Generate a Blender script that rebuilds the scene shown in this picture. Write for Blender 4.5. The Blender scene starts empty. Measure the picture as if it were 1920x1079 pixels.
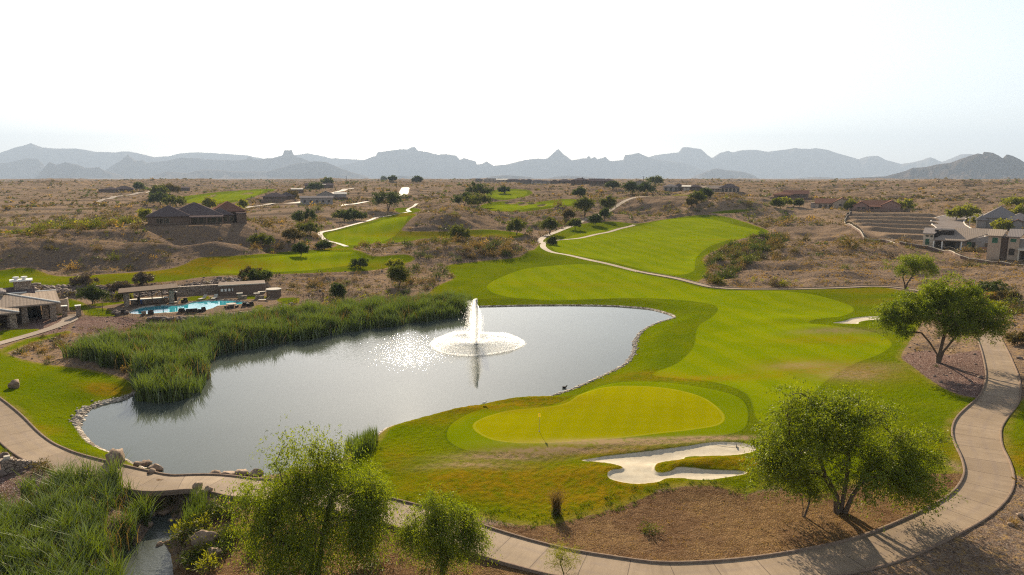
import bpy, math, random
import numpy as np
from mathutils import Vector, Matrix
R = math.radians
rng = np.random.default_rng(7); random.seed(7)
SC = bpy.context.scene; COL = SC.collection

# ------------------------------------------------------------------ camera numbers
CH = 26.0; F = 1280.0; PITCH = R(9.1)
SUN_EL, SUN_AZ = R(25), R(-9.0)          # azimuth from +Y, positive to the right
cp, sp_ = math.cos(PITCH), math.sin(PITCH)
def ray(px, py):
    u = (np.asarray(px, float) - 960) / F; v = (539.5 - np.asarray(py, float)) / F
    return u, cp + v * sp_, -sp_ + v * cp
def flat(px, py, z=0.0):
    dx, dy, dz = ray(px, py); t = (z - CH) / dz
    return dx * t, dy * t
def project(x, y, z):
    z = z - CH
    yc = y * cp - z * sp_; zc = y * sp_ + z * cp
    yc = np.maximum(yc, 0.1)
    return 960 + F * x / yc, 539.5 - F * zc / yc

# ------------------------------------------------------------------ noise
def _h(ix, iy, s):
    n = (ix.astype(np.int64) * 374761393 + iy.astype(np.int64) * 668265263 + s * 1442695041) & 0x7fffffff
    n = ((n ^ (n >> 13)) * 1274126177) & 0x7fffffff
    return ((n ^ (n >> 16)) & 0xffff).astype(np.float32) / 65535.0
def perlin(x, y, s=0):
    x = np.asarray(x, float); y = np.asarray(y, float)
    ix = np.floor(x); iy = np.floor(y); fx = x - ix; fy = y - iy
    def g(a, b, ux, uy):
        t = _h(a, b, s) * 6.2831853
        return np.cos(t) * ux + np.sin(t) * uy
    w = lambda t: t * t * t * (t * (t * 6 - 15) + 10)
    wx, wy = w(fx), w(fy)
    a = g(ix, iy, fx, fy); b = g(ix + 1, iy, fx - 1, fy); c = g(ix, iy + 1, fx, fy - 1); d = g(ix + 1, iy + 1, fx - 1, fy - 1)
    return ((a * (1 - wx) + b * wx) * (1 - wy) + (c * (1 - wx) + d * wx) * wy) * 1.5
def fbm(x, y, s=0, o=4, g=0.5):
    r = 0; a = 1.0
    for i in range(o):
        r = r + a * perlin(x, y, s + i * 17); x = x * 2.03 + 11.3; y = y * 2.03 - 7.7; a *= g
    return r
def ridged(x, y, s=0, o=4):
    r = 0; a = 1.0
    for i in range(o):
        r = r + a * (1 - np.abs(perlin(x, y, s + i * 13)) * 1.6); x = x * 2.1 + 3.1; y = y * 2.1 + 5.7; a *= 0.5
    return r / 1.9
def sstep(a, b, x):
    t = np.clip((x - a) / (b - a), 0, 1); return t * t * (3 - 2 * t)

# ------------------------------------------------------------------ macro height of the land
CPTS = """-200,1079,-1.5;0,1079,-1.6;140,1040,-1.6;300,1040,-2.0;300,980,-1.4;340,945,-0.9;200,960,-1.0;60,960,-.3;0,930,.6;430,1060,-1;420,980,-.2;590,1075,-.6;900,1079,.3;830,1079,.1;1300,1090,1;1900,1079,1.3;2200,1079,1.5
0,1400,-1;960,1400,0;1920,1400,1.5;-600,1000,0;2500,1000,2;-900,700,2;3000,700,3
0,782,1.3;90,858,1.0;150,878,.85;300,911,.6;460,918,.6;560,925,.6;650,938,.6;750,962,.6;900,1012,.8;1060,1056,1.0;1250,1090,1.1;1530,1062,1.3;1740,995,1.6;1855,905,1.9;1832,815,2.0;1880,715,2.3;1862,650,2.3;1790,570,2.1
1100,750,1.4;1250,760,1.5;1300,790,1.35;1100,830,1.05;950,805,1.1;930,775,.9;750,830,.7;760,900,.7;850,890,1.25;1000,880,.9;1250,870,.9;1330,870,1.3;1150,930,1.0;1250,945,.8;1400,960,1.0;1600,950,1.3;1750,920,1.6;1000,960,.6;1100,1000,.8;1300,1030,.9
1500,620,1.4;1300,545,.8;1200,560,.7;1300,700,1.0;1240,650,.7;1450,580,1.3;1650,600,2.0;1700,690,2.1;1600,800,1.8;1450,720,1.5;1600,650,1.9;1757,680,2.4;1950,830,2.1;1950,640,2.8
1100,562,.7;950,540,1.1;1000,520,.9;850,530,1.4;1200,480,1.6;1120,465,2.0;1400,545,1.5;900,492,1.6;1000,455,2.2;1300,440,3.4;1380,445,3.2;1200,440,3.0;1300,410,6;1150,425,4.2;1280,480,1.8
1250,377,11;1200,390,9.2;1150,400,7;1100,405,7.4;1220,403,6.6;1350,388,10.4;1350,367,16;1250,366,14.5;1300,363,17.2;1380,372,15.5
1000,349,18.5;1200,352,18.5;900,350,17;1100,362,14.5;900,372,13;1050,380,11.5;960,372,12.5;950,388,10;1010,392,9.5;950,402,8.2;1050,390,10;930,422,4.6;1000,412,6.2;1000,430,3.8;1060,425,4.4
850,412,7.4;850,432,4.4;800,445,2.8;880,441,2.9;820,400,8.4;800,380,11;880,395,9.4;840,365,14
680,440,3;640,450,2.6;740,412,5;760,395,6.6;760,380,9;720,390,7.6;760,355,15.5;700,365,13;640,372,11.5;640,395,8.2;590,375,11.5;560,347,16;500,350,15;560,395,8;600,410,5.8
440,372,11.5;350,381,10;500,358,13.5;300,372,11.5;220,361,13.5;330,352,15.5;250,385,8.6;100,360,13.5;100,400,7.2;100,380,10;0,400,7.2;0,365,12.6;50,432,4.2;60,415,5;0,424,4.4;250,405,6.2;200,415,5.6;450,398,7.4
345,424,11;270,424,11;440,421,10.6;200,430,11;100,441,10;0,452,9;500,432,8.6;550,428,6.2;560,455,3.6;590,470,2.6;500,450,6.4;400,455,7.6;300,460,7.6;180,465,7.3;50,475,6.6;100,500,3.2;250,498,3.2;350,484,3.2;400,480,3.2;500,472,2.9
-40,512,2.8;0,530,2.6;200,520,2.6;300,515,2.6;450,505,2.4;600,495,2.1;700,495,2;100,534,2.4;240,530,2.4;350,522,2.3;450,520,2.2;600,515,2.0;560,480,2.3
100,556,.9;200,556,.9;300,553,.9;400,545,1.0;470,540,1.1;520,545,1;600,545,1.0;700,530,1.4;750,520,1.5;780,545,1.0;650,570,.5;560,570,.7;300,575,.8;400,575,.8;250,590,.8;500,580,.6;0,605,1.2;120,590,.9;160,620,.6;260,610,.4;100,640,.7;0,650,1.4;-100,600,1.4;-200,560,2.0
820,460,3.2;760,465,2.8;900,468,3.2;940,480,2.6;700,470,2.4;850,485,2.4;780,500,1.6
20,700,1.7;28,723,1.6;100,700,1.3;170,720,1.0;200,740,.5;60,760,1.25;130,820,.85;-100,760,2.0
1700,545,2.1;1640,530,2.2;1640,500,3;1550,520,2.2;1750,495,3.6;1820,492,3.6;1900,500,3.7;1850,560,2.7;1800,530,2.9;1900,600,2.8;1500,500,2.6;1600,465,4.6;1560,450,5.2;1660,450,4.9;1740,462,4.4;1450,480,2.7;1400,500,2.0;1360,530,1.6;1480,440,5.0;1520,420,6.6;1440,415,6.2;1400,400,8;1590,400,8;1650,408,7.4;1640,390,9;1560,388,9.6;1490,372,12.6;1740,410,7.4;1790,415,6.6;1800,480,3.6;1870,470,4.0;1870,430,5.8;1850,395,9.6;1700,400,8.6;1440,385,10.2
1600,362,14;1850,370,14.2;1650,350,17.5;1750,352,17;1900,355,17;1500,352,17;100,346,18.5;300,344,18.5;500,343,18.5;700,344,18.5
-300,500,3;-300,430,7;-300,380,11;-300,350,17;2200,500,5;2200,430,8;2200,380,12.5;2200,352,17;2200,580,4"""
_c = np.array([[float(t) for t in s.split(',')] for l in CPTS.split('\n') for s in l.split(';')])
_x, _y = flat(_c[:, 0], _c[:, 1], _c[:, 2]); _z = _c[:, 2]
far = np.array([[math.sin(R(a)) * d, math.cos(R(a)) * d, 18.5] for a in (-60, -40, -20, 0, 20, 40, 60) for d in (1800, 4000, 9000)] +
               [[math.sin(R(a)) * d, math.cos(R(a)) * d, 0.5] for a in (110, 150, 180, 210, 250) for d in (20, 60, 200)] + [[0, 10, 0.0], [-15, 20, -.5], [15, 20, .5]])
_x = np.r_[_x, far[:, 0]]; _y = np.r_[_y, far[:, 1]]; _z = np.r_[_z, far[:, 2]]
def _warp(x, y):
    d = np.sqrt(x * x + y * y) + 1e-6; l = np.log(d + 8.0) * 1.0
    s = 0.9
    a = np.arctan2(x, y)
    return a * s, l
_wa, _wl = _warp(_x, _y)
_C2 = 0.018 ** 2
def _phi(r2): return np.sqrt(r2 + _C2)
_A = _phi((_wa[:, None] - _wa) ** 2 + (_wl[:, None] - _wl) ** 2)
n_ = len(_z); _M = np.zeros((n_ + 1, n_ + 1)); _M[:n_, :n_] = _A - np.eye(n_) * 0.004; _M[n_, :n_] = 1; _M[:n_, n_] = 1
_W = np.linalg.solve(_M, np.r_[_z, 0])
def macro(x, y):
    sh = np.shape(x); a, l = _warp(np.ravel(x).astype(float), np.ravel(y).astype(float))
    out = np.empty(a.shape, np.float32)
    wa = _wa.astype(np.float32); wl = _wl.astype(np.float32); W = _W[:n_].astype(np.float32)
    for i in range(0, len(a), 20000):
        s = slice(i, i + 20000)
        q = (a[s, None].astype(np.float32) - wa) ** 2; q += (l[s, None].astype(np.float32) - wl) ** 2; q += _C2
        np.sqrt(q, out=q); out[s] = q @ W + _W[n_]
    return out.reshape(sh)

# polar grid
def _radii():
    r = [3.0]
    while r[-1] < 24000:
        d = r[-1]
        if d < 34: s = 1.5
        else: s = min(0.8 * (d * d + 625) / 17000, (0.0038 if d < 620 else .0062) * d if d < 1500 else (0.012 if d < 5000 else .03) * d)
        r.append(d + max(s, .12))
    return np.array(r)
RR = _radii()
_in = np.arange(-40, 40.001, 0.08)
_out = [40.5, 41.5, 43, 45, 48, 52, 57, 63, 70, 80, 90, 105, 120, 140, 160]
AZ = np.radians(np.r_[-np.array(_out[::-1]), _in, _out, 180.0])
NR, NA = len(RR), len(AZ)
GX = RR[:, None] * np.sin(AZ)[None, :]; GY = RR[:, None] * np.cos(AZ)[None, :]
# macro surface on a coarser lattice, then interpolated (smooth anyway)
_rs = np.r_[np.arange(0, NR - 1, 3), NR - 1]; _as = np.r_[np.arange(0, NA - 1, 5), NA - 1]
_zc = macro(GX[np.ix_(_rs, _as)], GY[np.ix_(_rs, _as)])
_t = np.empty((NR, len(_as)))
for j in range(len(_as)): _t[:, j] = np.interp(np.arange(NR), _rs, _zc[:, j])
ZM = np.empty((NR, NA))
for i in range(NR): ZM[i] = np.interp(np.arange(NA), _as, _t[i])
# rolling desert further off
_d = RR[:, None] * np.ones(NA)
ZM += sstep(480, 1100, _d) * (fbm(GX / 260 + 3, GY / 420, 5, 4) * 7.0 + ridged(GX / 110, GY / 150, 9, 4) * 4.0 - 3.6) * (1 - .7 * sstep(2500, 5000, _d))
ZM += sstep(300, 700, _d) * fbm(GX / 60, GY / 60, 15, 3) * 1.3
def _idx(x, y):
    d = np.sqrt(x * x + y * y); a = np.arctan2(x, y)
    fi = np.interp(d, RR, np.arange(NR)); fj = np.interp(a, AZ, np.arange(NA))
    i = np.minimum(fi.astype(int), NR - 2); j = np.minimum(fj.astype(int), NA - 2)
    return i, j, fi - i, fj - j
def samp(G, x, y):
    x = np.asarray(x, float); y = np.asarray(y, float)
    i, j, u, v = _idx(x, y)
    return (G[i, j] * (1 - v) + G[i, j + 1] * v) * (1 - u) + (G[i + 1, j] * (1 - v) + G[i + 1, j + 1] * v) * u
def at(px, py, G=None):
    """ground point seen at a photograph pixel (rays marched over the macro surface)"""
    G = ZM if G is None else G
    px = np.atleast_1d(np.asarray(px, float)); py = np.atleast_1d(np.asarray(py, float))
    dx, dy, dz = ray(px, py); h = np.hypot(dx, dy); az = np.arctan2(dx, dy); s = dz / h
    fj = np.interp(az, AZ, np.arange(NA)); j = np.minimum(fj.astype(int), NA - 2); v = fj - j
    X = np.empty(len(px)); Y = np.empty(len(px))
    for k in range(len(px)):
        prof = G[:, j[k]] * (1 - v[k]) + G[:, j[k] + 1] * v[k]
        df = CH + s[k] * RR - prof
        neg = np.nonzero(df < 0)[0]
        if len(neg) == 0 or neg[0] == 0: d = RR[-1] * .5
        else:
            i = neg[0]; d = RR[i - 1] + (RR[i] - RR[i - 1]) * df[i - 1] / (df[i - 1] - df[i])
        X[k] = math.sin(az[k]) * d; Y[k] = math.cos(az[k]) * d
    return X, Y
def P(s): return [tuple(float(t) for t in q.split(',')) for q in s.split()]
def spline(pts, n=6, closed=True):
    p = np.array(pts, float); m = len(p); out = []
    for i in range(m if closed else m - 1):
        if closed: a, b, c, d = p[(i - 1) % m], p[i], p[(i + 1) % m], p[(i + 2) % m]
        else: a, b, c, d = p[max(i - 1, 0)], p[i], p[i + 1], p[min(i + 2, m - 1)]
        for k in range(n):
            t = k / n
            out.append(.5 * ((2 * b) + (-a + c) * t + (2 * a - 5 * b + 4 * c - d) * t * t + (-a + 3 * b - 3 * c + d) * t ** 3))
    if not closed: out.append(p[-1])
    return np.array(out)
def world_poly(pts, n=5, z=None):
    s = spline(pts, n)
    x, y = at(s[:, 0], s[:, 1]) if z is None else flat(s[:, 0], s[:, 1], z)
    return np.c_[x, y]
def sdf_pts(poly, x, y):
    """signed distance, positive inside"""
    x = np.asarray(x, np.float32); y = np.asarray(y, np.float32)
    d2 = np.full(x.shape, 1e12, np.float32); ins = np.zeros(x.shape, bool)
    q = np.roll(poly, -1, 0)
    for (ax, ay), (bx, by) in zip(poly, q):
        ex, ey = bx - ax, by - ay; L = ex * ex + ey * ey + 1e-12
        t = np.clip(((x - ax) * ex + (y - ay) * ey) / L, 0, 1)
        d2 = np.minimum(d2, (x - ax - t * ex) ** 2 + (y - ay - t * ey) ** 2)
        c = (ay > y) != (by > y)
        if abs(ey) > 1e-9: ins ^= c & (x < (bx - ax) * (y - ay) / ey + ax)
    return np.where(ins, 1, -1) * np.sqrt(d2)
def sdf_grid(polys, pad=8.0):
    out = np.full(GX.shape, -pad, np.float32)
    for poly in polys:
        lo = poly.min(0) - pad; hi = poly.max(0) + pad
        m = (GX > lo[0]) & (GX < hi[0]) & (GY > lo[1]) & (GY < hi[1])
        out[m] = np.maximum(out[m], np.maximum(sdf_pts(poly, GX[m], GY[m]), -pad))
    return out
def sdf_line(lines, pad=8.0):
    """distance to a set of polylines minus half width (positive inside)"""
    out = np.full(GX.shape, -pad, np.float32)
    for pts, w in lines:
        lo = pts.min(0) - pad; hi = pts.max(0) + pad
        m = (GX > lo[0]) & (GX < hi[0]) & (GY > lo[1]) & (GY < hi[1])
        x = GX[m]; y = GY[m]; best = np.full(x.shape, -pad)
        for k in range(len(pts) - 1):
            (ax, ay), (bx, by) = pts[k], pts[k + 1]; ex, ey = bx - ax, by - ay; L = ex * ex + ey * ey + 1e-9
            t = np.clip(((x - ax) * ex + (y - ay) * ey) / L, 0, 1)
            ww = w[k] * (1 - t) + w[k + 1] * t
            best = np.maximum(best, ww / 2 - np.hypot(x - ax - t * ex, y - ay - t * ey))
        out[m] = np.maximum(out[m], best)
    return out
# ------------------------------------------------------------------ outlines traced on the land
POND = world_poly(P("150,800 153,785 165,770 195,758 232,750 262,738 300,742 350,735 376,715 383,690 395,670 450,653 520,641 600,628 700,610 780,598 860,588 880,578 960,575 1060,574 1150,575.5 1210,580 1245,588 1262,597 1235,606 1205,620 1190,640 1185,665 1165,688 1130,705 1080,728 1030,745 980,752 900,762 830,775 770,790 720,806 690,830 640,860 560,884 480,895 400,898 330,892 290,885 250,868 215,852 175,832"), 4, z=0.0)
GRASS = [world_poly(P(s), 4) for s in (
 "805,560 815,540 850,522 835,500 900,493 975,487 1000,470 1008,462 1022,448 1045,436 1062,429 1100,419 1150,416 1195,420 1240,413 1310,406 1370,410 1420,425 1442,436 1425,443 1380,452 1345,470 1320,485 1330,505 1325,520 1310,530 1345,540 1450,542 1560,541 1620,536 1665,541 1700,548 1735,555 1740,580 1720,620 1700,650 1690,672 1712,690 1745,715 1780,735 1810,745 1850,752 1832,763 1800,780 1786,800 1792,830 1808,860 1812,888 1770,890 1700,893 1620,905 1540,930 1480,925 1450,915 1400,932 1330,920 1240,925 1215,935 1150,958 1080,975 1020,988 960,985 900,972 850,967 790,962 740,950 690,942 620,925 560,912 600,890 640,870 700,830 720,800 800,740 900,700 1100,660 1150,600 1100,580 900,585 840,575",
 "-60,640 0,656 30,672 90,685 170,695 235,712 248,725 238,748 200,790 230,840 262,868 240,880 180,868 130,855 90,835 60,805 30,772 0,752 -60,700",
 "-40,790 0,814 25,838 42,852 0,852 -40,850", "1882,800 1902,765 1960,740 1990,900 1900,892 1885,885 1880,840",
 "0,622 60,618 70,622 0,642", "0,658 40,640 100,627 128,622 128,628 60,645 30,657 0,668", "158,590 158,579 200,580 218,590 212,595 170,594", "105,591 118,584 118,592",
 "120,562 150,566 170,580 130,582", "335,565 370,556 400,560 370,566", "445,558 490,556 500,561 460,563", "478,577 492,574 490,581 480,583", "520,562 560,560 556,570 530,572", "172,571 230,567 236,571 180,576",
 "-40,510 0,508 55,503 110,519 200,515 300,508 345,497 375,484 450,480 540,474 600,470 632,461 612,453 603,436 640,427 690,417 730,404 770,400 785,408 775,420 760,430 756,437 800,437 860,436 930,433 985,440 960,448 900,445 860,450 800,448 770,453 720,458 680,463 662,468 668,480 700,488 760,486 778,490 740,500 700,508 640,511 560,514 480,517 420,518 370,522 330,528 240,534 150,537 60,540 -40,545",
 "318,379 335,371 380,364 430,359 500,355 517,357 490,365 470,372 440,380 400,384 340,383", "912,360 950,355 990,357 998,364 975,372 940,376 915,370",
 "903,385 940,378 1000,380 1050,374 1090,376 1085,386 1040,390 1010,395 960,400 930,400 905,395", "1155,374 1200,369 1260,368 1298,376 1250,376 1190,378",
 "-10,437 30,432 62,433 30,438", "742,391 775,390 790,395 770,401 745,399", "1385,386 1410,384 1442,385 1410,387", "1330,403 1375,400 1410,402 1370,405")]
FAIR = [world_poly(P(s), 4) for s in (
 "1040,455 1100,436 1200,422 1300,409 1400,430 1425,437 1370,450 1325,468 1305,485 1300,510 1265,518 1200,505 1120,489 1060,476 1036,466",
 "912,540 950,518 1010,502 1080,498 1160,506 1250,525 1340,545 1450,548 1530,555 1590,570 1600,583 1570,597 1515,610 1560,620 1640,626 1672,645 1650,665 1600,685 1550,715 1500,760 1460,790 1420,790 1400,740 1330,715 1250,708 1225,700 1270,680 1300,650 1308,615 1335,595 1346,580 1330,570 1260,563 1150,562 1000,561 940,556",
 "620,455 614,440 660,429 740,410 765,418 748,438 720,452 690,458 640,460", "400,512 420,492 500,484 600,478 650,482 680,494 600,506 500,512", "340,380 380,368 450,361 495,358 460,372 400,381",
 "920,395 930,384 1000,386 1060,378 1075,384 1020,390 960,397", "922,366 950,358 985,360 985,366 950,373")]
APRON = [world_poly(P("838,815 850,795 890,775 960,768 1030,765 1080,745 1130,724 1200,717 1290,725 1385,748 1402,790 1380,815 1300,825 1200,832 1100,845 1040,855 960,851 880,848 845,832"), 5)]
GREEN = [world_poly(P("886,805 900,790 950,775 1020,768 1060,760 1090,742 1130,730 1190,727 1260,733 1320,750 1357,780 1350,800 1300,810 1230,818 1150,828 1080,835 1000,838 940,833 905,822"), 6)]
SAND = [world_poly(P("1091,868 1110,864 1143,859 1210,853 1289,843 1335,835 1382,834 1408,838 1418,845 1403,852 1356,859 1289,861 1281,867 1239,874 1227,885 1234,893 1257,890 1275,884 1335,886 1390,887 1400,891 1377,898 1322,908 1273,903 1250,904 1231,912 1195,915 1166,912 1142,906 1140,898 1150,893 1164,891 1166,886 1146,879 1117,873"), 4),
        world_poly(P("1460,849 1500,846 1512,850 1490,853"), 4),
        world_poly(P("1562,611 1585,605 1600,599 1630,595 1658,596 1655,601 1625,603 1610,607 1606,611"), 4)]
SHADEB = [world_poly(P(s), 4) for s in ("946,380 958,378 972,380 960,383", "972,383 985,380 990,385 978,387", "1008,387 1022,384 1024,387 1012,390", "990,382 1002,380 1005,383 994,385", "385,370 397,368 402,370 390,372", "395,366 405,364 404,367 397,368", "448,364 468,361 474,363 455,366")]
# bare soil / gravel zones and straw-dry turf (soft edged)
GRAVEL = [world_poly(P(s), 4) for s in ("-60,880 30,868 120,885 230,912 260,925 190,930 110,960 -60,1000", "1690,672 1712,690 1745,715 1780,735 1852,750 1862,700 1850,660 1780,665 1740,655",
 "130,598 215,596 262,603 240,622 170,628 135,622 140,606", "60,600 130,588 118,625 60,628")]
SOIL = [world_poly(P(s), 4) for s in ("880,990 1000,985 1080,975 1150,955 1215,932 1330,918 1400,930 1480,922 1540,928 1620,903 1812,888 1815,925 1700,990 1530,1050 1400,1062 1230,1062 1060,1035 900,995",
 "430,930 700,950 900,1010 1100,1070 1100,1200 300,1200 400,1000")]
STREAM = world_poly(P("272,958 296,952 314,956 314,966 335,985 345,1000 330,1015 300,1030 312,1050 318,1090 316,1180 225,1190 236,1060 268,1035 285,1000 290,975 268,960"), 4)
cl = lambda s, n=5: spline(P(s), n, closed=False)
def wl(s, w, n=5):
    p = cl(s, n); x, y = at(p[:, 0], p[:, 1]); k = np.linspace(0, len(w) - 1, len(p))
    return np.c_[x, y], np.interp(k, np.arange(len(w)), w)
PATH1 = wl("-120,700 -50,742 0,782 42,826 90,857 150,877 230,897 300,911 380,917 460,918 560,926 650,941 750,966 830,991 900,1014 980,1039 1060,1058 1150,1073 1250,1085 1390,1079 1530,1059 1640,1034 1740,992 1820,948 1853,905 1848,866 1832,832 1832,800 1850,775 1873,750 1880,715 1872,680 1860,648 1846,620 1815,590 1780,567 1735,550 1690,541 1640,538 1560,541 1450,543.5 1350,541 1290,529 1200,510 1120,494 1060,479 1028,470 1018,463 1022,456 1045,450 1090,447 1130,437 1165,428 1190,421",
 [3.1] * 18 + [3.1, 3.1, 3.0, 3.0, 3.2, 3.5, 3.7, 3.6, 3.4, 3.2, 3.0, 2.9, 2.8, 2.6, 2.2, 2.0, 2.0, 2.0, 2.0, 2.0, 2.0, 2.0, 2.0, 2.1, 2.1, 2.1, 2.1, 2.1, 2.1, 2.1, 2.1])
PATH2 = wl("1020,457 1012,453 1022,444 1042,436 1062,428 1080,421 1108,408 1150,396 1190,386 1235,376", [2.2, 2.4, 2.6, 2.6, 2.6, 2.8, 3, 3])
PATH3 = wl("650,463 630,456 612,452 604,446 601,437 625,432 660,423 690,415 708,409 735,406 754,401 768,398 764,393 775,388 782,382", [1.8, 1.8, 1.9, 1.9, 2.0, 2.2, 2.2])
PATH4 = wl("-60,662 0,645 60,628 98,616 122,606 132,600 128,594 138,590", [1.8, 1.8, 1.8, 1.8, 2.2, 2.6, 2.2, 1.8])
ROADL = wl("700,372 740,369 755,366 758,360 761,352", [3, 5, 7, 8, 8])
ROADM = wl("430,398 500,386 540,383 575,377 620,364 660,355", [3, 4, 6, 6, 5])
ROADN = wl("180,381 215,372 250,366 285,361", [3, 4, 5, 5]); ROADK = wl("610,392 640,388 690,379", [3, 4, 3])
ROADR = wl("1830,455 1788,430 1776,418 1788,409 1815,404 1860,405", [10, 12, 12, 11, 9, 8])
DECK = world_poly(P("210,580 240,567 300,556 330,553 420,549 470,547 520,551 545,560 535,570 500,576 470,586 400,595 330,600 262,601 236,596"), 4)
POOL = world_poly(P("243,586 262,578 300,573 340,573 364,567 400,564 440,564.5 466,570 440,573 412,574 397,580 380,584 330,587 285,590 252,590"), 5)
# terraced building lots: pixel outline -> stepped ground
TERR = [(world_poly(P(s), 3), h, per, col) for s, h, per, col in (
 ("1590,402 1740,402 1760,420 1745,440 1742,466 1700,462 1640,445 1600,425", 1.8, 21, 0), ("-80,352 250,352 280,366 200,392 120,412 -80,418", 1.3, 40, 1),
 ("640,347 745,347 742,368 700,374 640,372", 1.6, 38, 1), ("772,348 830,350 826,372 772,372", 1.6, 34, 1), ("120,420 262,414 262,428 130,432", .8, 14, 0), ("455,386 600,384 700,388 690,400 470,408", 1.0, 26, 1))]

# ------------------------------------------------------------------ signed distances on the grid
s_pond = sdf_grid([POND], 12); s_grass = sdf_grid(GRASS, 6); s_fair = sdf_grid(FAIR, 4); s_apron = sdf_grid(APRON, 3); s_green = sdf_grid(GREEN, 3)
s_sand = sdf_grid(SAND, 4); s_gravel = sdf_grid(GRAVEL, 4); s_soil = sdf_grid(SOIL, 4); s_stream = sdf_grid([STREAM], 5)
s_path = sdf_line([PATH1, PATH2, PATH3, PATH4], 6); s_road = sdf_line([ROADL, ROADM, ROADN, ROADR, ROADK], 8)
s_lot = sdf_grid([TERR[0][0]], 6); s_deck = sdf_grid([DECK], 6); s_pool = sdf_grid([POOL], 3); s_terr = sdf_grid([t[0] for t in TERR], 30)

# ------------------------------------------------------------------ final height
Z = ZM.copy()
dd = np.hypot(GX, GY)
PADS = []          # (x, y, radius, z) filled for the houses
def pad(px, py, rad, dz=0.0):
    x, y = at(px, py); z = float(samp(ZM, x, y)[0]) + dz; PADS.append((float(x[0]), float(y[0]), rad, z)); return float(x[0]), float(y[0]), z
HS = {}   # key -> (px left, px right, py base, depth m, dz)
for key, l, r_, b, dep, dz in (('A', 285, 457, 421, 24, 0), ('B', 190, 247, 363, 16, .3), ('C', 314, 354, 360, 14, .2), ('D1', 495, 551, 378, 16, 0), ('D2', 545, 569, 364, 10, 0), ('D3', 574, 623, 354, 14, 0), ('D4', 596, 648, 374, 14, 0), ('D5', 566, 622, 383.5, 10, 0),
    ('R1', 891, 905, 342, 9, 2.2), ('R2', 907, 932, 342, 10, 2.2), ('R3', 931, 951, 343, 10, 2.2), ('R4', 949, 976, 344, 12, 2.2), ('R5', 974, 998, 345, 12, 2.2), ('R6', 996, 1032, 347, 14, 2.2), ('R7', 1032, 1071, 348, 14, 2.2), ('R8', 1071, 1105, 349, 14, 2.2), ('R9', 1105, 1152, 351, 14, 2.2), ('R10', 1180, 1219, 355, 16, 1.2),
    ('V1', 1245, 1281, 359, 12, .2), ('V2', 1280, 1312, 360, 12, .2), ('V3', 1311, 1386, 361, 14, .2), ('K', 1450, 1516, 375, 14, .2), ('L', 1523, 1592, 391.5, 14, 0), ('M', 1600, 1682, 397, 15, 0), ('N', 1828, 1925, 429, 15, 0), ('O', 1740, 1876, 469, 13, 0), ('Pt', 1857, 1935, 489, 12, 0)):
    x, y = at((l + r_) / 2, b); d_ = float(np.hypot(x[0], y[0])); z = float(samp(ZM, x, y)[0]) + dz; W = (r_ - l) * math.hypot(d_, CH - z) / F
    az = math.atan2(x[0], y[0]); W *= math.cos(az) ** 1 if abs(az) > .3 else 1
    cx, cy = float(x[0]) + math.sin(az) * dep / 2, float(y[0]) + math.cos(az) * dep / 2
    PADS.append((cx, cy, max(W / 2, dep / 2) * 1.05, z)); HS[key] = (float(x[0]), float(y[0]), z, W, az, d_)
for poly, h, per, col in TERR:
    s = sdf_grid([poly], 12); m = s > -11.9
    # rows cut across the fall of the land; each bench drops by h
    c = poly.mean(0); a = math.atan2(c[0], c[1]) * .6
    q = (GX[m] - c[0]) * math.sin(a) + (GY[m] - c[1]) * math.cos(a) + perlin(GX[m] / 45, GY[m] / 45, 3) * per * .18
    ql = (GX[m] - c[0]) * math.cos(a) - (GY[m] - c[1]) * math.sin(a); seg_ = np.floor(ql / (per * 1.9) + .3 * perlin(GX[m] / per, GY[m] / per, 8)); q = q / per + _h(seg_, seg_ * 0, 5) * .55 * col; fr = q - np.floor(q)
    saw = (fr - sstep(0.0, 0.16, fr)) * -h     # tread level, riser short and steep, facing the camera
    Z[m] += saw * sstep(-2, 4, s[m])
# desert relief: hummocks, gullies
des = sstep(0.3, 3.0, -s_grass) * sstep(0.5, 4, -s_path) * sstep(1, 6, -s_pond) * sstep(0, 4, -s_road) * sstep(1, 5, -s_deck) * (1 - sstep(-1, 3, s_soil)) * (1 - .8 * sstep(-1, 3, s_gravel)) * (1 - sstep(-6, 2, s_terr))
Z += des * (fbm(GX / 9, GY / 9, 21, 3) * .46 * sstep(40, 110, dd) + fbm(GX / 30, GY / 20, 22, 3) * 1.55 * sstep(110, 190, dd))
Z += des * sstep(120, 200, dd) * (1 - sstep(330, 450, dd)) * (-2.2 * np.maximum(0, ridged(GX / 20 + GY / 60, GY / 95, 31, 2) - .72))
# rolling fairways
fr_ = sstep(0, 6, s_grass) * (1 - sstep(-2, 2, s_apron))
Z += fr_ * (perlin(GX / 17, GY / 24, 41) * .36 + perlin(GX / 38, GY / 50, 43) * .9 * sstep(130, 220, dd))
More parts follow.
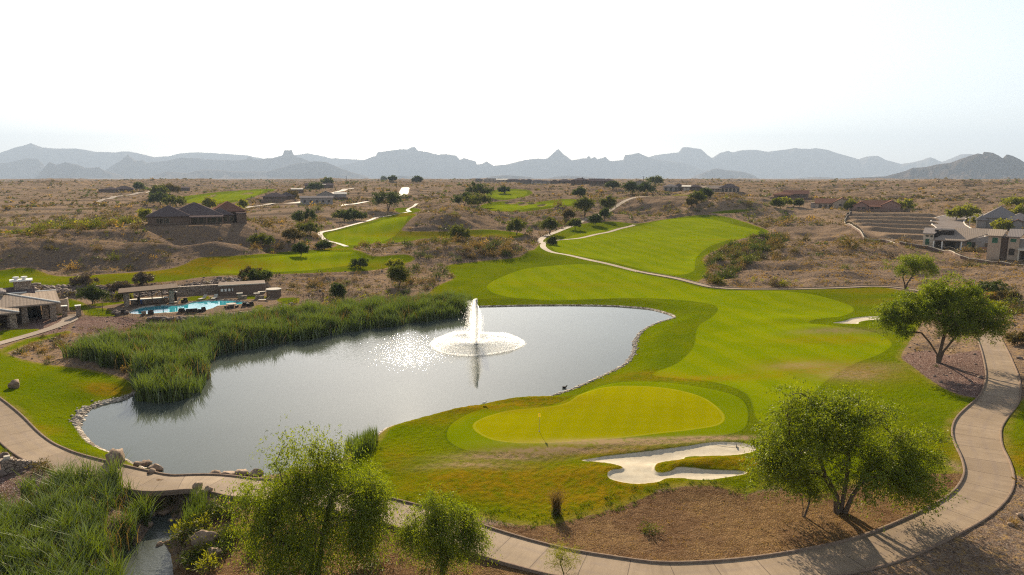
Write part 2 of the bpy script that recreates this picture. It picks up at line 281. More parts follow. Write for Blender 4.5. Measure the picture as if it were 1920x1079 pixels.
# mounds: (px, py, radius x, radius y, height)
for px, py, rx, ry, hh in ((1180, 385, 20, 15, 4.2), (1250, 386, 26, 12, 3.2), (850, 424, 12, 8, 3.8), (880, 415, 14, 9, 2.6), (765, 420, 14, 20, 1.0), (760, 475, 26, 9, 2.2), (900, 478, 18, 8, 2.4), (1660, 470, 25, 10, .8),
                        (1560, 620, 7, 3, .55), (1500, 603, 9, 4, .5), (1320, 873, 4.2, .9, .42), (1120, 890, 4, 2.2, .5), (1160, 843, 9, 1.5, .25), (900, 768, 6, 1.2, .3), (980, 752, 5, 1.1, .25), (1310, 920, 6, 2, .3),
                        (860, 405, 22, 16, 2.5), (800, 418, 16, 18, 1.8), (1330, 386, 26, 16, 2.2), (1440, 402, 24, 14, 1.6), (1560, 432, 18, 14, 1.2), (1480, 475, 16, 10, .9), (690, 485, 16, 6, 1.4), (600, 398, 26, 22, 2.0), (100, 347, 120, 100, 2.5), (1520, 347, 150, 120, 2), (1680, 350, 180, 100, 3.5), (1850, 356, 110, 70, 2)):
    x, y = at(px, py)
    Z += hh * np.exp(-(((GX - x) / rx) ** 2 + ((GY - y) / ry) ** 2))
for x, y, r, z in PADS:
    w = sstep(r * 1.45, r, np.hypot(GX - x, GY - y)); Z += (z - Z) * w
Z += (0.85 - Z) * sstep(-3, 0.2, s_deck)
# greens and aprons are smooth and a little raised
Z += sstep(-1.5, 1.5, s_apron) * .12
# bunkers: hollow with a turf lip
Z += -0.14 * sstep(-.03, .25, s_sand) + 0.08 * np.exp(-((s_sand + .45) / .5) ** 2)
Z += sstep(.2, 1, s_sand) * perlin(GX / 1.4, GY / .9, 77) * .03
s_shadeb = sdf_grid(SHADEB, 4); Z -= 1.0 * sstep(-.6, .9, s_shadeb)
# roads and paths bed the land to a level cross-section
Z -= 0.10 * sstep(-.25, 0.12, s_path)
# banks, lake bed
bank = sstep(0, 5.0, -s_pond)
out_ = s_pond <= 0
near_dam = (dd < 75)
Z = np.where(out_, 0.12 + (np.maximum(Z, .35) - .12) * np.where(near_dam, sstep(0, 2.4, -s_pond), bank) + 0.10 * sstep(0, .5, -s_pond), -1.6 * sstep(-.2, 2.5, s_pond) - .02)
ZP = Z.copy()
Z = np.where(s_stream > -4, Z + (-1.75 - Z) * sstep(-2.6, .6, s_stream), Z)
Z = np.where(s_pool > -1, np.where(s_pool > 0, -.6, Z), Z)
# micro relief
Z += (1 - sstep(0, .6, s_grass)) * sstep(.1, .5, -s_path) * sstep(0, .4, -s_deck) * sstep(0, 1, -s_road) * (perlin(GX / .8, GY / .8, 61) * .035 + perlin(GX / .33, GY / .33, 62) * .015) * (1 - sstep(90, 160, dd))
rough = sstep(0.2, 1.5, s_grass) * (1 - sstep(-.5, .3, s_fair)) * (1 - sstep(-.5, .2, s_apron)) * (1 - sstep(-.1, .1, s_sand)); rough = rough * (1 - sstep(70, 120, dd))
Z += rough * perlin(GX / .55, GY / .55, 63) * .045
def gz(x, y): return samp(Z, x, y)
def g1(x, y): return float(samp(Z, np.array([x]), np.array([y]))[0])

# ------------------------------------------------------------------ dry / burnt turf, as patches in the grass itself
dry = np.zeros(GX.shape, np.float32); bare = np.zeros(GX.shape, np.float32)  # second mask: bare soil, and the painted shade of the far bunkers
def blob(arr, px, py, rx, ry, a, ang=0):
    x, y = at(px, py); c_, s_ = math.cos(ang), math.sin(ang)
    u = (GX - x) * c_ + (GY - y) * s_; v = -(GX - x) * s_ + (GY - y) * c_
    arr += (a * np.exp(-((u / rx) ** 2 + (v / ry) ** 2))).astype(np.float32)
for b in ((190, 728, 2.6, 1.5, 1.2), (205, 735, 2, 1.4, .8), (75, 805, 1.8, 1.6, .9), (1300, 710, 9, 1.6, .9), (1210, 700, 5, 1.5, .6), (1000, 905, 9, 3.5, .95), (1120, 915, 6, 3, .9), (860, 905, 5, 2.5, .6), (1320, 874, 6, 1.0, 1.3), (1430, 880, 3, 2, .9),
          (1150, 852, 10, 1.2, .8), (900, 768, 9, 1.6, 1.1), (1000, 753, 5, 1.2, .8), (800, 790, 4, 1.5, .6), (1640, 545, 10, 4, .7), (1680, 565, 8, 4, .6), (1500, 690, 7, 4, .6), (1620, 700, 6, 4, .7), (1560, 640, 8, 3, .7),
          (740, 860, 2, 3, .6), (150, 525, 12, 5, .5), (300, 512, 16, 4, .9), (380, 492, 12, 6, 1.1), (110, 512, 5, 5, .9), (480, 500, 12, 5, .4), (790, 555, 8, 8, .5), (620, 470, 10, 4, .9), (760, 405, 8, 8, 1.0), (1800, 860, 1.5, 3, .7), (1905, 860, 3, 4, .9),
          (1050, 535, 26, 3.5, .25), (850, 440, 40, 6, .8), (690, 500, 20, 5, .5), (1370, 450, 14, 4, .4), (1250, 377, 20, 8, .6), (930, 400, 16, 8, .7), (340, 382, 20, 18, .6), (1100, 965, 5, 2, .5)): blob(dry, *b)
for b in ((1180, 836, 8, .8, 1.3, -.0), (1270, 828, 6, .6, 1.1), (1060, 850, 6, .6, 1.2), (940, 858, 5, .7, 1.0), (880, 872, 4, .8, .8), (1600, 705, 4, 2.5, .75), (1500, 688, 4, 1.6, .6), (1650, 690, 4, 2, .5), (1570, 626, 6, 1.4, .7), (195, 874, 2.2, 1.0, 1.2), (1800, 880, .8, 1.6, 1.1), (1385, 825, 3, .5, .8)): blob(bare, *b)

bare += (1.1 * sstep(-.6, .3, s_shadeb)).astype(np.float32)  # far bunkers: shade painted in, using the brown of bare soil
# ------------------------------------------------------------------ mesh of the land, split by what covers it
ntri = np.full((NR, NA), 0)
I, J = np.meshgrid(np.arange(NR - 1), np.arange(NA), indexing='ij')
J2 = (J + 1) % NA
quads = np.stack([I * NA + J, I * NA + J2, (I + 1) * NA + J2, (I + 1) * NA + J], -1).reshape(-1, 4)
V = np.stack([GX, GY, Z], -1).reshape(-1, 3).astype(np.float32)
# normals of the whole surface, so that seams between sheets stay invisible
def vnormals():
    p = V.reshape(NR, NA, 3)
    du = np.roll(p, -1, 1) - np.roll(p, 1, 1); dv = np.empty_like(p); dv[1:-1] = p[2:] - p[:-2]; dv[0] = p[1] - p[0]; dv[-1] = p[-1] - p[-2]
    n = np.cross(du, dv); n *= np.sign(n[..., 2:3] + 1e-9); n /= np.linalg.norm(n, axis=-1, keepdims=True) + 1e-9
    return n.reshape(-1, 3)
VN = vnormals()
enc = lambda s, w: np.clip(s / (2 * w) + .5, 0, 1)
M1 = np.stack([enc(s_grass, 1.5), enc(s_fair, 1.5), enc(np.maximum(s_apron, -3), 1.0), enc(s_green, 1.0)], -1).reshape(-1, 4)
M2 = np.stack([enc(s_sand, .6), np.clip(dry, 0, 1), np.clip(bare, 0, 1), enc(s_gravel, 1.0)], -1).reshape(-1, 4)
M3 = np.stack([enc(s_pond, 2.0), enc(s_soil, 1.5), enc(s_terr, 4), np.clip(dd / 1500, 0, 1)], -1).reshape(-1, 4)
fq = lambda s: s.reshape(-1)[quads].mean(1)
cls = np.zeros(len(quads), int)
cls[fq(s_grass) > 0] = 1; cls[fq(s_fair) > 0] = 2; cls[fq(s_apron) > 0] = 1; cls[fq(s_green) > 0] = 3; cls[fq(s_sand) > 0] = 4
cls[(fq(s_pond) > 0.0)] = 5
drop = (fq(s_path) > .35)      # paths are sheets of their own
def mesh_np(name, v, f, mat=None, parent=None, smooth=False, link=True, attrs=None, normals=None):
    me = bpy.data.meshes.new(name); v = np.asarray(v, np.float32); f = np.asarray(f); k = f.shape[1]
    me.vertices.add(len(v)); me.vertices.foreach_set('co', v.ravel())
    me.loops.add(f.size); me.loops.foreach_set('vertex_index', f.ravel().astype(np.int32))
    me.polygons.add(len(f)); me.polygons.foreach_set('loop_start', np.arange(0, f.size, k, dtype=np.int32))
    try: me.polygons.foreach_set('loop_total', np.full(len(f), k, np.int32))
    except Exception: pass
    me.update(calc_edges=True)
    if smooth: me.polygons.foreach_set('use_smooth', np.ones(len(f), bool))
    for an, (kind, arr) in (attrs or {}).items():
        at_ = me.attributes.new(an, kind, 'POINT')
        at_.data.foreach_set('color' if kind == 'FLOAT_COLOR' else 'value', np.asarray(arr, np.float32).ravel())
    if normals is not None: me.normals_split_custom_set_from_vertices(normals.tolist() if False else [tuple(n) for n in normals])
    if mat: me.materials.append(mat)
    if not link: return me
    o = bpy.data.objects.new(name, me); COL.objects.link(o)
    if parent: o.parent = parent
    return o
def tag(o, label=None, cat=None, group=None, kind=None):
    if label: o['label'] = label
    if cat: o['category'] = cat
    if group: o['group'] = group
    if kind: o['kind'] = kind
    return o
def empty(name, loc, rz, label, cat, group=None):
    o = bpy.data.objects.new(name, None); COL.objects.link(o); o.location = loc; o.rotation_euler = (0, 0, rz)
    return tag(o, label, cat, group)
def sheet(name, sel, mat):
    f = quads[sel]; u, inv = np.unique(f, return_inverse=True)
    o = mesh_np(name, V[u], inv.reshape(-1, 4), mat, smooth=True, attrs={'m1': ('FLOAT_COLOR', M1[u]), 'm2': ('FLOAT_COLOR', M2[u]), 'm3': ('FLOAT_COLOR', M3[u])}, normals=VN[u])
    return tag(o, kind='structure')
# ------------------------------------------------------------------ materials
class NT:
    def __init__(s, name, rough=.9, spec=.2):
        s.m = bpy.data.materials.new(name); s.m.use_nodes = True; s.t = s.m.node_tree; s.b = s.t.nodes['Principled BSDF']; s.o = s.t.nodes['Material Output']
        s.b.inputs['Roughness'].default_value = rough; s.b.inputs['Specular IOR Level'].default_value = spec
        s.pos = s.n('ShaderNodeNewGeometry').outputs['Position']
    def n(s, k, **kw):
        x = s.t.nodes.new(k)
        for a, v in kw.items(): setattr(x, a, v)
        return x
    def put(s, sock, v):
        if isinstance(v, bpy.types.NodeSocket): s.t.links.new(v, sock)
        elif isinstance(v, (tuple, list)) and len(v) == 3 and sock.type == 'RGBA': sock.default_value = (*v, 1)
        else: sock.default_value = v
    def mix(s, f, a, b, mode='MIX'):
        x = s.n('ShaderNodeMix', data_type='RGBA', blend_type=mode); s.put(x.inputs[0], f); s.put(x.inputs[6], a); s.put(x.inputs[7], b); return x.outputs[2]
    def math(s, op, a, b=0.0, c=None, clamp=False):
        x = s.n('ShaderNodeMath', operation=op, use_clamp=clamp); s.put(x.inputs[0], a); s.put(x.inputs[1], b)
        if c is not None: s.put(x.inputs[2], c)
        return x.outputs[0]
    def noise(s, scale, det=3, vec=None, rough=.55, dist=0, col=False):
        x = s.n('ShaderNodeTexNoise'); s.put(x.inputs['Vector'], vec if vec is not None else s.pos); x.inputs['Scale'].default_value = scale
        x.inputs['Detail'].default_value = det; x.inputs['Roughness'].default_value = rough; x.inputs['Distortion'].default_value = dist
        return x.outputs['Color' if col else 'Fac']
    def vor(s, scale, vec=None, out='Distance', feat='F1', rnd=1):
        x = s.n('ShaderNodeTexVoronoi', feature=feat); s.put(x.inputs['Vector'], vec if vec is not None else s.pos); x.inputs['Scale'].default_value = scale; x.inputs['Randomness'].default_value = rnd
        return x.outputs[out]
    def rng(s, v, a, b, c=0.0, d=1.0, smooth=True):
        x = s.n('ShaderNodeMapRange', interpolation_type='SMOOTHSTEP' if smooth else 'LINEAR'); s.put(x.inputs[0], v)
        for i, q in enumerate((a, b, c, d)): x.inputs[i + 1].default_value = q
        return x.outputs[0]
    def scale(s, v, sc):
        x = s.n('ShaderNodeVectorMath', operation='MULTIPLY'); s.put(x.inputs[0], v); x.inputs[1].default_value = sc; return x.outputs[0]
    def attr(s, name, ch=None):
        x = s.n('ShaderNodeAttribute', attribute_name=name)
        if ch is None: return x.outputs['Fac']
        if ch == 'A': return x.outputs['Alpha']
        q = s.n('ShaderNodeSeparateColor'); s.t.links.new(x.outputs['Color'], q.inputs[0]); return q.outputs['RGB'.index(ch)]
    def bump(s, h, strength=.5, dist=.05, nrm=None):
        x = s.n('ShaderNodeBump'); s.put(x.inputs['Height'], h); x.inputs['Strength'].default_value = strength; x.inputs['Distance'].default_value = dist
        if nrm is not None: s.put(x.inputs['Normal'], nrm)
        return x.outputs[0]
    def fin(s, col=None, nrm=None, rough=None):
        if col is not None: s.put(s.b.inputs['Base Color'], col)
        if nrm is not None: s.put(s.b.inputs['Normal'], nrm)
        if rough is not None: s.put(s.b.inputs['Roughness'], rough)
        return s.m

def ground_mat():
    q = NT('ground', 1.0, 0)
    q1 = {c: q.attr('m1', c) for c in 'RGBA'}; q2 = {c: q.attr('m2', c) for c in 'RGBA'}; q3 = {c: q.attr('m3', c) for c in 'RGBA'}
    n_f = q.noise(14, 4, rough=.75); n_m = q.noise(1.3, 4, rough=.65); n_l = q.noise(.16, 4, rough=.6); n_xl = q.noise(.018, 4, rough=.6); n_g = q.noise(28, 2)
    nA = q.noise(.5, 3); jag = q.math('SUBTRACT', q.noise(1.6, 4, rough=.7), .5)
    # desert
    d = q.mix(q.rng(n_l, .35, .68), DES[0], DES[1])
    d = q.mix(q.rng(n_m, .42, .62, 0, .8), d, DES[2])
    d = q.mix(q.rng(n_xl, .40, .58, 0, .75), d, DES[3]); d = q.mix(q.rng(q.noise(.009, 5, rough=.7, dist=.6), .50, .60, 0, .6), d, (.34, .235, .15))
    st = q.vor(9, out='Color'); stv = q.n('ShaderNodeSeparateColor'); q.put(stv.inputs[0], st)
    d = q.mix(q.rng(stv.outputs[0], .62, .9, 0, .75), d, (.27, .215, .17))
    d = q.mix(q.rng(stv.outputs[1], .66, .92, 0, .8), d, (.065, .048, .04))
    d = q.mix(q.rng(n_f, .3, .75, 0, .5), d, (.08, .055, .04))
    # golden straw among the stones
    d = q.mix(q.math('MULTIPLY', q.rng(n_m, .45, .6, 0, 1), q.rng(q.noise(3.4, 4, rough=.75), .50, .60, 0, .75)), d, (.30, .19, .07))
    # far brush, too small to stand as plants
    far = q.rng(q3['A'], .20, .5)
    v1 = q.vor(.16); v2 = q.vor(.33)
    brush = q.math('MULTIPLY', q.math('MAXIMUM', q.rng(v1, .38, .22), q.rng(v2, .36, .2)), q.math('MULTIPLY', far, q.rng(q.noise(.03, 3), .35, .6, .35, .95)))
    d = q.mix(brush, d, (.055, .05, .025))
    td = q.rng(q3['B'], .50, .58); d = q.mix(q.math('MULTIPLY', td, .5), d, q.mix(q.rng(n_m, .4, .6), (.26, .19, .13), (.20, .14, .095)))
    # gravel and soil
    gc = q.vor(17, out='Color'); gs = q.n('ShaderNodeSeparateColor'); q.put(gs.inputs[0], gc)
    gr = q.mix(q.rng(gs.outputs[0], .2, .9), (.085, .047, .038), (.17, .105, .083)); gr = q.mix(q.rng(gs.outputs[1], .8, .95), gr, (.42, .33, .28))
    gr = q.mix(q.rng(n_l, .4, .7, 0, .5), gr, (.11, .078, .065))
    so = q.mix(q.rng(n_m, .35, .65), (.075, .040, .020), (.125, .072, .035)); so = q.mix(q.rng(gs.outputs[2], .55, .9, 0, .6), so, (.26, .17, .10))
    so = q.mix(q.rng(n_g, .5, .65, 0, .75), so, (.07, .04, .024)); so = q.mix(q.math('MULTIPLY', q.rng(n_l, .42, .6), q.rng(n_f, .5, .62, 0, .8)), so, (.33, .215, .08))
    d = q.mix(q.rng(q.math('ADD', q2['A'], q.math('MULTIPLY', jag, .5)), .42, .58), d, gr)
    d = q.mix(q.rng(q.math('ADD', q3['G'], q.math('MULTIPLY', jag, .5)), .35, .6), d, so)
    # shore stones
    sv = q.vor(2.6, out='Color'); ss = q.n('ShaderNodeSeparateColor'); q.put(ss.inputs[0], sv)
    shore = q.mix(q.rng(ss.outputs[0], .1, .9), (.22, .18, .14), (.55, .48, .40)); shore = q.mix(q.rng(q.vor(2.6, feat='DISTANCE_TO_EDGE'), .10, .02), shore, (.08, .06, .045))
    # turf
    sx = q.n('ShaderNodeSeparateXYZ'); q.put(sx.inputs[0], q.pos)
    X, Y = sx.outputs[0], sx.outputs[1]
    wav = q.math('SINE', q.math('ADD', q.math('MULTIPLY', q.math('ADD', X, q.math('MULTIPLY', Y, .25)), .95), q.math('MULTIPLY', q.noise(.03, 2), 12)))
    strp = q.rng(wav, -.35, .35)
    wav2 = q.math('SINE', q.math('ADD', q.math('MULTIPLY', q.math('ADD', X, q.math('MULTIPLY', Y, -.28)), 2.7), 0)); chk = q.math('SINE', q.math('MULTIPLY', q.math('ADD', Y, q.math('MULTIPLY', X, .10)), 3.0))
    rg = q.mix(q.rng(n_l, .3, .7), RGH[0], RGH[1]); rg = q.mix(q.rng(n_f, .35, .7, 0, .55), rg, RGH[2]); rg = q.mix(q.rng(n_m, .5, .75, 0, .4), rg, (.09, .09, .004)); rg = q.mix(q.rng(n_xl, .42, .62, 0, .45), rg, (.07, .08, .003))
    fw = q.mix(q.rng(n_l, .3, .7), FWY[0], FWY[1]); fw = q.mix(q.math('MULTIPLY', strp, .40), fw, FWY[2]); fw = q.mix(q.rng(n_f, .4, .75, 0, .3), fw, FWY[3]); fw = q.mix(q.rng(n_xl, .45, .7, 0, .5), fw, (.12, .13, .004))
    ap = q.mix(q.rng(n_l, .3, .7), APR[0], APR[1]); ap = q.mix(q.rng(n_f, .4, .75, 0, .3), ap, FWY[3])
    gn = q.mix(q.math('MULTIPLY', q.rng(wav2, -.5, .5), .30), GRN[0], GRN[1]); gn = q.mix(q.math('MULTIPLY', q.rng(chk, -.5, .5), .2), gn, GRN[1]); gn = q.mix(q.rng(n_l, .4, .7, 0, .4), gn, GRN[2]); gn = q.mix(q.rng(n_f, .4, .8, 0, .25), gn, GRN[1])
    def edge(m, w, j=0.0, o=.5):
        v = m if not j else q.math('ADD', m, q.math('MULTIPLY', jag, j))
        return q.rng(v, o - w, o + w)
    fw = q.mix(q.math('MULTIPLY', q.rng(q.noise(.11, 5, rough=.7, dist=.8), .48, .66), .45), fw, (.095, .13, .001)); t = q.mix(edge(q1['G'], .10, .14), rg, fw)
    lip = q.math('MULTIPLY', q.rng(q1['G'], .40, .47), q.rng(q1['G'], .53, .47)); t = q.mix(q.math('MULTIPLY', lip, .22), t, (.02, .04, .004))
    t = q.mix(edge(q1['B'], .04, .04), t, ap)
    lip = q.math('MULTIPLY', q.rng(q1['B'], .36, .46), q.rng(q1['B'], .54, .46)); t = q.mix(q.math('MULTIPLY', lip, .35), t, (.02, .04, .004))
    t = q.mix(edge(q1['A'], .03, .02), t, gn)
    ring = q.math('MULTIPLY', q.rng(q1['A'], .52, .56), q.rng(q1['A'], .68, .6)); t = q.mix(q.math('MULTIPLY', ring, .35), t, (.26, .26, .03))
    dr = q.math('MULTIPLY', q2['G'], q.rng(q.noise(.8, 5, rough=.75), .3, .62, .15, 1.15)); dr = q.math('MULTIPLY', dr, .78, clamp=True)
    t = q.mix(dr, t, DRY)
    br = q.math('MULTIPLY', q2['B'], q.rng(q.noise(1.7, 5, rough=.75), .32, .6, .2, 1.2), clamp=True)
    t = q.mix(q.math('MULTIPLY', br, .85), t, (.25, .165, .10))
    # sand
    sa = q.mix(q.rng(n_m, .3, .7), SNDC[0], SNDC[1]); sa = q.mix(q.rng(n_f, .5, .75, 0, .35), sa, (.50, .43, .33))
    g_f = edge(q1['R'], .05, .22)
    # straw fringe where the turf gives out
    fringe = q.math('MULTIPLY', q.rng(q1['R'], .38, .52), q.rng(q1['R'], .85, .58)); t = q.mix(q.math('MULTIPLY', fringe, q.rng(nA, .35, .6, .1, .75)), t, (.19, .15, .03))
    shf = q.math('MULTIPLY', q.rng(q3['R'], .18, .24, 0, 1), q.rng(q.math('ADD', q3['R'], q.math('MULTIPLY', jag, .16)), .24, .34))
    c = q.mix(g_f, d, t)
    c = q.mix(q.rng(q.math('ADD', q3['R'], q.math('MULTIPLY', jag, .12)), .345, .40), c, shore)
    c = q.mix(edge(q2['R'], .06, .05), c, sa)
    # relief
    hgt = q.math('ADD', q.math('MULTIPLY', q.vor(9), .4), q.math('MULTIPLY', n_f, .7))
    b1 = q.n('ShaderNodeBump'); q.put(b1.inputs['Height'], q.math('ADD', hgt, q.math('MULTIPLY', n_m, 1.5))); b1.inputs['Distance'].default_value = .16
    q.put(b1.inputs['Strength'], q.rng(q.math('MAXIMUM', q.math('MAXIMUM', q1['G'], q1['B']), q2['R']), .4, .55, .8, .10))
    b2 = q.n('ShaderNodeBump'); q.put(b2.inputs['Height'], q.noise(.7, 4, rough=.7)); b2.inputs['Distance'].default_value = .9; q.put(b2.inputs['Normal'], b1.outputs[0])
    q.put(b2.inputs['Strength'], q.math('MULTIPLY', q.rng(q3['A'], .06, .14), q.rng(q1['R'], .45, .55, .75, .06)))
    b3 = q.n('ShaderNodeBump'); q.put(b3.inputs['Height'], q.noise(.06, 5, rough=.65)); b3.inputs['Distance'].default_value = 9; q.put(b3.inputs['Normal'], b2.outputs[0])
    q.put(b3.inputs['Strength'], q.rng(q3['A'], .35, .7, 0, .55))
    return q.fin(c, b3.outputs[0])
DES = [(.235, .155, .096), (.145, .100, .075), (.32, .205, .105), (.18, .128, .094)]
RGH = [(.090, .122, .001), (.126, .146, .001), (.046, .074, .001)]
FWY = [(.136, .166, .001), (.114, .148, .001), (.172, .186, .002), (.072, .100, .001)]
APR = [(.102, .132, .001), (.122, .148, .001)]
GRN = [(.195, .182, .001), (.158, .154, .001), (.215, .192, .002)]
DRY = (.185, .115, .005)
SNDC = [(.42, .36, .27), (.48, .42, .32)]

def simple(name, c1, c2, sc=2.0, rough=.9, spec=.06, bump=.3, bd=.02, det=4, lo=.35, hi=.65):
    q = NT(name, rough, spec); n = q.noise(sc, det, rough=.65)
    return q.fin(q.mix(q.rng(n, lo, hi), c1, c2), q.bump(n, bump, bd) if bump else None)
def leafm(name, cols, trans=.5, gloss=.025, sc=.9):
    q = NT(name); t = q.t
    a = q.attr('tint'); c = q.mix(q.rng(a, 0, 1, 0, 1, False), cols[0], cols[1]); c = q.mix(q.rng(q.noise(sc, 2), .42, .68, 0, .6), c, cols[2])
    df = q.n('ShaderNodeBsdfDiffuse'); tr = q.n('ShaderNodeBsdfTranslucent'); gl = q.n('ShaderNodeBsdfGlossy'); gl.inputs['Roughness'].default_value = .5
    q.put(df.inputs[0], c); q.put(tr.inputs[0], q.mix(1.0, c, (1.25, 1.2, .55), 'MULTIPLY')); q.put(gl.inputs[0], (.9, .9, .8))
    m1 = q.n('ShaderNodeMixShader'); m1.inputs[0].default_value = trans; t.links.new(df.outputs[0], m1.inputs[1]); t.links.new(tr.outputs[0], m1.inputs[2])
    m2 = q.n('ShaderNodeMixShader'); m2.inputs[0].default_value = gloss; t.links.new(m1.outputs[0], m2.inputs[1]); t.links.new(gl.outputs[0], m2.inputs[2])
    t.links.new(m2.outputs[0], q.o.inputs[0]); q.t.nodes.remove(q.b); return q.m
def stonem(name, a, b, c, sc=1.2, mortar=None):
    q = NT(name, .9, .2); v = q.vor(sc, out='Color'); s_ = q.n('ShaderNodeSeparateColor'); q.put(s_.inputs[0], v)
    col = q.mix(q.rng(s_.outputs[0], .1, .9), a, b); col = q.mix(q.rng(q.noise(sc * 2.2, 5, rough=.7), .4, .7, 0, .8), col, c); h = q.noise(sc * 3, 5, rough=.7)
    if mortar:
        e = q.vor(sc, feat='DISTANCE_TO_EDGE'); col = q.mix(q.rng(e, .08, .02), col, mortar); h = q.math('ADD', q.math('MULTIPLY', q.rng(e, 0, .15), 2), h)
    return q.fin(col, q.bump(h, .7, .06))
def path_mat(name, c1, c2, c3, joint=3.0, brush=True):
    q = NT(name, .72, .04); u = q.attr('pu'); v = q.attr('pv')
    cm = q.n('ShaderNodeCombineXYZ'); q.put(cm.inputs[0], u); q.put(cm.inputs[1], v)
    slab = q.n('ShaderNodeTexWhiteNoise', noise_dimensions='1D'); q.put(slab.inputs['W'], q.math('FLOOR', q.math('DIVIDE', u, joint)))
    c = q.mix(q.rng(q.noise(.35, 4, rough=.6), .35, .68), c1, c2)
    c = q.mix(q.rng(slab.outputs[0], 0, 1, 0, .5, False), c, c3)
    streak = q.noise(1.0, 4, vec=q.scale(cm.outputs[0], (2.2, .22, 1)), rough=.7); c = q.mix(q.rng(streak, .45, .7, 0, .55), c, c3)
    c = q.mix(q.rng(q.noise(14, 3), .45, .7, 0, .25), c, (.16, .12, .10))
    trk = q.math('ABSOLUTE', q.math('SUBTRACT', q.math('ABSOLUTE', v), .55)); c = q.mix(q.math('MULTIPLY', q.rng(trk, .30, .05), q.rng(q.noise(.8, 3), .3, .7, .05, .35)), c, (.17, .13, .11))
    jt = q.math('ABSOLUTE', q.math('SUBTRACT', q.math('FRACT', q.math('DIVIDE', u, joint)), .5)); c = q.mix(q.rng(jt, .488, .494, 0, .8), c, (.07, .05, .04))
    return q.fin(c, q.bump(streak, .2, .02))
GM = ground_mat()
MT = dict(
 conc=path_mat('concrete', (.245, .182, .12), (.295, .222, .152), (.165, .12, .082)), conc2=path_mat('pale_concrete', (.25, .195, .15), (.29, .23, .18), (.20, .155, .12), 6),
 asph=path_mat('asphalt', (.16, .13, .115), (.19, .155, .135), (.13, .11, .095), 60), kerb=simple('kerb', (.21, .15, .105), (.15, .105, .078), 3), pkerb=simple('pale_kerb', (.62, .55, .47), (.5, .44, .38), 3),
 deck=simple('deck', (.28, .21, .16), (.23, .17, .13), .8), rock=stonem('boulder', (.22, .15, .10), (.28, .20, .14), (.13, .09, .065), .8), drock=stonem('dark_rock', (.14, .10, .078), (.20, .15, .12), (.085, .06, .05), .8), prock=stonem('pale_rock', (.30, .25, .20), (.42, .37, .30), (.20, .165, .13), 1.5),
 masonry=stonem('masonry', (.30, .23, .17), (.42, .33, .25), (.20, .15, .11), 3.2, (.12, .09, .07)), bark=simple('bark', (.085, .06, .04), (.14, .105, .075), 6, bump=.8, bd=.03),
 tan=simple('tan_stucco', (.40, .31, .225), (.36, .27, .20), 1.5), brown=simple('brown_stucco', (.16, .115, .088), (.135, .095, .072), 1.5), rose=simple('rose_stucco', (.29, .18, .145), (.25, .155, .125), 1.5), cream=simple('cream_stucco', (.52, .45, .35), (.47, .40, .31), 1.5), grey=simple('grey_stucco', (.30, .265, .235), (.265, .235, .21), 1.5),
 white=simple('white_paint', (.72, .70, .64), (.66, .63, .57), 2, bump=.1), dark=simple('dark_metal', (.035, .028, .024), (.05, .04, .034), 3, rough=.6, bump=.1), wood=simple('dark_wood', (.07, .045, .03), (.11, .07, .045), 5, bump=.4),
 glass=simple('window_glass', (.018, .022, .024), (.03, .034, .036), .4, rough=.12, spec=.6, bump=0), gglass=simple('green_blind', (.06, .14, .085), (.045, .11, .07), 1, rough=.3, bump=0), metalroof=None, cushion=simple('pale_cushion', (.42, .37, .31), (.36, .32, .26), 3), blue=simple('blue_cloth', (.05, .13, .35), (.04, .10, .28), 3), fence=simple('fence_block', (.15, .10, .075), (.19, .13, .10), 1.2), clay=simple('clay', (.34, .19, .11), (.28, .15, .09), 3), yflag=simple('yellow_flag', (.85, .60, .01), (.80, .52, .01), 3, bump=0))
LF_FLAG = 1
def tilem(name, a, b, c, sp=.35):
    q = NT(name, 1.0, .0); s_ = q.n('ShaderNodeSeparateXYZ'); tc = q.n('ShaderNodeTexCoord'); q.put(s_.inputs[0], tc.outputs['Object'])
    w = q.math('ABSOLUTE', q.math('SINE', q.math('MULTIPLY', s_.outputs[0], 3.1416 / sp))); w2 = q.math('FRACT', q.math('MULTIPLY', s_.outputs[2], 4.5))
    col = q.mix(q.rng(q.noise(2.5, 4, rough=.8), .35, .65), a, b); col = q.mix(q.rng(w, .35, .0, 0, .5), col, c); col = q.mix(q.rng(w2, .2, .0, 0, .5), col, c)
    return q.fin(col, q.bump(q.math('ADD', w, w2), .4, .05))
MT['roof'] = tilem('dark_roof_tile', (.095, .075, .075), (.14, .108, .10), (.05, .04, .038)); MT['redroof'] = tilem('red_roof_tile', (.17, .085, .06), (.22, .12, .085), (.08, .045, .035)); MT['greyroof'] = tilem('grey_roof_tile', (.19, .165, .155), (.24, .21, .195), (.11, .095, .09)); MT['blend'] = tilem('blended_roof_tile', (.24, .19, .15), (.30, .245, .20), (.15, .12, .095), .5); MT['paleroof'] = tilem('pale_roof', (.50, .46, .40), (.58, .53, .46), (.38, .35, .3), .5)
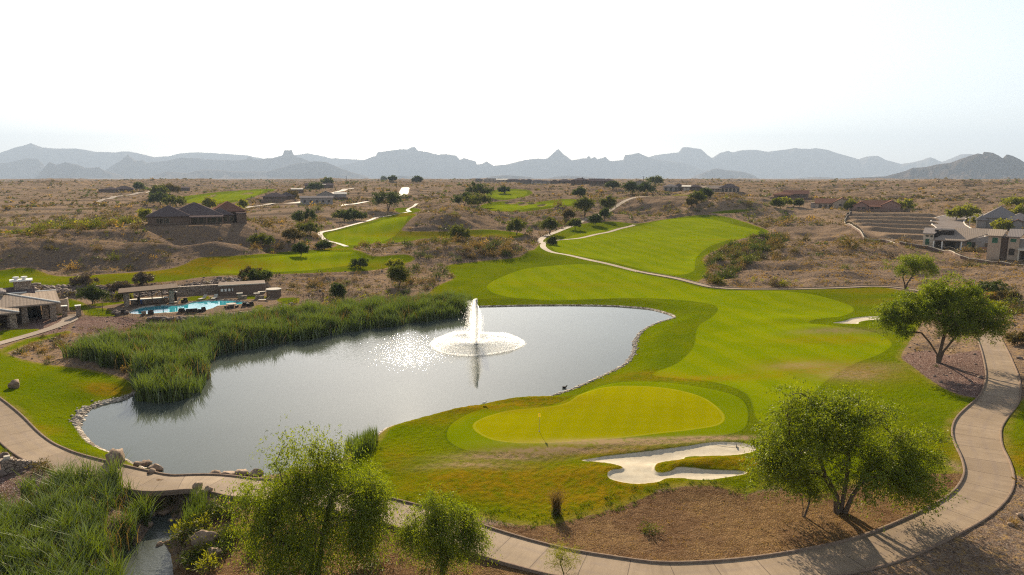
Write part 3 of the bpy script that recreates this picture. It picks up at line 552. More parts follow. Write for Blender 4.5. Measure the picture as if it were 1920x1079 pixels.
LF = dict(
 mesq=leafm('mesquite_leaf', ((0.082, 0.124, 0.0044), (0.189, 0.220, 0.0073), (0.115, 0.142, 0.0058)), .52), willow=leafm('willow_leaf', ((0.094, 0.139, 0.0050), (0.199, 0.231, 0.0101), (0.117, 0.154, 0.0063)), .55),
 dark=leafm('dark_leaf', ((0.029, 0.049, 0.0065), (0.058, 0.078, 0.0097), (0.037, 0.049, 0.0081)), .4), olive=leafm('olive_scrub', ((0.0780, 0.0612, 0.0180), (0.1326, 0.0972, 0.0270), (0.0663, 0.0540, 0.0180)), .35), tansc=leafm('dry_scrub', ((0.1482, 0.0972, 0.0360), (0.2106, 0.1368, 0.0510), (0.1170, 0.0756, 0.0300)), .3), gold=leafm('golden_straw', ((0.2496, 0.1512, 0.0420), (0.3432, 0.2160, 0.0600), (0.1872, 0.1152, 0.0360)), .35),
 green=leafm('green_shrub', ((0.051, 0.070, 0.0060), (0.103, 0.107, 0.0081), (0.066, 0.074, 0.0071)), .45), lime=leafm('lime_shrub', ((0.127, 0.145, 0.0052), (0.234, 0.222, 0.0079), (0.146, 0.154, 0.0063)), .5), reed=leafm('reed_blade', ((0.049, 0.083, 0.0040), (0.104, 0.142, 0.0048), (0.055, 0.083, 0.0036)), .42, .10, .35), turf=leafm('turf_tuft', ((0.0468, 0.0792, 0.0030), (0.0936, 0.1152, 0.0048), (0.0624, 0.0720, 0.0060)), .5), flag=leafm('yellow_flag_cloth', ((.80, .70, .02), (.82, .72, .02), (.78, .66, .02)), .5), purple=leafm('bare_twigs', ((0.1014, 0.0720, 0.0510), (0.1482, 0.1080, 0.0720), (0.0780, 0.0576, 0.0420)), .15))
# ------------------------------------------------------------------ setting: land, water, paths
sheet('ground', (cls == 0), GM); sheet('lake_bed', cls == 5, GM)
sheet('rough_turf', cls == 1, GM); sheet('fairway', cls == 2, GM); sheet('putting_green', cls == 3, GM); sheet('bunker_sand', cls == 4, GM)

FX, FY = [float(t[0]) for t in at(893, 645)]; FX, FY = [float(t) for t in flat(893, 645, 0.0)]
def water_mat(name, base, ripple, rough=.05, glit=True):
    q = NT(name, rough, .5); q.b.inputs['IOR'].default_value = 1.33
    w = q.noise(1.6, 3, vec=q.scale(q.pos, (1, 1.8, 1)), rough=.5); w2 = q.noise(5.5, 2, vec=q.scale(q.pos, (1, 1.6, 1)), rough=.5)
    big = q.noise(.05, 3)
    h = q.math('ADD', q.math('MULTIPLY', w, .6), q.math('MULTIPLY', w2, .4))
    b = q.n('ShaderNodeBump'); q.put(b.inputs['Height'], h); b.inputs['Distance'].default_value = .05
    if glit:   # spray from the fountain, carried left by the breeze, roughens the surface
        s_ = q.n('ShaderNodeSeparateXYZ'); q.put(s_.inputs[0], q.pos)
        warp = q.math('ADD', q.math('MULTIPLY', q.math('SUBTRACT', q.noise(.35, 4, rough=.7), .5), .5), q.math('MULTIPLY', q.math('SUBTRACT', q.noise(1.9, 4, vec=q.scale(q.pos, (1, .6, 1)), rough=.85), .5), 2.4))
        dx = q.math('DIVIDE', q.math('SUBTRACT', s_.outputs[0], FX - 9.5), 14.5); dy = q.math('DIVIDE', q.math('SUBTRACT', s_.outputs[1], FY - 3.0), 12.5)
        r = q.math('ADD', q.math('SQRT', q.math('ADD', q.math('MULTIPLY', dx, dx), q.math('MULTIPLY', dy, dy))), warp)
        k = q.rng(r, 1.05, .60, ripple, .75)
        dx = q.math('DIVIDE', q.math('SUBTRACT', s_.outputs[0], FX + 6.0), 20.0); dy = q.math('DIVIDE', q.math('SUBTRACT', s_.outputs[1], FY - 7), 16.0)
        r = q.math('ADD', q.math('SQRT', q.math('ADD', q.math('MULTIPLY', dx, dx), q.math('MULTIPLY', dy, dy))), warp)
        k = q.math('MAXIMUM', k, q.rng(r, 1.2, .4, ripple, ripple * 3.0))
        q.put(b.inputs['Strength'], k)
    else: b.inputs['Strength'].default_value = ripple
    return q.fin(q.mix(q.rng(big, .3, .7), base, tuple(c * 1.25 for c in base)), b.outputs[0])
WM = water_mat('pond_water', (.050, .058, .048), .035, .035); SM = water_mat('stream_water', (.045, .05, .042), 1.0, .10, False)
def flat_poly(name, poly, z, mat, grow=0.0):
    c = poly.mean(0)
    import mathutils.geometry as mg
    pts = [Vector((p[0], p[1], 0)) for p in poly]
    tris = mg.tessellate_polygon([pts])
    v = np.array([(p[0], p[1], z) for p in poly]); f = np.array(tris)
    a = v[f[:, 1]] - v[f[:, 0]]; b = v[f[:, 2]] - v[f[:, 0]]; neg = (a[:, 0] * b[:, 1] - a[:, 1] * b[:, 0]) < 0; f[neg] = f[neg][:, ::-1]
    return mesh_np(name, v, f, mat)
def offset_poly(poly, d):
    q = np.roll(poly, -1, 0) - np.roll(poly, 1, 0); n = np.c_[q[:, 1], -q[:, 0]]; n /= np.linalg.norm(n, axis=1, keepdims=True) + 1e-9
    a = np.sum(poly[:, 0] * np.roll(poly[:, 1], -1) - np.roll(poly[:, 0], -1) * poly[:, 1])
    return poly + n * (d if a > 0 else -d)
tag(flat_poly('pond_water', offset_poly(POND, .6), 0.0, WM), kind='structure')
tag(flat_poly('stream_water', offset_poly(STREAM, 1.6), -1.36, SM), kind='structure')
qp = NT('pool_water', .04, .5); cau = qp.vor(.8, feat='DISTANCE_TO_EDGE'); tag(flat_poly('pool_water', offset_poly(POOL, .05), .74, qp.fin(qp.mix(qp.rng(qp.noise(.9, 2, dist=1), .4, .65, 0, .5), (.015, .24, .30), (.06, .38, .42)), qp.bump(qp.noise(3, 2), .12, .05))), kind='structure')

def strip(name, line, mat, lift=.07, cols=6, step=.7, i0=0.0, i1=1.0, kerbs=None, kmat=None, kw=.16, kh=.11):
    pts, w = line; seg = np.r_[0, np.cumsum(np.hypot(*np.diff(pts, axis=0).T))]
    L = np.arange(seg[-1] * i0, seg[-1] * i1, step); x = np.interp(L, seg, pts[:, 0]); y = np.interp(L, seg, pts[:, 1]); ww = np.interp(L, seg, w)
    for _ in range(3):
        x[1:-1] = (x[:-2] + 2 * x[1:-1] + x[2:]) / 4; y[1:-1] = (y[:-2] + 2 * y[1:-1] + y[2:]) / 4
    tx, ty = np.gradient(x), np.gradient(y); l = np.hypot(tx, ty) + 1e-9; nx, ny = -ty / l, tx / l
    t = np.linspace(-.5, .5, cols); XX = x[:, None] + nx[:, None] * t * ww[:, None]; YY = y[:, None] + ny[:, None] * t * ww[:, None]
    ZZ = samp(ZP, XX, YY)
    ZZ = ZZ[:, [cols // 2]] * .5 + ZZ * .5
    for _ in range(4): ZZ[1:-1] = (ZZ[:-2] + 2 * ZZ[1:-1] + ZZ[2:]) / 4
    ZZ = ZZ + lift
    n = len(L); v = np.stack([XX, YY, ZZ], -1).reshape(-1, 3); i, j = np.meshgrid(np.arange(n - 1), np.arange(cols - 1), indexing='ij')
    f = np.stack([i * cols + j, (i + 1) * cols + j, (i + 1) * cols + j + 1, i * cols + j + 1], -1).reshape(-1, 4)[:, ::-1]
    PU = np.repeat(L, cols); PV = (t[None, :] * ww[:, None]).ravel()
    # a turned-down edge gives the slab its thickness
    o = mesh_np(name, v, f, mat, smooth=True, attrs={'pu': ('FLOAT', PU), 'pv': ('FLOAT', PV)}); tag(o, kind='structure')
    out = [o]
    for side in (kerbs or ()):
        e = 0 if side < 0 else cols - 1; s = -1 if side < 0 else 1
        ex, ey, ez = XX[:, e], YY[:, e], ZZ[:, e]
        prof = [(-.004, -.3), (-.004, kh), (.03, kh + .012), (kw - .03, kh + .012), (kw, kh), (kw, -.3)]
        vv = np.stack([np.stack([ex + nx * s * a, ey + ny * s * a, ez + b], -1) for a, b in prof], 1); m = len(prof)
        i, j = np.meshgrid(np.arange(n - 1), np.arange(m - 1), indexing='ij')
        ff = np.stack([i * m + j, i * m + j + 1, (i + 1) * m + j + 1, (i + 1) * m + j], -1).reshape(-1, 4)
        if s < 0: ff = ff[:, ::-1]
        k = mesh_np('kerb', vv.reshape(-1, 3), ff, kmat); tag(k, kind='structure'); out.append(k)
    return out
strip('cart_path', PATH1, MT['conc'], kerbs=(-1, 1), kmat=MT['kerb'], i1=.66); strip('cart_path', PATH1, MT['conc'], i0=.655, lift=.066)
strip('cart_path', PATH2, MT['conc'], step=1.2); strip('cart_path', PATH3, MT['conc2'], lift=.12, step=1.2); strip('footpath', PATH4, MT['conc2'], lift=.09)
for rd in (ROADL, ROADM, ROADN, ROADK): strip('road', rd, MT['conc2'], lift=.25, step=2)
strip('road', ROADR, MT['asph'], lift=.2, step=1.0, kerbs=(-1, 1), kmat=MT['pkerb'], kw=.5, kh=.14)
dk = flat_poly('pool_deck', DECK, .80, MT['deck']); dk.name = 'tmp_deck'
# deck with the pool cut out of it: rebuilt as a ring of quads around the basin plus the outer field
def deck_mesh():
    m = (s_deck > 0) & (s_pool < 0)
    bpy.data.objects.remove(dk)
    import mathutils.geometry as mg
    outer = [Vector((*p, 0)) for p in DECK]; inner = [Vector((*p, 0)) for p in POOL]
    tris = mg.tessellate_polygon([outer, inner]); v = np.array([(p.x, p.y, .86) for p in outer + inner]); f = np.array(tris)
    a = v[f[:, 1]] - v[f[:, 0]]; b = v[f[:, 2]] - v[f[:, 0]]; neg = (a[:, 0] * b[:, 1] - a[:, 1] * b[:, 0]) < 0; f[neg] = f[neg][:, ::-1]
    return tag(mesh_np('pool_deck', v, f, MT['deck']), kind='structure')
deck_mesh()
def ring(name, poly, w, z0, z1, mat):
    a = poly; b = offset_poly(poly, w); n = len(a); v = np.vstack([np.c_[a, np.full(n, z0)], np.c_[a, np.full(n, z1)], np.c_[b, np.full(n, z1)], np.c_[b, np.full(n, z0)]])
    i = np.arange(n); j = (i + 1) % n; f = np.vstack([np.stack([i + k * n, j + k * n, j + (k + 1) * n, i + (k + 1) * n], -1) for k in range(3)])
    return mesh_np(name, v, f, mat)
tag(ring('pool_coping', POOL, .45, .5, .90, MT['cushion']), kind='structure')

# ------------------------------------------------------------------ mountains
def mount_mat(name, c1, c2):
    q = NT(name, 1, 0); n = q.noise(.006, 6, rough=.7); n2 = q.noise(.03, 5, rough=.7)
    return q.fin(q.mix(q.rng(q.math('ADD', q.math('MULTIPLY', n, .6), q.math('MULTIPLY', n2, .4)), .4, .6), c1, c2), q.bump(n2, .7, 12))
MM = mount_mat('mountain_rock', (.085, .07, .06), (.16, .13, .105)); MM2 = mount_mat('near_mountain_rock', (.028, .023, .02), (.075, .055, .042))
def mountain(D, sil, W, mat, seed, base=16.0, rough_=.42):
    W *= .8; D *= 1.75
    p = P(sil); px = np.array([a[0] for a in p]); py = np.array([a[1] for a in p])
    xs = np.arange(px[0], px[-1], 2.0); ys = np.interp(xs, px, py); ys = ys + fbm(xs / 13.0, xs * 0 + seed, seed, 3) * .55 * np.clip((336 - ys) / 30, 0, 1)
    dx, dy, dz = ray(xs, ys); h = np.hypot(dx, dy); az = np.arctan2(dx, dy); H = np.maximum(CH + D * dz / h - base, 1.0)
    edge = np.minimum(1, np.minimum(np.arange(len(xs)), np.arange(len(xs))[::-1]) / 6.0); H = H * edge
    T = np.linspace(-1, 1, 81); TT, AA = np.meshgrid(T, az, indexing='ij'); HH = np.ones(len(T))[:, None] * H
    s = 1 - np.abs(TT); shp = .62 * s ** 1.5 + .38 * sstep(.45, 1, s)
    X0 = AA * D; Y0 = TT * W
    env = np.sin(np.pi * np.clip(np.abs(TT), 0, 1)) ** .8
    nz = ridged(X0 / (W * .42) + seed, Y0 / (W * .8) + seed, seed, 5) - .55
    zz = base - 12 + HH * (shp + env * nz * rough_) + 12 * s
    zz = np.minimum(zz, base + HH * (1 - .15 * np.abs(TT)) + 1)
    d = D + TT * W + perlin(X0 / W, Y0 * 0, seed + 5) * 0
    v = np.stack([np.sin(AA) * d, np.cos(AA) * d, zz], -1).reshape(-1, 3); m = len(az); i, j = np.meshgrid(np.arange(80), np.arange(m - 1), indexing='ij')
    f = np.stack([i * m + j, i * m + j + 1, (i + 1) * m + j + 1, (i + 1) * m + j], -1).reshape(-1, 4)
    tag(mesh_np('mountain', v, f, mat, smooth=False), kind='structure')
mountain(9000, "-220,318 -100,300 0,287 25,278 42,274 57,269 66,272 80,277 110,279 145,279 180,285 210,286 240,284 260,288 290,295 320,293 335,288 370,286 410,288 440,290 465,292 500,299 540,294 555,291 575,288 595,291 620,297 660,299 700,301 760,310 840,330", 1500, MM, 1)
mountain(6900, "-120,318 -60,312 20,305 50,297 72,299 85,312 110,326 130,334", 600, MM, 2)
mountain(5600, "60,334 75,325 92,304 105,309 122,305 145,309 160,315 185,314 200,322 240,332", 500, MM, 3)
mountain(6500, "175,333 200,318 215,308 228,301 233,295 237,293 240,288 243,294 247,296 255,302 268,301 275,305 290,304 310,302 340,296 370,297 400,300 440,301 462,299 467,294 478,299 510,297 525,293 530,292 533,282 547,282 550,291 560,295 600,310 640,322 700,332", 800, MM, 4)
mountain(5200, "270,335 310,322 350,325 380,318 410,319 440,322 500,322 530,314 560,306 590,303 610,304 625,310 655,322 700,334", 600, MM, 5)
mountain(7600, "600,325 640,310 680,301 700,294 705,293 707,286 730,283 750,280 765,281 771,276 778,276 783,283 800,285 822,291 835,289 855,292 862,300 870,297 892,303 894,309 905,307 912,303 925,311 950,309 970,304 985,300 1005,298 1025,298 1035,290 1042,283 1047,279 1056,289 1072,301 1095,297 1100,297 1104,292 1108,298 1115,294 1120,299 1135,295 1143,302 1168,301 1172,291 1185,290 1197,287 1210,293 1230,300 1280,305 1310,316 1360,327 1420,335", 1100, MM, 6)
mountain(8800, "1120,325 1180,305 1230,291 1272,286 1280,277 1290,276 1305,279 1315,280 1325,290 1335,297 1350,287 1365,283 1375,286 1390,282 1415,281 1440,285 1470,281 1492,278 1515,280 1530,278 1550,281 1565,286 1600,296 1610,299 1625,294 1645,292 1660,300 1690,308 1720,303 1745,295 1765,304 1785,297 1800,290 1820,289 1860,300 2000,310 2150,325", 1500, MM, 7)
mountain(5400, "1290,335 1320,324 1335,318 1345,316 1360,319 1390,322 1405,326 1430,335", 450, MM, 8)
mountain(3300, "1540,338 1620,333 1660,331 1690,323 1700,320 1712,315 1735,314 1755,309 1780,306 1800,299 1820,292 1833,288 1842,290 1845,285 1862,287 1872,292 1880,297 1888,290 1900,293 1912,299 1920,305 1960,315 2040,322 2140,335", 620, MM2, 9, base=17, rough_=.85)
for k, (x0, x1, h_) in enumerate(((900, 1010, 329), (1020, 1130, 330), (1480, 1600, 332), (700, 820, 330))):
    mountain(4600 + 150 * k, f"{x0},336 {x0+20},{h_+2} {(x0+x1)//2-12},{h_} {(x0+x1)//2+14},{h_+1} {x1-18},{h_+3} {x1},336", 250, MM, 20 + k)

# ------------------------------------------------------------------ air, sky, sun, camera
def haze():
    x0, x1, y0, y1, z0, z1 = -24500, 24500, -24500, 24500, -22, 1500
    v = [(x, y, z) for z in (z0, z1) for y in (y0, y1) for x in (x0, x1)]; f = [(0, 2, 3, 1), (4, 5, 7, 6), (0, 1, 5, 4), (2, 6, 7, 3), (0, 4, 6, 2), (1, 3, 7, 5)]
    m = bpy.data.materials.new('haze'); m.use_nodes = True; t = m.node_tree; t.nodes.remove(t.nodes['Principled BSDF']); pv = t.nodes.new('ShaderNodeVolumePrincipled')
    pv.inputs['Color'].default_value = HZC; pv.inputs['Density'].default_value = HZD; pv.inputs['Anisotropy'].default_value = HZG
    t.links.new(pv.outputs[0], t.nodes['Material Output'].inputs['Volume'])
    tag(mesh_np('haze', np.array(v, float), np.array(f), m), kind='stuff')
HZC = (.62, .76, .97, 1); HZD = 8.5e-5; HZG = .0
haze()
w = bpy.data.worlds.new('World'); SC.world = w; w.use_nodes = True; t = w.node_tree; sky = t.nodes.new('ShaderNodeTexSky'); sky.sky_type = 'NISHITA'; sky.sun_disc = False
sky.sun_elevation = SUN_EL; sky.sun_rotation = SUN_AZ; sky.air_density = 1.0; sky.dust_density = 1.2; sky.ozone_density = .8; sky.altitude = 200
hs = t.nodes.new('ShaderNodeHueSaturation'); hs.inputs['Saturation'].default_value = .55; t.links.new(sky.outputs[0], hs.inputs['Color']); t.links.new(hs.outputs[0], t.nodes['Background'].inputs[0]); t.nodes['Background'].inputs[1].default_value = .064
sl = bpy.data.lights.new('sun', 'SUN'); sl.energy = 5.0; sl.angle = R(.6); sl.color = (1, .855, .64); so_ = bpy.data.objects.new('sun', sl); COL.objects.link(so_)
sd = Vector((math.sin(SUN_AZ) * math.cos(SUN_EL), math.cos(SUN_AZ) * math.cos(SUN_EL), math.sin(SUN_EL))); so_.rotation_euler = sd.to_track_quat('Z', 'Y').to_euler()
cam = bpy.data.cameras.new('camera'); cam.sensor_width = 36; cam.lens = 36 * F / 1920; cam.clip_end = 60000; cam.clip_start = .5
co = bpy.data.objects.new('camera', cam); COL.objects.link(co); co.location = (0, 0, CH); co.rotation_euler = (math.pi / 2 - PITCH, 0, 0); SC.camera = co
vs = SC.view_settings; vs.view_transform = 'Standard'; vs.look = 'None'; vs.exposure = 1.5; vs.gamma = 1
SC.cycles.use_denoising = False; SC.cycles.max_bounces = 6; SC.cycles.diffuse_bounces = 2; SC.cycles.transparent_max_bounces = 8; SC.cycles.volume_bounces = 0; SC.cycles.caustics_reflective = False; SC.cycles.caustics_refractive = False
SC.cycles.sample_clamp_indirect = 6; SC.cycles.filter_width = 1.15
# ------------------------------------------------------------------ buildings and the things round them
class MB:
    def __init__(s): s.v = []; s.f = []
    def add(s, v, f): o = len(s.v); s.v += [tuple(p) for p in v]; s.f += [tuple(i + o for i in q) for q in f]; return s
    def box(s, x0, x1, y0, y1, z0, z1):
        return s.add([(x, y, z) for z in (z0, z1) for y in (y0, y1) for x in (x0, x1)], [(0, 2, 3, 1), (4, 5, 7, 6), (0, 1, 5, 4), (2, 6, 7, 3), (0, 4, 6, 2), (1, 3, 7, 5)])
    def slab(s, quad, t):
        """a thick sheet from four corner points, t downwards"""
        return s.add(list(quad) + [(x, y, z - t) for x, y, z in quad], [(0, 1, 2, 3), (7, 6, 5, 4), (0, 4, 5, 1), (1, 5, 6, 2), (2, 6, 7, 3), (3, 7, 4, 0)])
    def hip(s, x0, x1, y0, y1, z, rise, o=.6, t=.22, k=1.0):
        x0 -= o; x1 += o; y0 -= o; y1 += o; w, d = x1 - x0, y1 - y0; m = min(w, d) / 2 * k
        if w >= d: a, b = (x0 + m, (y0 + y1) / 2), (x1 - m, (y0 + y1) / 2)
        else: a, b = ((x0 + x1) / 2, y0 + m), ((x0 + x1) / 2, y1 - m)
        v = [(x0, y0, z), (x1, y0, z), (x1, y1, z), (x0, y1, z), (*a, z + rise), (*b, z + rise), (x0, y0, z - t), (x1, y0, z - t), (x1, y1, z - t), (x0, y1, z - t)]
        f = [(0, 1, 5, 4), (1, 2, 5), (2, 3, 4, 5), (3, 0, 4)] if w >= d else [(0, 1, 4), (1, 2, 5, 4), (2, 3, 5), (3, 0, 4, 5)]
        return s.add(v, f + [(0, 6, 7, 1), (1, 7, 8, 2), (2, 8, 9, 3), (3, 9, 6, 0), (6, 9, 8, 7)])
    def gable(s, x0, x1, y0, y1, z, rise, o=.5, t=.2, axis='x'):
        """ridge along x (or y); two thick slopes"""
        if axis == 'x':
            m = (y0 + y1) / 2; s.slab([(x0 - o, y0 - o, z - .1), (x1 + o, y0 - o, z - .1), (x1 + o, m, z + rise), (x0 - o, m, z + rise)], t); s.slab([(x1 + o, y1 + o, z - .1), (x0 - o, y1 + o, z - .1), (x0 - o, m, z + rise), (x1 + o, m, z + rise)], t)
        else:
            m = (x0 + x1) / 2; s.slab([(x0 - o, y1 + o, z - .1), (x0 - o, y0 - o, z - .1), (m, y0 - o, z + rise), (m, y1 + o, z + rise)], t); s.slab([(x1 + o, y0 - o, z - .1), (x1 + o, y1 + o, z - .1), (m, y1 + o, z + rise), (m, y0 - o, z + rise)], t)
        return s
    def prism(s, pts, y0, y1):
        n = len(pts); return s.add([(x, y0, z) for x, z in pts] + [(x, y1, z) for x, z in pts], [tuple(range(n)), tuple(range(2 * n - 1, n - 1, -1))] + [(i, i + n, (i + 1) % n + n, (i + 1) % n) for i in range(n)])
    def cyl(s, x, y, z0, z1, r0, r1=None, n=14):
        r1 = r0 if r1 is None else r1; a = [2 * math.pi * i / n for i in range(n)]
        return s.add([(x + r0 * math.cos(t), y + r0 * math.sin(t), z0) for t in a] + [(x + r1 * math.cos(t), y + r1 * math.sin(t), z1) for t in a], [tuple(range(n))[::-1], tuple(range(n, 2 * n))] + [(i, (i + 1) % n, (i + 1) % n + n, i + n) for i in range(n)])
    def bar(s, a, b, r, n=6):
        a, b = Vector(a), Vector(b); d = (b - a).normalized(); u = d.cross(Vector((0, 0, 1)) if abs(d.z) < .9 else Vector((1, 0, 0))).normalized(); w_ = d.cross(u); an = [2 * math.pi * i / n for i in range(n)]
        return s.add([p + (u * math.cos(t) + w_ * math.sin(t)) * r for p in (a, b) for t in an], [tuple(range(n)), tuple(range(2 * n - 1, n - 1, -1))] + [(i, i + n, (i + 1) % n + n, (i + 1) % n) for i in range(n)])
    def build(s, name, mat, parent=None, bevel=0):
        me = bpy.data.meshes.new(name); me.from_pydata(s.v, [], s.f); me.update(); me.materials.append(MT[mat] if isinstance(mat, str) else mat); o = bpy.data.objects.new(name, me); COL.objects.link(o)
        if parent: o.parent = parent
        if bevel: b = o.modifiers.new('b', 'BEVEL'); b.width = bevel; b.segments = 2
        return o
def window(root, x0, x1, y, z0, z1, mat='glass', frame='tan', d=.05, side='y'):
    """glass set in a proud frame on a wall facing -y (or on a wall facing +-x)"""
    t = .07; f = MB()
    def B(m, a0, a1, c0, c1, e0, e1):
        return m.box(a0, a1, y - e1, y - e0, c0, c1) if side == 'y' else m.box(y - e1 if side < 0 else y + e0, y - e0 if side < 0 else y + e1, a0, a1, c0, c1)
    B(f, x0 - t, x1 + t, z1, z1 + t, .003, d + .03); B(f, x0 - t, x1 + t, z0 - t, z0, .003, d + .05); B(f, x0 - t, x0, z0, z1, .003, d + .03); B(f, x1, x1 + t, z0, z1, .003, d + .03)
    o = f.build('window', frame, root); g = MB(); B(g, x0, x1, z0, z1, .002, d * .4); g.build('pane', mat, o); return o
def root_at(name, key, label, cat='house', group=None, rot=0.0):
    x, y, z, W, az, d = HS[key]; blocked.append((x + math.sin(az) * 6, y + math.cos(az) * 6, W / 2 + 1)); return empty(name, (x, y, z), -az + rot, label, cat, group), W
blocked = []
def house(key, label, blocks, wins=(), wall='tan', roof='roof', patio=None, chim=None, garage=None, rot=0.0, yard=None, group=None, name='house', solar=None):
    """blocks in fractions of the width: (x0, x1, y0, y1, height, roof kind, rise[, roof material, wall material])"""
    root, W = root_at(name, key, label, group=group, rot=rot); X = lambda a: (a - .5) * W
    for b in blocks:
        x0, x1, y0, y1, h, kind, rise = b[:7]; rm = b[7] if len(b) > 7 else roof; wm = b[8] if len(b) > 8 else wall; a0, a1 = X(x0), X(x1)
        w_ = MB().box(a0, a1, y0, y1, -1.2, h)
        if kind == 'gx': w_.add([(a0 + .01, y0, h - .02), (a0 + .01, y1, h - .02), (a0 + .01, (y0 + y1) / 2, h + rise - .2), (a1 - .01, y0, h - .02), (a1 - .01, y1, h - .02), (a1 - .01, (y0 + y1) / 2, h + rise - .2)], [(0, 2, 1), (3, 4, 5), (0, 3, 5, 2), (1, 2, 5, 4)])
        if kind == 'gy': w_.add([(a0, y0 + .01, h - .02), (a1, y0 + .01, h - .02), ((a0 + a1) / 2, y0 + .01, h + rise - .2), (a0, y1 - .01, h - .02), (a1, y1 - .01, h - .02), ((a0 + a1) / 2, y1 - .01, h + rise - .2)], [(0, 1, 2), (3, 5, 4), (0, 2, 5, 3), (1, 4, 5, 2)])
        w_.build('wall', wm, root); m = MB()
        if kind == 'hip': m.hip(a0, a1, y0, y1, h + .15, rise)
        elif kind == 'gx': m.gable(a0, a1, y0, y1, h + .12, rise)
        elif kind == 'gy': m.gable(a0, a1, y0, y1, h + .12, rise, axis='y')
        elif kind == 'shed': m.slab([(a0 - .5, y0 - .6, h + .05), (a1 + .5, y0 - .6, h + .05), (a1 + .5, y1 + .5, h + rise), (a0 - .5, y1 + .5, h + rise)], .25); w_2 = MB().add([(a0, y0, h - .01), (a1, y0, h - .01), (a1, y1, h - .01), (a0, y1, h - .01), (a0, y1, h + rise - .28), (a1, y1, h + rise - .28)], [(0, 1, 5, 4), (1, 2, 5), (0, 4, 3), (2, 3, 4, 5)]); w_2.build('gable_wall', wm, root)
        else: m.box(a0 - .1, a1 + .1, y0 - .1, y1 + .1, h, h + .35)
        m.build('roof', rm, root)
    for a in wins: window(root, X(a[0]), X(a[0]) + a[1], a[2], a[3], a[4], a[5] if len(a) > 5 else 'glass')
    if patio:
        x0, x1, yd, h, rm = patio; a0, a1 = X(x0), X(x1); MB().slab([(a0, -yd, h), (a1, -yd, h), (a1, .3, h + .35), (a0, .3, h + .35)], .25).build('patio_roof', rm, root); n = max(2, int((a1 - a0) / 4) + 1)
        for i in range(n): cx = a0 + .3 + (a1 - a0 - .6) * i / (n - 1); MB().box(cx - .2, cx + .2, -yd + .15, -yd + .5, -1, h - .22).build('column', wall, root)
    if chim: x0, y0, h = chim; MB().box(X(x0) - .5, X(x0) + .5, y0 - .4, y0 + .4, 2, h).box(X(x0) - .6, X(x0) + .6, y0 - .5, y0 + .5, h + .002, h + .15).build('chimney', wall, root)
    if garage: a, w_, hh = garage; MB().box(X(a), X(a) + w_, -.06, -.003, 0, hh).build('garage_door', 'brown', root)
    if solar: a, b, y0, y1, z = solar; MB().slab([(X(a), y0, z), (X(b), y0, z), (X(b), y1, z + .8), (X(a), y1, z + .8)], .08).build('solar_panel', 'paleroof', root)
    if yard:  # low block wall in front of the house, one piece with its plot
        yw = empty('yard_wall', root.location, -HS[key][4], yard, 'wall'); x0, x1, yd, h = -W / 2 - 1, W / 2 + 1, -5, 1.5; MB().box(x0, x1, yd, yd + .25, -2, h).build('panel', 'fence', yw); MB().box(x0, x0 + .25, yd + .255, 6, -2, h).build('panel', 'fence', yw); MB().box(x1 - .25, x1, yd + .255, 6, -2, h).build('panel', 'fence', yw)
    return root
def wins(n, a, b, w, y, z0, z1, mat='glass'): return [(a + (b - a) * i / max(1, n - 1), w, y, z0, z1, mat) for i in range(n)]
house('A', 'large low house with dark steep hip roofs on top of the scrub hill', [(0.02, .42, 0, 13, 2.7, 'hip', 3.3), (.20, .75, 2, 18, 2.7, 'hip', 4.0), (.62, .86, 4, 14, 2.6, 'hip', 2.2), (.66, 1.0, 8, 22, 3.6, 'hip', 3.2, 'redroof'), (.90, 1.0, 1.5, 7.9, 3.0, 'flat', 0)],
      wins(3, .10, .17, 1.6, 0, .5, 2.2) + wins(5, .45, .70, 1.5, 2, .3, 2.2) + wins(2, .76, .83, 1.2, 4, .6, 2.1), 'brown', patio=(.42, .76, 2.2, 2.5, 'roof'), chim=(.45, 9, 6.3))
MBt = MB()
house('B', 'dark low house alone on the far left plain with a two-part hip roof', [(.1, .6, 0, 12, 3, 'hip', 2), (.45, 1, 3, 15, 3.4, 'hip', 2.6), (-.0, .2, 2, 8, 2.8, 'hip', 1)], wins(4, .2, .5, 1.6, 0, .6, 2.2) + wins(2, .7, .85, 1.8, 3, .6, 2.4), 'brown', 'roof', yard='low dark wall in front of the far left house')
house('C', 'small dark flat-roofed house behind the scrub left of the far fairway', [(0, 1, 0, 10, 3.4, 'gx', 1.0), (.1, .5, -3, -.02, 3, 'flat', 0)], wins(3, .55, .85, 1.6, 0, .7, 2.3), 'brown')
house('D1', 'dark hip-roofed house beside the right end of the far fairway', [(0, .75, 0, 12, 3, 'hip', 2.4), (.5, 1, 5, 15, 3.2, 'hip', 2.6)], wins(4, .08, .6, 1.6, 0, .6, 2.2), 'brown', yard='dark block wall below the hip-roofed house by the far fairway')
house('D2', 'brown house with a pale flat solar roof behind the hip-roofed one', [(0, 1, 0, 8, 3.4, 'flat', 0)], wins(2, .2, .6, 1.6, 0, .8, 2.4), 'brown', solar=(0.05, .95, 0, 7, 3.9))
house('D3', 'long topmost neighbourhood house with a pale strip of roof', [(0, 1, 0, 12, 3.4, 'gx', 2.0)], wins(4, .1, .8, 1.6, 0, .7, 2.3), 'brown', solar=(.15, .75, .5, 5.2, 4.1))
house('D4', 'grey gabled neighbourhood house with a pale roof on its right wing', [(0, .62, 0, 11, 3, 'gy', 2.8, 'greyroof', 'grey'), (.6, 1, 3, 12, 3.6, 'gx', 1.2, 'paleroof', 'grey')], wins(2, .2, .4, 1.8, 0, .6, 2.2), 'grey', yard='grey block wall round the gabled neighbourhood house')
house('D5', 'grey house lying long and low in front of the other neighbourhood houses', [(0, 1, 0, 9, 4.2, 'gx', .9)], wins(5, .1, .85, 1.4, 0, 1.2, 2.6, 'glass'), 'grey', 'greyroof')
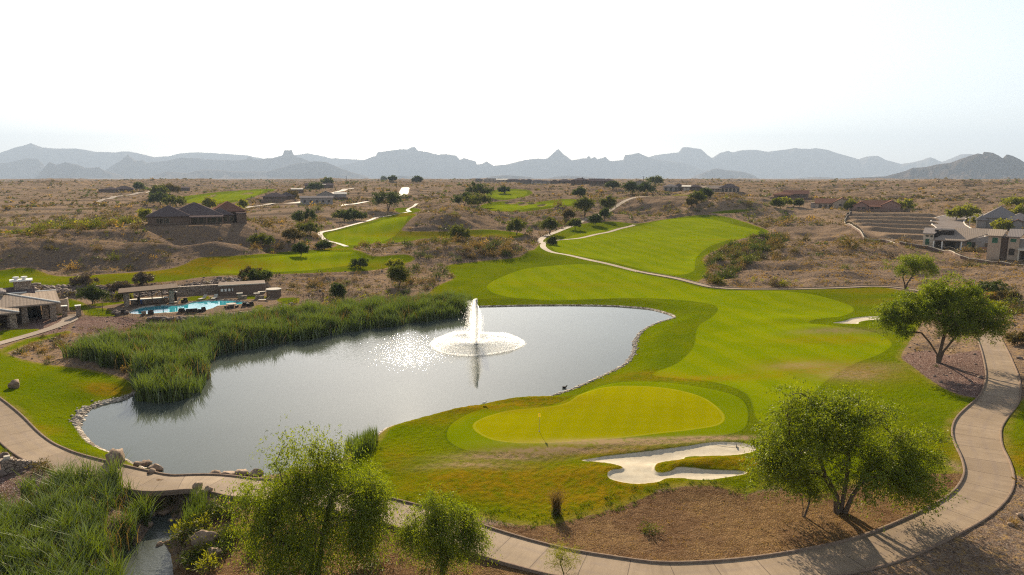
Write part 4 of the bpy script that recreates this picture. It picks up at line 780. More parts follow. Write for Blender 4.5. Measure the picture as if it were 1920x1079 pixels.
house('R1', 'dark box-shaped house at the left end of the ridge row', [(0, 1, 0, 8, 4.0, 'flat', 0), (.1, .7, 2, 7, 5.2, 'flat', 0)], wins(2, .2, .6, 1.4, 0, .8, 2.4), 'brown')
house('R2', 'wide ridge house with a pale terrace front, second of the row', [(0, 1, 0, 9, 3.4, 'flat', 0, 'paleroof'), (.2, .9, 2, 9, 4.5, 'flat', 0)], wins(3, .1, .7, 1.8, 0, .7, 2.6), 'tan')
house('R3', 'ridge house with a bright slanting roof, third of the row', [(0, 1, 0, 9, 3, 'shed', 1.7, 'paleroof')], wins(2, .2, .6, 1.8, 0, .7, 2.4), 'tan')
house('R4', 'dark broad-roofed ridge house, fourth of the row', [(0, 1, 0, 12, 3, 'hip', 2.0)], wins(3, .1, .75, 1.6, 0, .6, 2.3), 'brown')
house('R5', 'dark ridge house with a double hip, fifth of the row', [(0, .6, 0, 10, 3, 'hip', 2), (.5, 1, 2, 12, 3.2, 'hip', 2.4)], wins(3, .1, .75, 1.6, 0, .6, 2.3), 'brown')
house('R6', 'grey-walled ridge house with a wide hip roof, sixth of the row', [(0, .7, 0, 12, 3.1, 'hip', 2.4), (.55, 1, 1, 10, 3, 'hip', 1.6)], wins(4, .1, .8, 1.6, 0, .6, 2.3), 'grey', 'roof')
house('R7', 'ridge house with one pale sunlit gable roof, seventh of the row', [(0, .4, 0, 10, 3, 'gy', 2.0, 'paleroof'), (.35, 1, 1, 13, 3.1, 'hip', 2.2)], wins(4, .1, .85, 1.6, 0, .6, 2.3), 'brown')
house('R8', 'dark ridge house with a small rooftop vent, eighth of the row', [(0, 1, 0, 13, 3.0, 'hip', 2.1), (.2, .6, -2, -.02, 2.8, 'flat', 0)], wins(3, .65, .9, 1.6, 0, .6, 2.3), 'brown', chim=(.6, 6, 5.8))
house('R9', 'very long dark-roofed ridge house, ninth of the row', [(0, .6, 0, 12, 3.0, 'gx', 2.1), (.5, 1, 1, 13, 3.1, 'hip', 2.0)], wins(5, .06, .9, 1.6, 0, .6, 2.3), 'brown')
house('R10', 'grey house with a broad arched gable at the right end of the ridge row', [(0, 1, 0, 14, 3.2, 'gy', 2.6, 'roof', 'grey'), (-.1, .3, 3, 12, 3, 'hip', 1.6)], wins(1, .75, .75, 1.6, 0, 1.0, 2.4), 'grey')
house('V1', 'grey house with glazed front, left of the villas on the bank', [(0, .7, 0, 10, 3.2, 'hip', 1.8, 'greyroof', 'grey'), (.5, 1, 2, 11, 3.4, 'hip', 2.2, 'roof', 'grey')], wins(4, .06, .8, 1.8, 0, .3, 2.5), 'grey')
house('V2', 'brown villa with a pale entrance terrace, middle of the bank', [(0, .45, 0, 9, 3.6, 'shed', .9, 'paleroof'), (.4, 1, 2, 11, 3.4, 'hip', 1.6)], wins(2, .08, .25, 2, 0, .4, 2.8, 'cushion') + wins(2, .6, .8, 1.6, 2, .5, 2.4), 'brown')
house('V3', 'largest villa on the bank with linked hip roofs and a glazed pavilion', [(0, .22, 0, 9, 3.2, 'shed', 1.2, 'blend'), (.22, .6, 1, 10, 3.0, 'gx', 1.6, 'blend'), (.5, .95, 0, 12, 3.0, 'hip', 3.0)], wins(3, .03, .15, 1.4, 0, .3, 2.6) + wins(5, .55, .9, 1.6, 0, .2, 2.6), 'tan', patio=(.25, .55, 2, 2.7, 'blend'))
house('K', 'reddish-roofed house behind a long dark wall, farthest of the three on the right', [(.05, .55, 1, 13, 3.2, 'hip', 1.8, 'redroof'), (.3, .95, 3, 13, 3.6, 'gx', 2.2, 'redroof')], wins(3, .12, .4, 1.6, 1, .4, 2.4) + wins(2, .65, .78, 1.8, 3, .4, 2.4), 'brown', patio=(.05, .5, 1.2, 2.8, 'redroof'), yard='long dark wall in front of the farthest reddish-roofed house')
house('L', 'tan gable-ended house with a red tiled roof, middle of the three on the right', [(.12, .62, 0, 12, 3.0, 'gx', 2.3, 'redroof', 'tan'), (.55, .98, -1, 13, 3.4, 'gy', 2.6, 'redroof', 'tan'), (.0, .14, 1, 8, 2.6, 'flat', 0, 'greyroof', 'grey')], wins(3, .2, .45, 1.6, 0, .4, 2.2) + [(.7, 1.2, -1, 1.6, 2.6)], 'tan')
house('M', 'rose-walled house with a brown tiled roof above the terraced lots', [(.05, .35, 0, 12, 2.9, 'gy', 2.2, 'redroof', 'rose'), (.25, .75, 2, 13, 3.0, 'gx', 2.6, 'redroof', 'rose'), (.62, 1, 0, 13, 3.4, 'gy', 2.5, 'redroof', 'rose')], wins(2, .12, .22, 1.8, 0, .2, 2.2) + wins(3, .4, .58, 1.4, 2, .6, 2.2), 'rose', patio=(.36, .62, 1.5, 2.7, 'redroof'), yard='dark block wall between the rose-walled house and the terraces')
hn = house('N', 'large grey-roofed stone house at the far right with an arched pale entry', [(.18, .75, 0, 14, 4.2, 'hip', 4.4, 'greyroof'), (.55, 1.0, -2, 9, 3.4, 'hip', 2.8, 'greyroof'), (.10, .26, -1, 9, 3.2, 'hip', 1.8, 'greyroof'), (.68, .82, -3, -1.9, 3.0, 'gy', 1.0, 'redroof')], wins(2, .34, .46, 1.6, 0, .6, 2.4) + [(.86, 2.5, -2, .2, 2.4)], 'grey')
WN = HS['N'][3]; ar = MB()
for q in range(13):
    a0, a1 = math.pi * q / 13, math.pi * (q + 1) / 13; cx = -.45 * WN
    ar.add([(cx + rr * math.cos(a), yy, 3.2 + rr * math.sin(a) * 1.3) for rr in (1.0, 1.35) for a in (a0, a1) for yy in (-1.6, -1.2)], [(0, 2, 3, 1), (4, 5, 7, 6), (0, 1, 5, 4), (2, 6, 7, 3), (0, 4, 6, 2), (1, 3, 7, 5)])
ar.box(cx - 1.35, cx - 1.0, -1.6, -1.2, -1, 3.199).box(cx + 1.0, cx + 1.35, -1.6, -1.2, -1, 3.199); ar.build('entry_arch', 'cream', hn)

# the modern house with the long slanting roof, and its taller neighbour
def modern():
    root, W = root_at('modern_house', 'O', 'modern grey house with one long slanting tiled roof and a white-posted patio'); X = lambda a: (a - .5) * W
    MB().box(X(0), X(.125), 0, 10, -2, 4.7).build('tower_wall', 'cream', root); MB().slab([(X(-.01), -.4, 4.72), (X(.135), -.4, 4.72), (X(.20), 10.3, 5.9), (X(-.01), 10.3, 5.9)], .2).build('tower_roof', 'greyroof', root)
    window(root, X(.03), X(.03) + 1.1, 0, 1.1, 3.0, 'gglass', 'cream'); window(root, X(.03), X(.03) + .8, 0, 3.6, 4.1, frame='cream'); window(root, X(.085), X(.085) + .7, 0, 3.6, 4.1, frame='cream')
    MB().box(X(.126), X(.45), 3, 10.5, -2, 3.3).box(X(.45) + .002, X(.999), 1.8, 11, -2, 3.2).build('wall', 'grey', root)
    MB().slab([(X(.125), 3.4, 5.7), (X(.36), 3.4, 5.7), (X(.36), 10.6, 5.75), (X(.125), 10.6, 5.75)], .25).box(X(.127), X(.36), 3.41, 3.7, 3.3, 5.4).build('clerestory', 'dark', root)
    MB().slab([(X(.12), -1.8, 2.95), (X(.49), -1.8, 2.95), (X(.93), 11.5, 6.1), (X(.36), 11.5, 6.1)], .28).build('roof', 'blend', root)
    # right flank: wall rising with the roof
    MB().prism([(X(.44), -2), (X(1.0), -2), (X(1.0), 4.2), (X(.93), 5.7), (X(.49), 2.75), (X(.44), 2.7)], 1.55, 1.795).build('flank_wall', 'grey', root)
    for a in (.135, .235, .46): MB().box(X(a) - .18, X(a) + .18, -1.6, -1.25, -2, 2.68).build('column', 'white', root)
    for a, w_ in ((.16, 1.5), (.27, 2.6)): window(root, X(a), X(a) + w_, 3, .2, 2.4)
    window(root, X(.52), X(.52) + 1.3, 1.55, .2, 2.4, 'gglass'); window(root, X(.58), X(.58) + .9, 1.55, .2, 2.4); window(root, X(.73), X(.73) + 1.6, 1.55, 1.2, 2.3)
    MB().box(X(.66), X(.95), -1.0, -.8, -2, 1.2).build('patio_screen', 'clay', root)
    root2, W = root_at('modern_house', 'Pt', 'tall two-storey tan house cut by the right edge, with a green window blind'); X = lambda a: (a - .5) * W
    MB().box(X(0), X(.26), 0, 9, -2, 6.6).build('tower_wall', 'tan', root2); MB().slab([(X(-.02), -.4, 6.62), (X(.28), -.4, 6.62), (X(.36), 9.4, 7.8), (X(-.02), 9.4, 7.8)], .2).build('tower_roof', 'blend', root2)
    MB().box(X(.262), X(.40), 1.6, 9, -2, 6.0).build('wall', 'brown', root2); MB().box(X(.402), X(.62), .8, 9, -2, 6.5).build('wall', 'tan', root2); MB().slab([(X(.37), .4, 6.52), (X(.64), .4, 6.52), (X(.75), 9.4, 8.1), (X(.40), 9.4, 8.1)], .2).build('roof', 'greyroof', root2)
    MB().box(X(.622), X(1.1), 3.0, 10, -2, 5.5).build('wall', 'grey', root2); MB().slab([(X(.60), -.8, 3.1), (X(1.1), -.8, 3.1), (X(1.1), 3.0, 3.5), (X(.60), 3.0, 3.5)], .25).build('patio_roof', 'cream', root2)
    MB().box(X(.61), X(.64), -.7, -.4, -2, 2.84).build('column', 'cream', root2)
    window(root2, X(.08), X(.08) + 1.3, 0, 4.6, 6.1, 'gglass', 'cream'); window(root2, X(.44), X(.44) + 1.3, .8, 5.0, 5.9, 'gglass', 'cream'); window(root2, X(.43), X(.43) + 1.3, .8, 1.4, 3.2); window(root2, X(.68), X(.68) + 3.5, 3.0, .2, 2.5)
modern()

# long retaining wall with a rail on top, snaking round the right-hand houses
def rail_wall(name, s, label, h=.9, rail=1.2, mat='fence', thick=.3, base=-1.5, step=3.0, cap='cream', cat='fence', wallh=True, w0=0):
    p = cl(s, 4); x, y = at(p[:, 0], p[:, 1]); seg = np.r_[0, np.cumsum(np.hypot(np.diff(x), np.diff(y)))]; L = np.arange(0, seg[-1], step); x = np.interp(L, seg, x); y = np.interp(L, seg, y); z = gz(x, y)
    root = empty(name, (float(x[0]), float(y[0]), float(z[0])), 0, label, cat); w_ = MB(); c_ = MB(); r1 = MB()
    for k in range(len(x) - 1):
        a, b = Vector((x[k] - x[0], y[k] - y[0], 0)), Vector((x[k + 1] - x[0], y[k + 1] - y[0], 0)); d = (b - a).normalized(); n_v = Vector((-d.y, d.x, 0)) * thick / 2; za, zb = z[k] - z[0], z[k + 1] - z[0]
        q = lambda A, B, s0, s1, t0, t1: [(*(A - n_v * s0).xy, t0), (*(B - n_v * s0).xy, t1), (*(B + n_v * s0).xy, t1), (*(A + n_v * s0).xy, t0)]
        if wallh: w_.slab(q(a, b, 1, 0, za + h, zb + h), h - base); c_.slab(q(a, b, 1.4, 0, za + h + .12, zb + h + .12), .115)
        t = h if wallh else 0
        r1.bar((a.x, a.y, za + t + rail), (b.x, b.y, zb + t + rail), .03, 4); r1.bar((a.x, a.y, za + t + .2), (b.x, b.y, zb + t + .2), .03, 4)
        for m in range(int(step / .3)):
            u = m * .3 / step; pt = a.lerp(b, u); zz = za + (zb - za) * u; r1.bar((pt.x, pt.y, zz + t), (pt.x, pt.y, zz + t + rail), .014 if m else .04, 3)
    if wallh: w_.build('wall', mat, root); c_.build('coping', cap, root)
    r1.build('railing', 'dark', root); return root
rail_wall('retaining_wall', "1597,402 1588,410 1583,418 1588,426 1600,434 1613,444 1622,450 1645,452 1672,457 1688,465 1700,467 1730,469 1760,473 1785,480 1795,484 1830,489 1870,493 1930,500", 'long low tan wall topped by a dark railing, stepping round the right-hand lots', h=.8, rail=1.1)
for s, lab in (("742,408 1742,418", 0),): pass

# ------------------------------------------------------------------ clubhouse at the left edge
def W_(px, py, z):
    x, y = flat(px, py, z); return float(x), float(y)
def club():
    x, y = at(60, 603); x, y = float(x[0]), float(y[0]); z = g1(x, y); az = math.atan2(x, y); blocked.append((x - 4, y + 6, 14)); d = math.hypot(x, y); m = math.hypot(d, CH - z) / F
    root = empty('clubhouse', (x, y, z), -az, 'tan-roofed clubhouse with stone pillars and a big stone chimney, cut by the left edge', 'clubhouse'); X = lambda px: (px - 60) * m
    MB().box(X(-80), X(70), 3.5, 16, -1, 3.1).build('wall', 'brown', root)
    # main porch roof: hip, front eave about 3 m up
    MB().add([(X(-100), -1.6, 3.1), (X(98), -1.6, 3.1), (X(98), 15, 3.1), (X(-100), 15, 3.1), (X(-60), 6.2, 4.3), (X(32), 6.2, 4.3), (X(-100), -1.6, 2.85), (X(98), -1.6, 2.85), (X(98), 15, 2.85), (X(-100), 15, 2.85)], [(0, 1, 5, 4), (1, 2, 5), (2, 3, 4, 5), (3, 0, 4), (0, 6, 7, 1), (1, 7, 8, 2), (2, 8, 9, 3), (3, 9, 6, 0), (6, 9, 8, 7)]).build('roof', 'blend', root)
    c_ = MB().bar((X(98), -1.6, 3.15), (X(32), 6.2, 4.35), .13, 6).bar((X(98), 15, 3.15), (X(32), 6.2, 4.35), .13, 6).bar((X(-60), 6.2, 4.35), (X(32), 6.2, 4.35), .13, 6); c_.build('ridge_cap', 'white', root)
    # clerestory lantern
    MB().box(X(-90), X(27), 5.2, 9.0, 3.2, 4.75).build('clerestory_wall', 'cream', root); MB().hip(X(-90), X(27), 5.0, 9.2, 4.9, .8, .5, .3).build('clerestory_roof', 'greyroof', root)
    for k in range(3): window(root, X(-10 + k * 12), X(-2 + k * 12), 5.2, 4.1, 4.6, 'glass', 'dark')
    # lower front wing
    fr = MB().add([(X(-120), -6.0, 2.75), (X(46), -6.0, 2.75), (X(46), 1.0, 2.75), (X(-120), 1.0, 2.75), (X(-90), -2.0, 3.6), (X(2), -2.0, 3.6), (X(-120), -6.0, 2.5), (X(46), -6.0, 2.5), (X(46), 1.0, 2.5), (X(-120), 1.0, 2.5)], [(0, 1, 5, 4), (1, 2, 5), (2, 3, 4, 5), (3, 0, 4), (0, 6, 7, 1), (1, 7, 8, 2), (2, 8, 9, 3), (3, 9, 6, 0), (6, 9, 8, 7)]); fr.build('porch_roof', 'blend', root)
    MB().bar((X(46), -6.0, 2.8), (X(2), -2.0, 3.65), .11, 6).build('ridge_cap', 'white', root)
    for px, yy, h in ((88, -.9, 2.8), (88, 2.5, 2.8), (78, 1.2, 2.8), (52, -.6, 2.8), (38, -5.2, 2.5), (34, -1.5, 2.5), (8, -5.2, 2.5)): MB().box(X(px) - .45, X(px) + .45, yy - .45, yy + .45, -1.2, h - .02).box(X(px) - .52, X(px) + .52, yy - .52, yy + .52, -1.2, .7).build('pillar', 'masonry', root)
    # chimney behind, on its own gabled stub
    MB().box(X(33), X(66), 9.6, 13, -1, 3.9).build('wall', 'tan', root); MB().gable(X(33), X(66), 9.4, 13.2, 3.9, .9, .3, .2, 'x').build('roof', 'roof', root)
    ch = MB().box(X(41), X(65), 10.3, 12.2, 3.6, 5.9); ch = ch.build('chimney', 'masonry', root); MB().box(X(36.5), X(67), 9.95, 12.55, 5.902, 6.15).build('cap', 'white', ch)
    for px in (45, 56): MB().cyl(X(px), 11.2, 6.152, 6.5, .35).cyl(X(px), 11.2, 6.502, 6.7, .55, .45).build('flue', 'white', ch)
    for px, w_ in ((58, 1.6), (66, 1.2)): window(root, X(px - 4), X(px - 4) + w_, 3.5, .1, 2.3, 'glass', 'dark')
    # curved service wall beside the clubhouse
    x2, y2 = at(106, 590); x2, y2 = float(x2[0]), float(y2[0]); rt = empty('curved_wall', (x2, y2, g1(x2, y2)), -math.atan2(x2, y2), 'curved tan screen wall with a white post, right of the clubhouse', 'wall'); w3 = MB(); R_ = 2.1
    for q in range(12):
        a0, a1 = math.pi * (1.05 + q / 12 * 1.0), math.pi * (1.05 + (q + 1) / 12 * 1.0); pt = lambda a, r_: (r_ * math.cos(a), 1.8 + r_ * math.sin(a) * 1.0)
        w3.slab([(*pt(a0, R_), 2.6), (*pt(a1, R_), 2.6), (*pt(a1, R_ - .25), 2.6), (*pt(a0, R_ - .25), 2.6)], 3.2)
    w3.build('wall', 'tan', rt); MB().box(-.9, -.75, -.75, -.6, -.5, 2.5).build('post', 'white', rt)
club()
def gate():
    ps = [at(122, 594), at(148, 594)]; pos = [(float(a[0][0]), float(a[1][0])) for a in ps]
    for k, (x, y) in enumerate(pos):
        rt = empty('gate_pillar', (x, y, g1(x, y) - .1), -math.atan2(x, y), f'square stone gate pillar, {"left" if k == 0 else "right"} of the two beside the clubhouse path', 'pillar', 'stone gate pillars'); MB().box(-.42, .42, -.42, .42, 0, 2.0).build('shaft', 'masonry', rt, .02); MB().box(-.5, .5, -.5, .5, 2.002, 2.15).build('cap', 'white', rt, .02)
    (x0, y0), (x1, y1) = pos; rt = empty('iron_gate', (x0, y0, g1(x0, y0)), 0, 'dark iron gate between the two stone pillars', 'gate'); d = Vector((x1 - x0, y1 - y0, 0)); L = d.length; d.normalize(); m = MB()
    for h in (.15, .9, 1.6): m.bar(d * .45 + Vector((0, 0, h)), d * (L - .45) + Vector((0, 0, h)), .03)
    for k in range(int((L - .9) / .13)): p = d * (.45 + k * .13); m.bar(p + Vector((0, 0, .1)), p + Vector((0, 0, 1.6)), .015, 4)
    m.build('leaf', 'dark', rt)
gate()
for s, lab in (("150,594 180,595 215,597 236,600 250,605 300,606 350,605 390,603 430,598", 'dark thin pool fence along the near edge of the terrace'), ("430,598 470,592 510,585 545,577 560,570 600,566 605,560 572,549 556,548", 'dark thin pool fence climbing round the far corner of the terrace')):
    rail_wall('pool_fence', s, lab, rail=1.25, wallh=False, step=1.8)
# ------------------------------------------------------------------ plants
def leaf_quads(c, d, L, W, r):
    """lozenge leaves: centre, direction, length, width"""
    n = len(c); d = d / (np.linalg.norm(d, axis=1, keepdims=True) + 1e-9); s = np.cross(d, r.normal(size=(n, 3))); s /= np.linalg.norm(s, axis=1, keepdims=True) + 1e-9
    L = np.broadcast_to(L, n)[:, None]; W = np.broadcast_to(W, n)[:, None]
    v = np.stack([c - d * L / 2, c + s * W / 2, c + d * L / 2, c - s * W / 2], 1)
    return v.reshape(-1, 3), np.arange(4 * n).reshape(n, 4)
def tube_np(paths, rads, sides=5):
    V_, F_ = [], []; o = 0; a = np.arange(sides) * 2 * np.pi / sides
    for p, r in zip(paths, rads):
        p = np.asarray(p, float); t = np.gradient(p, axis=0); t /= np.linalg.norm(t, axis=1, keepdims=True) + 1e-9
        u = np.cross(t, [0.31, 0.2, .93]); bad = np.linalg.norm(u, axis=1) < .2; u[bad] = np.cross(t[bad], [1, 0, 0]); u /= np.linalg.norm(u, axis=1, keepdims=True); w_ = np.cross(t, u)
        ring_ = p[:, None] + (u[:, None] * np.cos(a)[None, :, None] + w_[:, None] * np.sin(a)[None, :, None]) * np.asarray(r)[:, None, None]
        n = len(p); V_.append(ring_.reshape(-1, 3)); i, j = np.meshgrid(np.arange(n - 1), np.arange(sides), indexing='ij'); j2 = (j + 1) % sides
        F_.append(np.stack([i * sides + j, i * sides + j2, (i + 1) * sides + j2, (i + 1) * sides + j], -1).reshape(-1, 4) + o); o += n * sides
    return np.vstack(V_), np.vstack(F_)
def skeleton(r, bases, tips, trunk_r, wob=.12, sides=5):
    """grow limbs from the stems to every clump; radii by what each limb carries"""
    nodes = []; par = []
    for b in bases:
        prev = -1
        for p in b: nodes.append(np.array(p, float)); par.append(prev); prev = len(nodes) - 1
    order = np.argsort([min(np.linalg.norm(np.array(t) - np.array(b[-1])) for b in bases) for t in tips]); leafn = []
    for k in order:
        t = np.array(tips[k]); N_ = np.array(nodes); dv = t - N_; dist = np.linalg.norm(dv, axis=1) + 1.4 * np.maximum(0, N_[:, 2] - t[2]) + np.array([.6 if i == 0 else 0 for i in range(len(N_))])
        i = int(np.argmin(dist)); a = nodes[i]; m = 4; L = np.linalg.norm(t - a); prev = i
        for q in range(1, m + 1):
            s = q / m; p = a + (t - a) * s + r.normal(size=3) * wob * L * .25 * (1 if q < m else 0) + np.array([0, 0, 1]) * L * .10 * math.sin(math.pi * s)
            nodes.append(p); par.append(prev); prev = len(nodes) - 1
        leafn.append(prev)
    cnt = np.zeros(len(nodes))
    for l in leafn: cnt[l] += 1
    for i in range(len(nodes) - 1, -1, -1):
        if par[i] >= 0: cnt[par[i]] += cnt[i]
    tot = max(cnt.max(), 1); rad = trunk_r * np.sqrt(np.maximum(cnt, .5) / tot)
    ch = {}
    for i, p in enumerate(par): ch.setdefault(p, []).append(i)
    paths, rads = [], []
    def walk(s, first):
        st = [(s, first)]
        while st:
            i, pth = st.pop(); p = [*pth, i]
            while i in ch:
                c = sorted(ch[i], key=lambda q: -cnt[q])
                for o in c[1:]: st.append((o, [i]))
                i = c[0]; p.append(i)
            if len(p) > 1: paths.append([nodes[q] for q in p]); rr = [rad[q] for q in p]; rr[0] = min(rr[0], rr[1] * 1.25) if len(pth) else rr[0] * 1.25; rads.append(rr)
    for s in ch.get(-1, []): walk(s, [])
    return tube_np(paths, rads, sides)
def crown_pts(r, lobes, n, shell=.55):
    out = []; vol = np.array([l[3] * l[4] * l[5] for l in lobes]); pr = vol ** .8 / np.sum(vol ** .8)
    for k in r.choice(len(lobes), n, p=pr):
        l = lobes[k]; d = r.normal(size=3); d /= np.linalg.norm(d); rr = (shell + (1 - shell) * r.random()) if r.random() < .8 else r.random() ** .5 * shell
        out.append([l[0] + d[0] * l[3] * rr, l[1] + d[1] * l[4] * rr, l[2] + d[2] * l[5] * rr * (1 if d[2] > 0 else .75)])
    return np.array(out)
def foliage(r, clumps, center, n, spread, twig, leafL, leafW, droop=.2, outw=.6, flat=.8, up=.0):
    """twigs spring from every clump; leaves sit along each twig"""
    k = len(clumps); per = 14; nt = max(1, n // per); ci = r.integers(0, k, nt); c = clumps[ci]
    o = c - center; o /= np.linalg.norm(o, axis=1, keepdims=True) + 1e-9
    cs = (.55 + .9 * r.random(k))[ci][:, None]
    s = c + r.normal(size=(nt, 3)) * spread * .45 * np.array([1, 1, flat]) * cs
    d = r.normal(size=(nt, 3)) + o * outw * 1.6 + np.array([0, 0, up]); d /= np.linalg.norm(d, axis=1, keepdims=True)
    L = twig * (.5 + r.random(nt))
    t = r.random((nt, per)) ** .8; p = s[:, None] + d[:, None] * (L[:, None] * t)[..., None]; p[..., 2] -= droop * L[:, None] * t * t * 1.6
    p = p.reshape(-1, 3) + r.normal(size=(nt * per, 3)) * leafL * .5
    ld = np.repeat(d, per, 0) * .8 + r.normal(size=(nt * per, 3)) * .7; ld[:, 2] -= droop * 1.6
    v, f = leaf_quads(p, ld, leafL * (.6 + .8 * r.random(len(p))), leafW * (.6 + .8 * r.random(len(p))), r)
    tint = np.repeat(np.clip(.5 + r.normal(size=k) * .22, 0, 1)[ci], per) + r.normal(size=nt * per) * .15
    return v, f, np.repeat(tint, 4)

def tree(name, px, py, H, lobes, stems, nclump, nleaf, leafL, leafW, mat, label, cat='tree', group=None, seed=1, trunk_r=.16, twig=.7, droop=.2, spread=.9, z=None, loc=None, sides=6, shell=.5, flat=.8, parts=('trunk', 'crown'), bark=None, outw=.6):
    r = np.random.default_rng(seed)
    if loc is None: x, y = at(px, py); x, y = float(x[0]), float(y[0])
    else: x, y = loc
    root = empty(name, (x, y, g1(x, y) if z is None else z), 0, label, cat, group)
    lob = [tuple(a * H for a in l) for l in lobes]; cl_ = crown_pts(r, lob, nclump, shell); ctr = np.mean([l[:3] for l in lob], 0)
    bases = [[tuple(a * H for a in p) for p in s] for s in stems]
    v, f = skeleton(r, bases, cl_[: max(8, nclump // 2)], trunk_r, sides=sides); v[:, 2] = np.maximum(v[:, 2], -.5)
    mesh_np(parts[0], v, f, bark or MT['bark'], root, smooth=True)
    v, f, t = foliage(r, cl_, ctr * np.array([1, 1, .6]), nleaf, spread, twig, leafL, leafW, droop, outw, flat)
    v[:, 2] = np.maximum(v[:, 2], .03)
    mesh_np(parts[1], v, f, mat, root, attrs={'tint': ('FLOAT', t)})
    return root
def S(*a): return [list(p) for p in a]

# four big trees and the small ones beside the path
tree('mesquite_tree', 1572, 964, 10.2, [(-0.22, 0, .60, .42, .36, .30), (0.22, .05, .52, .38, .34, .28), (-0.48, -.05, .36, .2, .2, .16), (0.37, -.1, .34, .25, .2, .12), (-0.03, -.1, .80, .30, .28, .20), (-0.50, .0, .48, .22, .22, .20), (0.54, 0, .48, .20, .2, .16), (0.27, -.15, .36, .24, .2, .12), (-0.33, .1, .80, .18, .18, .12), (.42, -.1, .25, .24, .2, .13), (-.40, 0, .27, .2, .2, .14), (.05, -.25, .33, .26, .15, .14)],
     [[(-.01, 0, -.03), (-.02, .01, .12), (-.10, .02, .26), (-.17, 0, .42)], [(.02, .02, -.03), (.03, .0, .16), (.06, .03, .34), (.04, .02, .52)], [(.04, 0, -.03), (.08, -.02, .14), (.15, -.02, .28), (.26, 0, .42)]], 270, 80000, .19, .07, LF['mesq'],
     'large spreading mesquite beside the curve of the cart path, right of the white bunker', seed=11, trunk_r=.21, twig=.85, droop=.35, spread=.85, shell=.45)
tree('small_mesquite_tree', 1505, 972, 4.6, [(0, 0, .55, .38, .34, .34), (-.15, 0, .75, .25, .25, .2), (.2, .05, .38, .22, .22, .18)], [[(0, 0, -.03), (.0, .01, .15), (-.03, .02, .35)], [(.02, 0, -.02), (.08, 0, .2), (.1, 0, .4)]], 46, 11000, .13, .045, LF['mesq'],
     'thin young mesquite touching the left side of the large spreading mesquite', seed=12, trunk_r=.07, twig=.5, droop=.3, spread=.5)
tree('mesquite_tree', 1757, 683, 10.8, [(-0.19, 0, .64, .50, .42, .24), (0.19, .05, .70, .42, .36, .22), (-0.01, 0, .88, .34, .30, .16), (-0.54, 0, .56, .28, .24, .14), (0.53, 0, .56, .22, .22, .18), (-0.29, .1, .52, .3, .2, .1), (0.33, -.1, .50, .3, .2, .12), (-.50, 0, .42, .22, .2, .14), (.42, 0, .40, .26, .22, .14), (.0, -.2, .46, .3, .2, .12)],
     [[(0, 0, -.03), (-.01, 0, .10), (-.10, .02, .24), (-.22, .0, .36)], [(.01, .01, -.02), (.02, .0, .14), (.05, .01, .30), (.06, 0, .5)], [(.02, 0, -.02), (.06, .0, .14), (.14, -.02, .28), (.24, 0, .4)]], 270, 85000, .22, .09, LF['mesq'],
     'wide flat-topped mesquite on bare soil left of the cart path, with a dark forked trunk', seed=21, trunk_r=.22, twig=.8, droop=.25, spread=.85, shell=.5)
tree('mesquite_tree', 1697, 543, 8.0, [(-.05, 0, .62, .48, .45, .25), (.35, 0, .66, .42, .38, .22), (.1, 0, .82, .34, .3, .16), (.62, 0, .45, .2, .2, .16)], [[(0, 0, -.02), (-.02, 0, .14), (-.1, 0, .35)], [(.01, 0, -.02), (.04, 0, .16), (.16, 0, .38)]], 90, 15000, .26, .10, LF['mesq'],
     'rounded mesquite at the far right edge of the fairway below the houses', seed=22, trunk_r=.2, twig=.9, droop=.2, spread=.9)
tree('willow_tree', 590, 1092, 9.2, [(-.08, 0, .66, .24, .25, .26), (.20, .05, .60, .30, .26, .26), (-.40, 0, .55, .14, .16, .16), (.42, 0, .6, .14, .14, .16), (-.25, 0, .50, .18, .22, .25), (-.12, 0, .90, .12, .12, .12), (.08, .05, .85, .18, .15, .12), (.36, 0, .42, .13, .18, .22), (-.05, -.05, .33, .34, .24, .20), (-.34, 0, .34, .13, .15, .16), (.3, 0, .26, .18, .18, .16), (-.1, -.05, .16, .25, .2, .12)],
     [[(0, 0, -.04), (.0, .01, .16), (-.04, .02, .32), (-.08, 0, .50), (-.07, 0, .72)], [(.02, 0, -.03), (.06, .0, .18), (.10, .02, .36), (.15, 0, .54)], [(-.01, 0, -.03), (-.05, 0, .12), (-.14, 0, .28)]], 260, 80000, .19, .055, LF['willow'],
     'tall feathery desert willow in front of the near pond edge', seed=31, trunk_r=.20, twig=1.2, droop=.85, spread=.95, shell=.35, flat=1.2)
tree('willow_tree', 829, 1090, 6.0, [(-.02, 0, .62, .34, .3, .30), (.26, 0, .50, .28, .24, .26), (-.30, 0, .50, .22, .2, .26), (.02, 0, .85, .14, .14, .12), (0, 0, .32, .3, .26, .18)], [[(0, 0, -.04), (.0, 0, .2), (-.02, 0, .42), (-.02, 0, .65)], [(0, 0, -.02), (.07, 0, .24), (.14, 0, .45)]], 130, 34000, .16, .05, LF['willow'],
     'smaller feathery desert willow standing right of the tall one, in front of the pale path', seed=32, trunk_r=.11, twig=.8, droop=.7, spread=.55, shell=.35, flat=1.1)
tree('palo_verde_sapling', 1058, 1078, 1.9, [(0, 0, .62, .62, .5, .36)], [[(0, 0, -.03), (.05, 0, .3)], [(0, 0, -.03), (-.1, 0, .3)], [(0, 0, -.02), (.25, 0, .28)], [(0, 0, -.02), (-.3, 0, .25)]], 60, 2600, .16, .022, LF['lime'],
     'sparse pale green sapling spraying up over the path at the bottom edge', seed=33, trunk_r=.035, twig=.55, droop=.0, spread=.35, bark=LF['lime'])

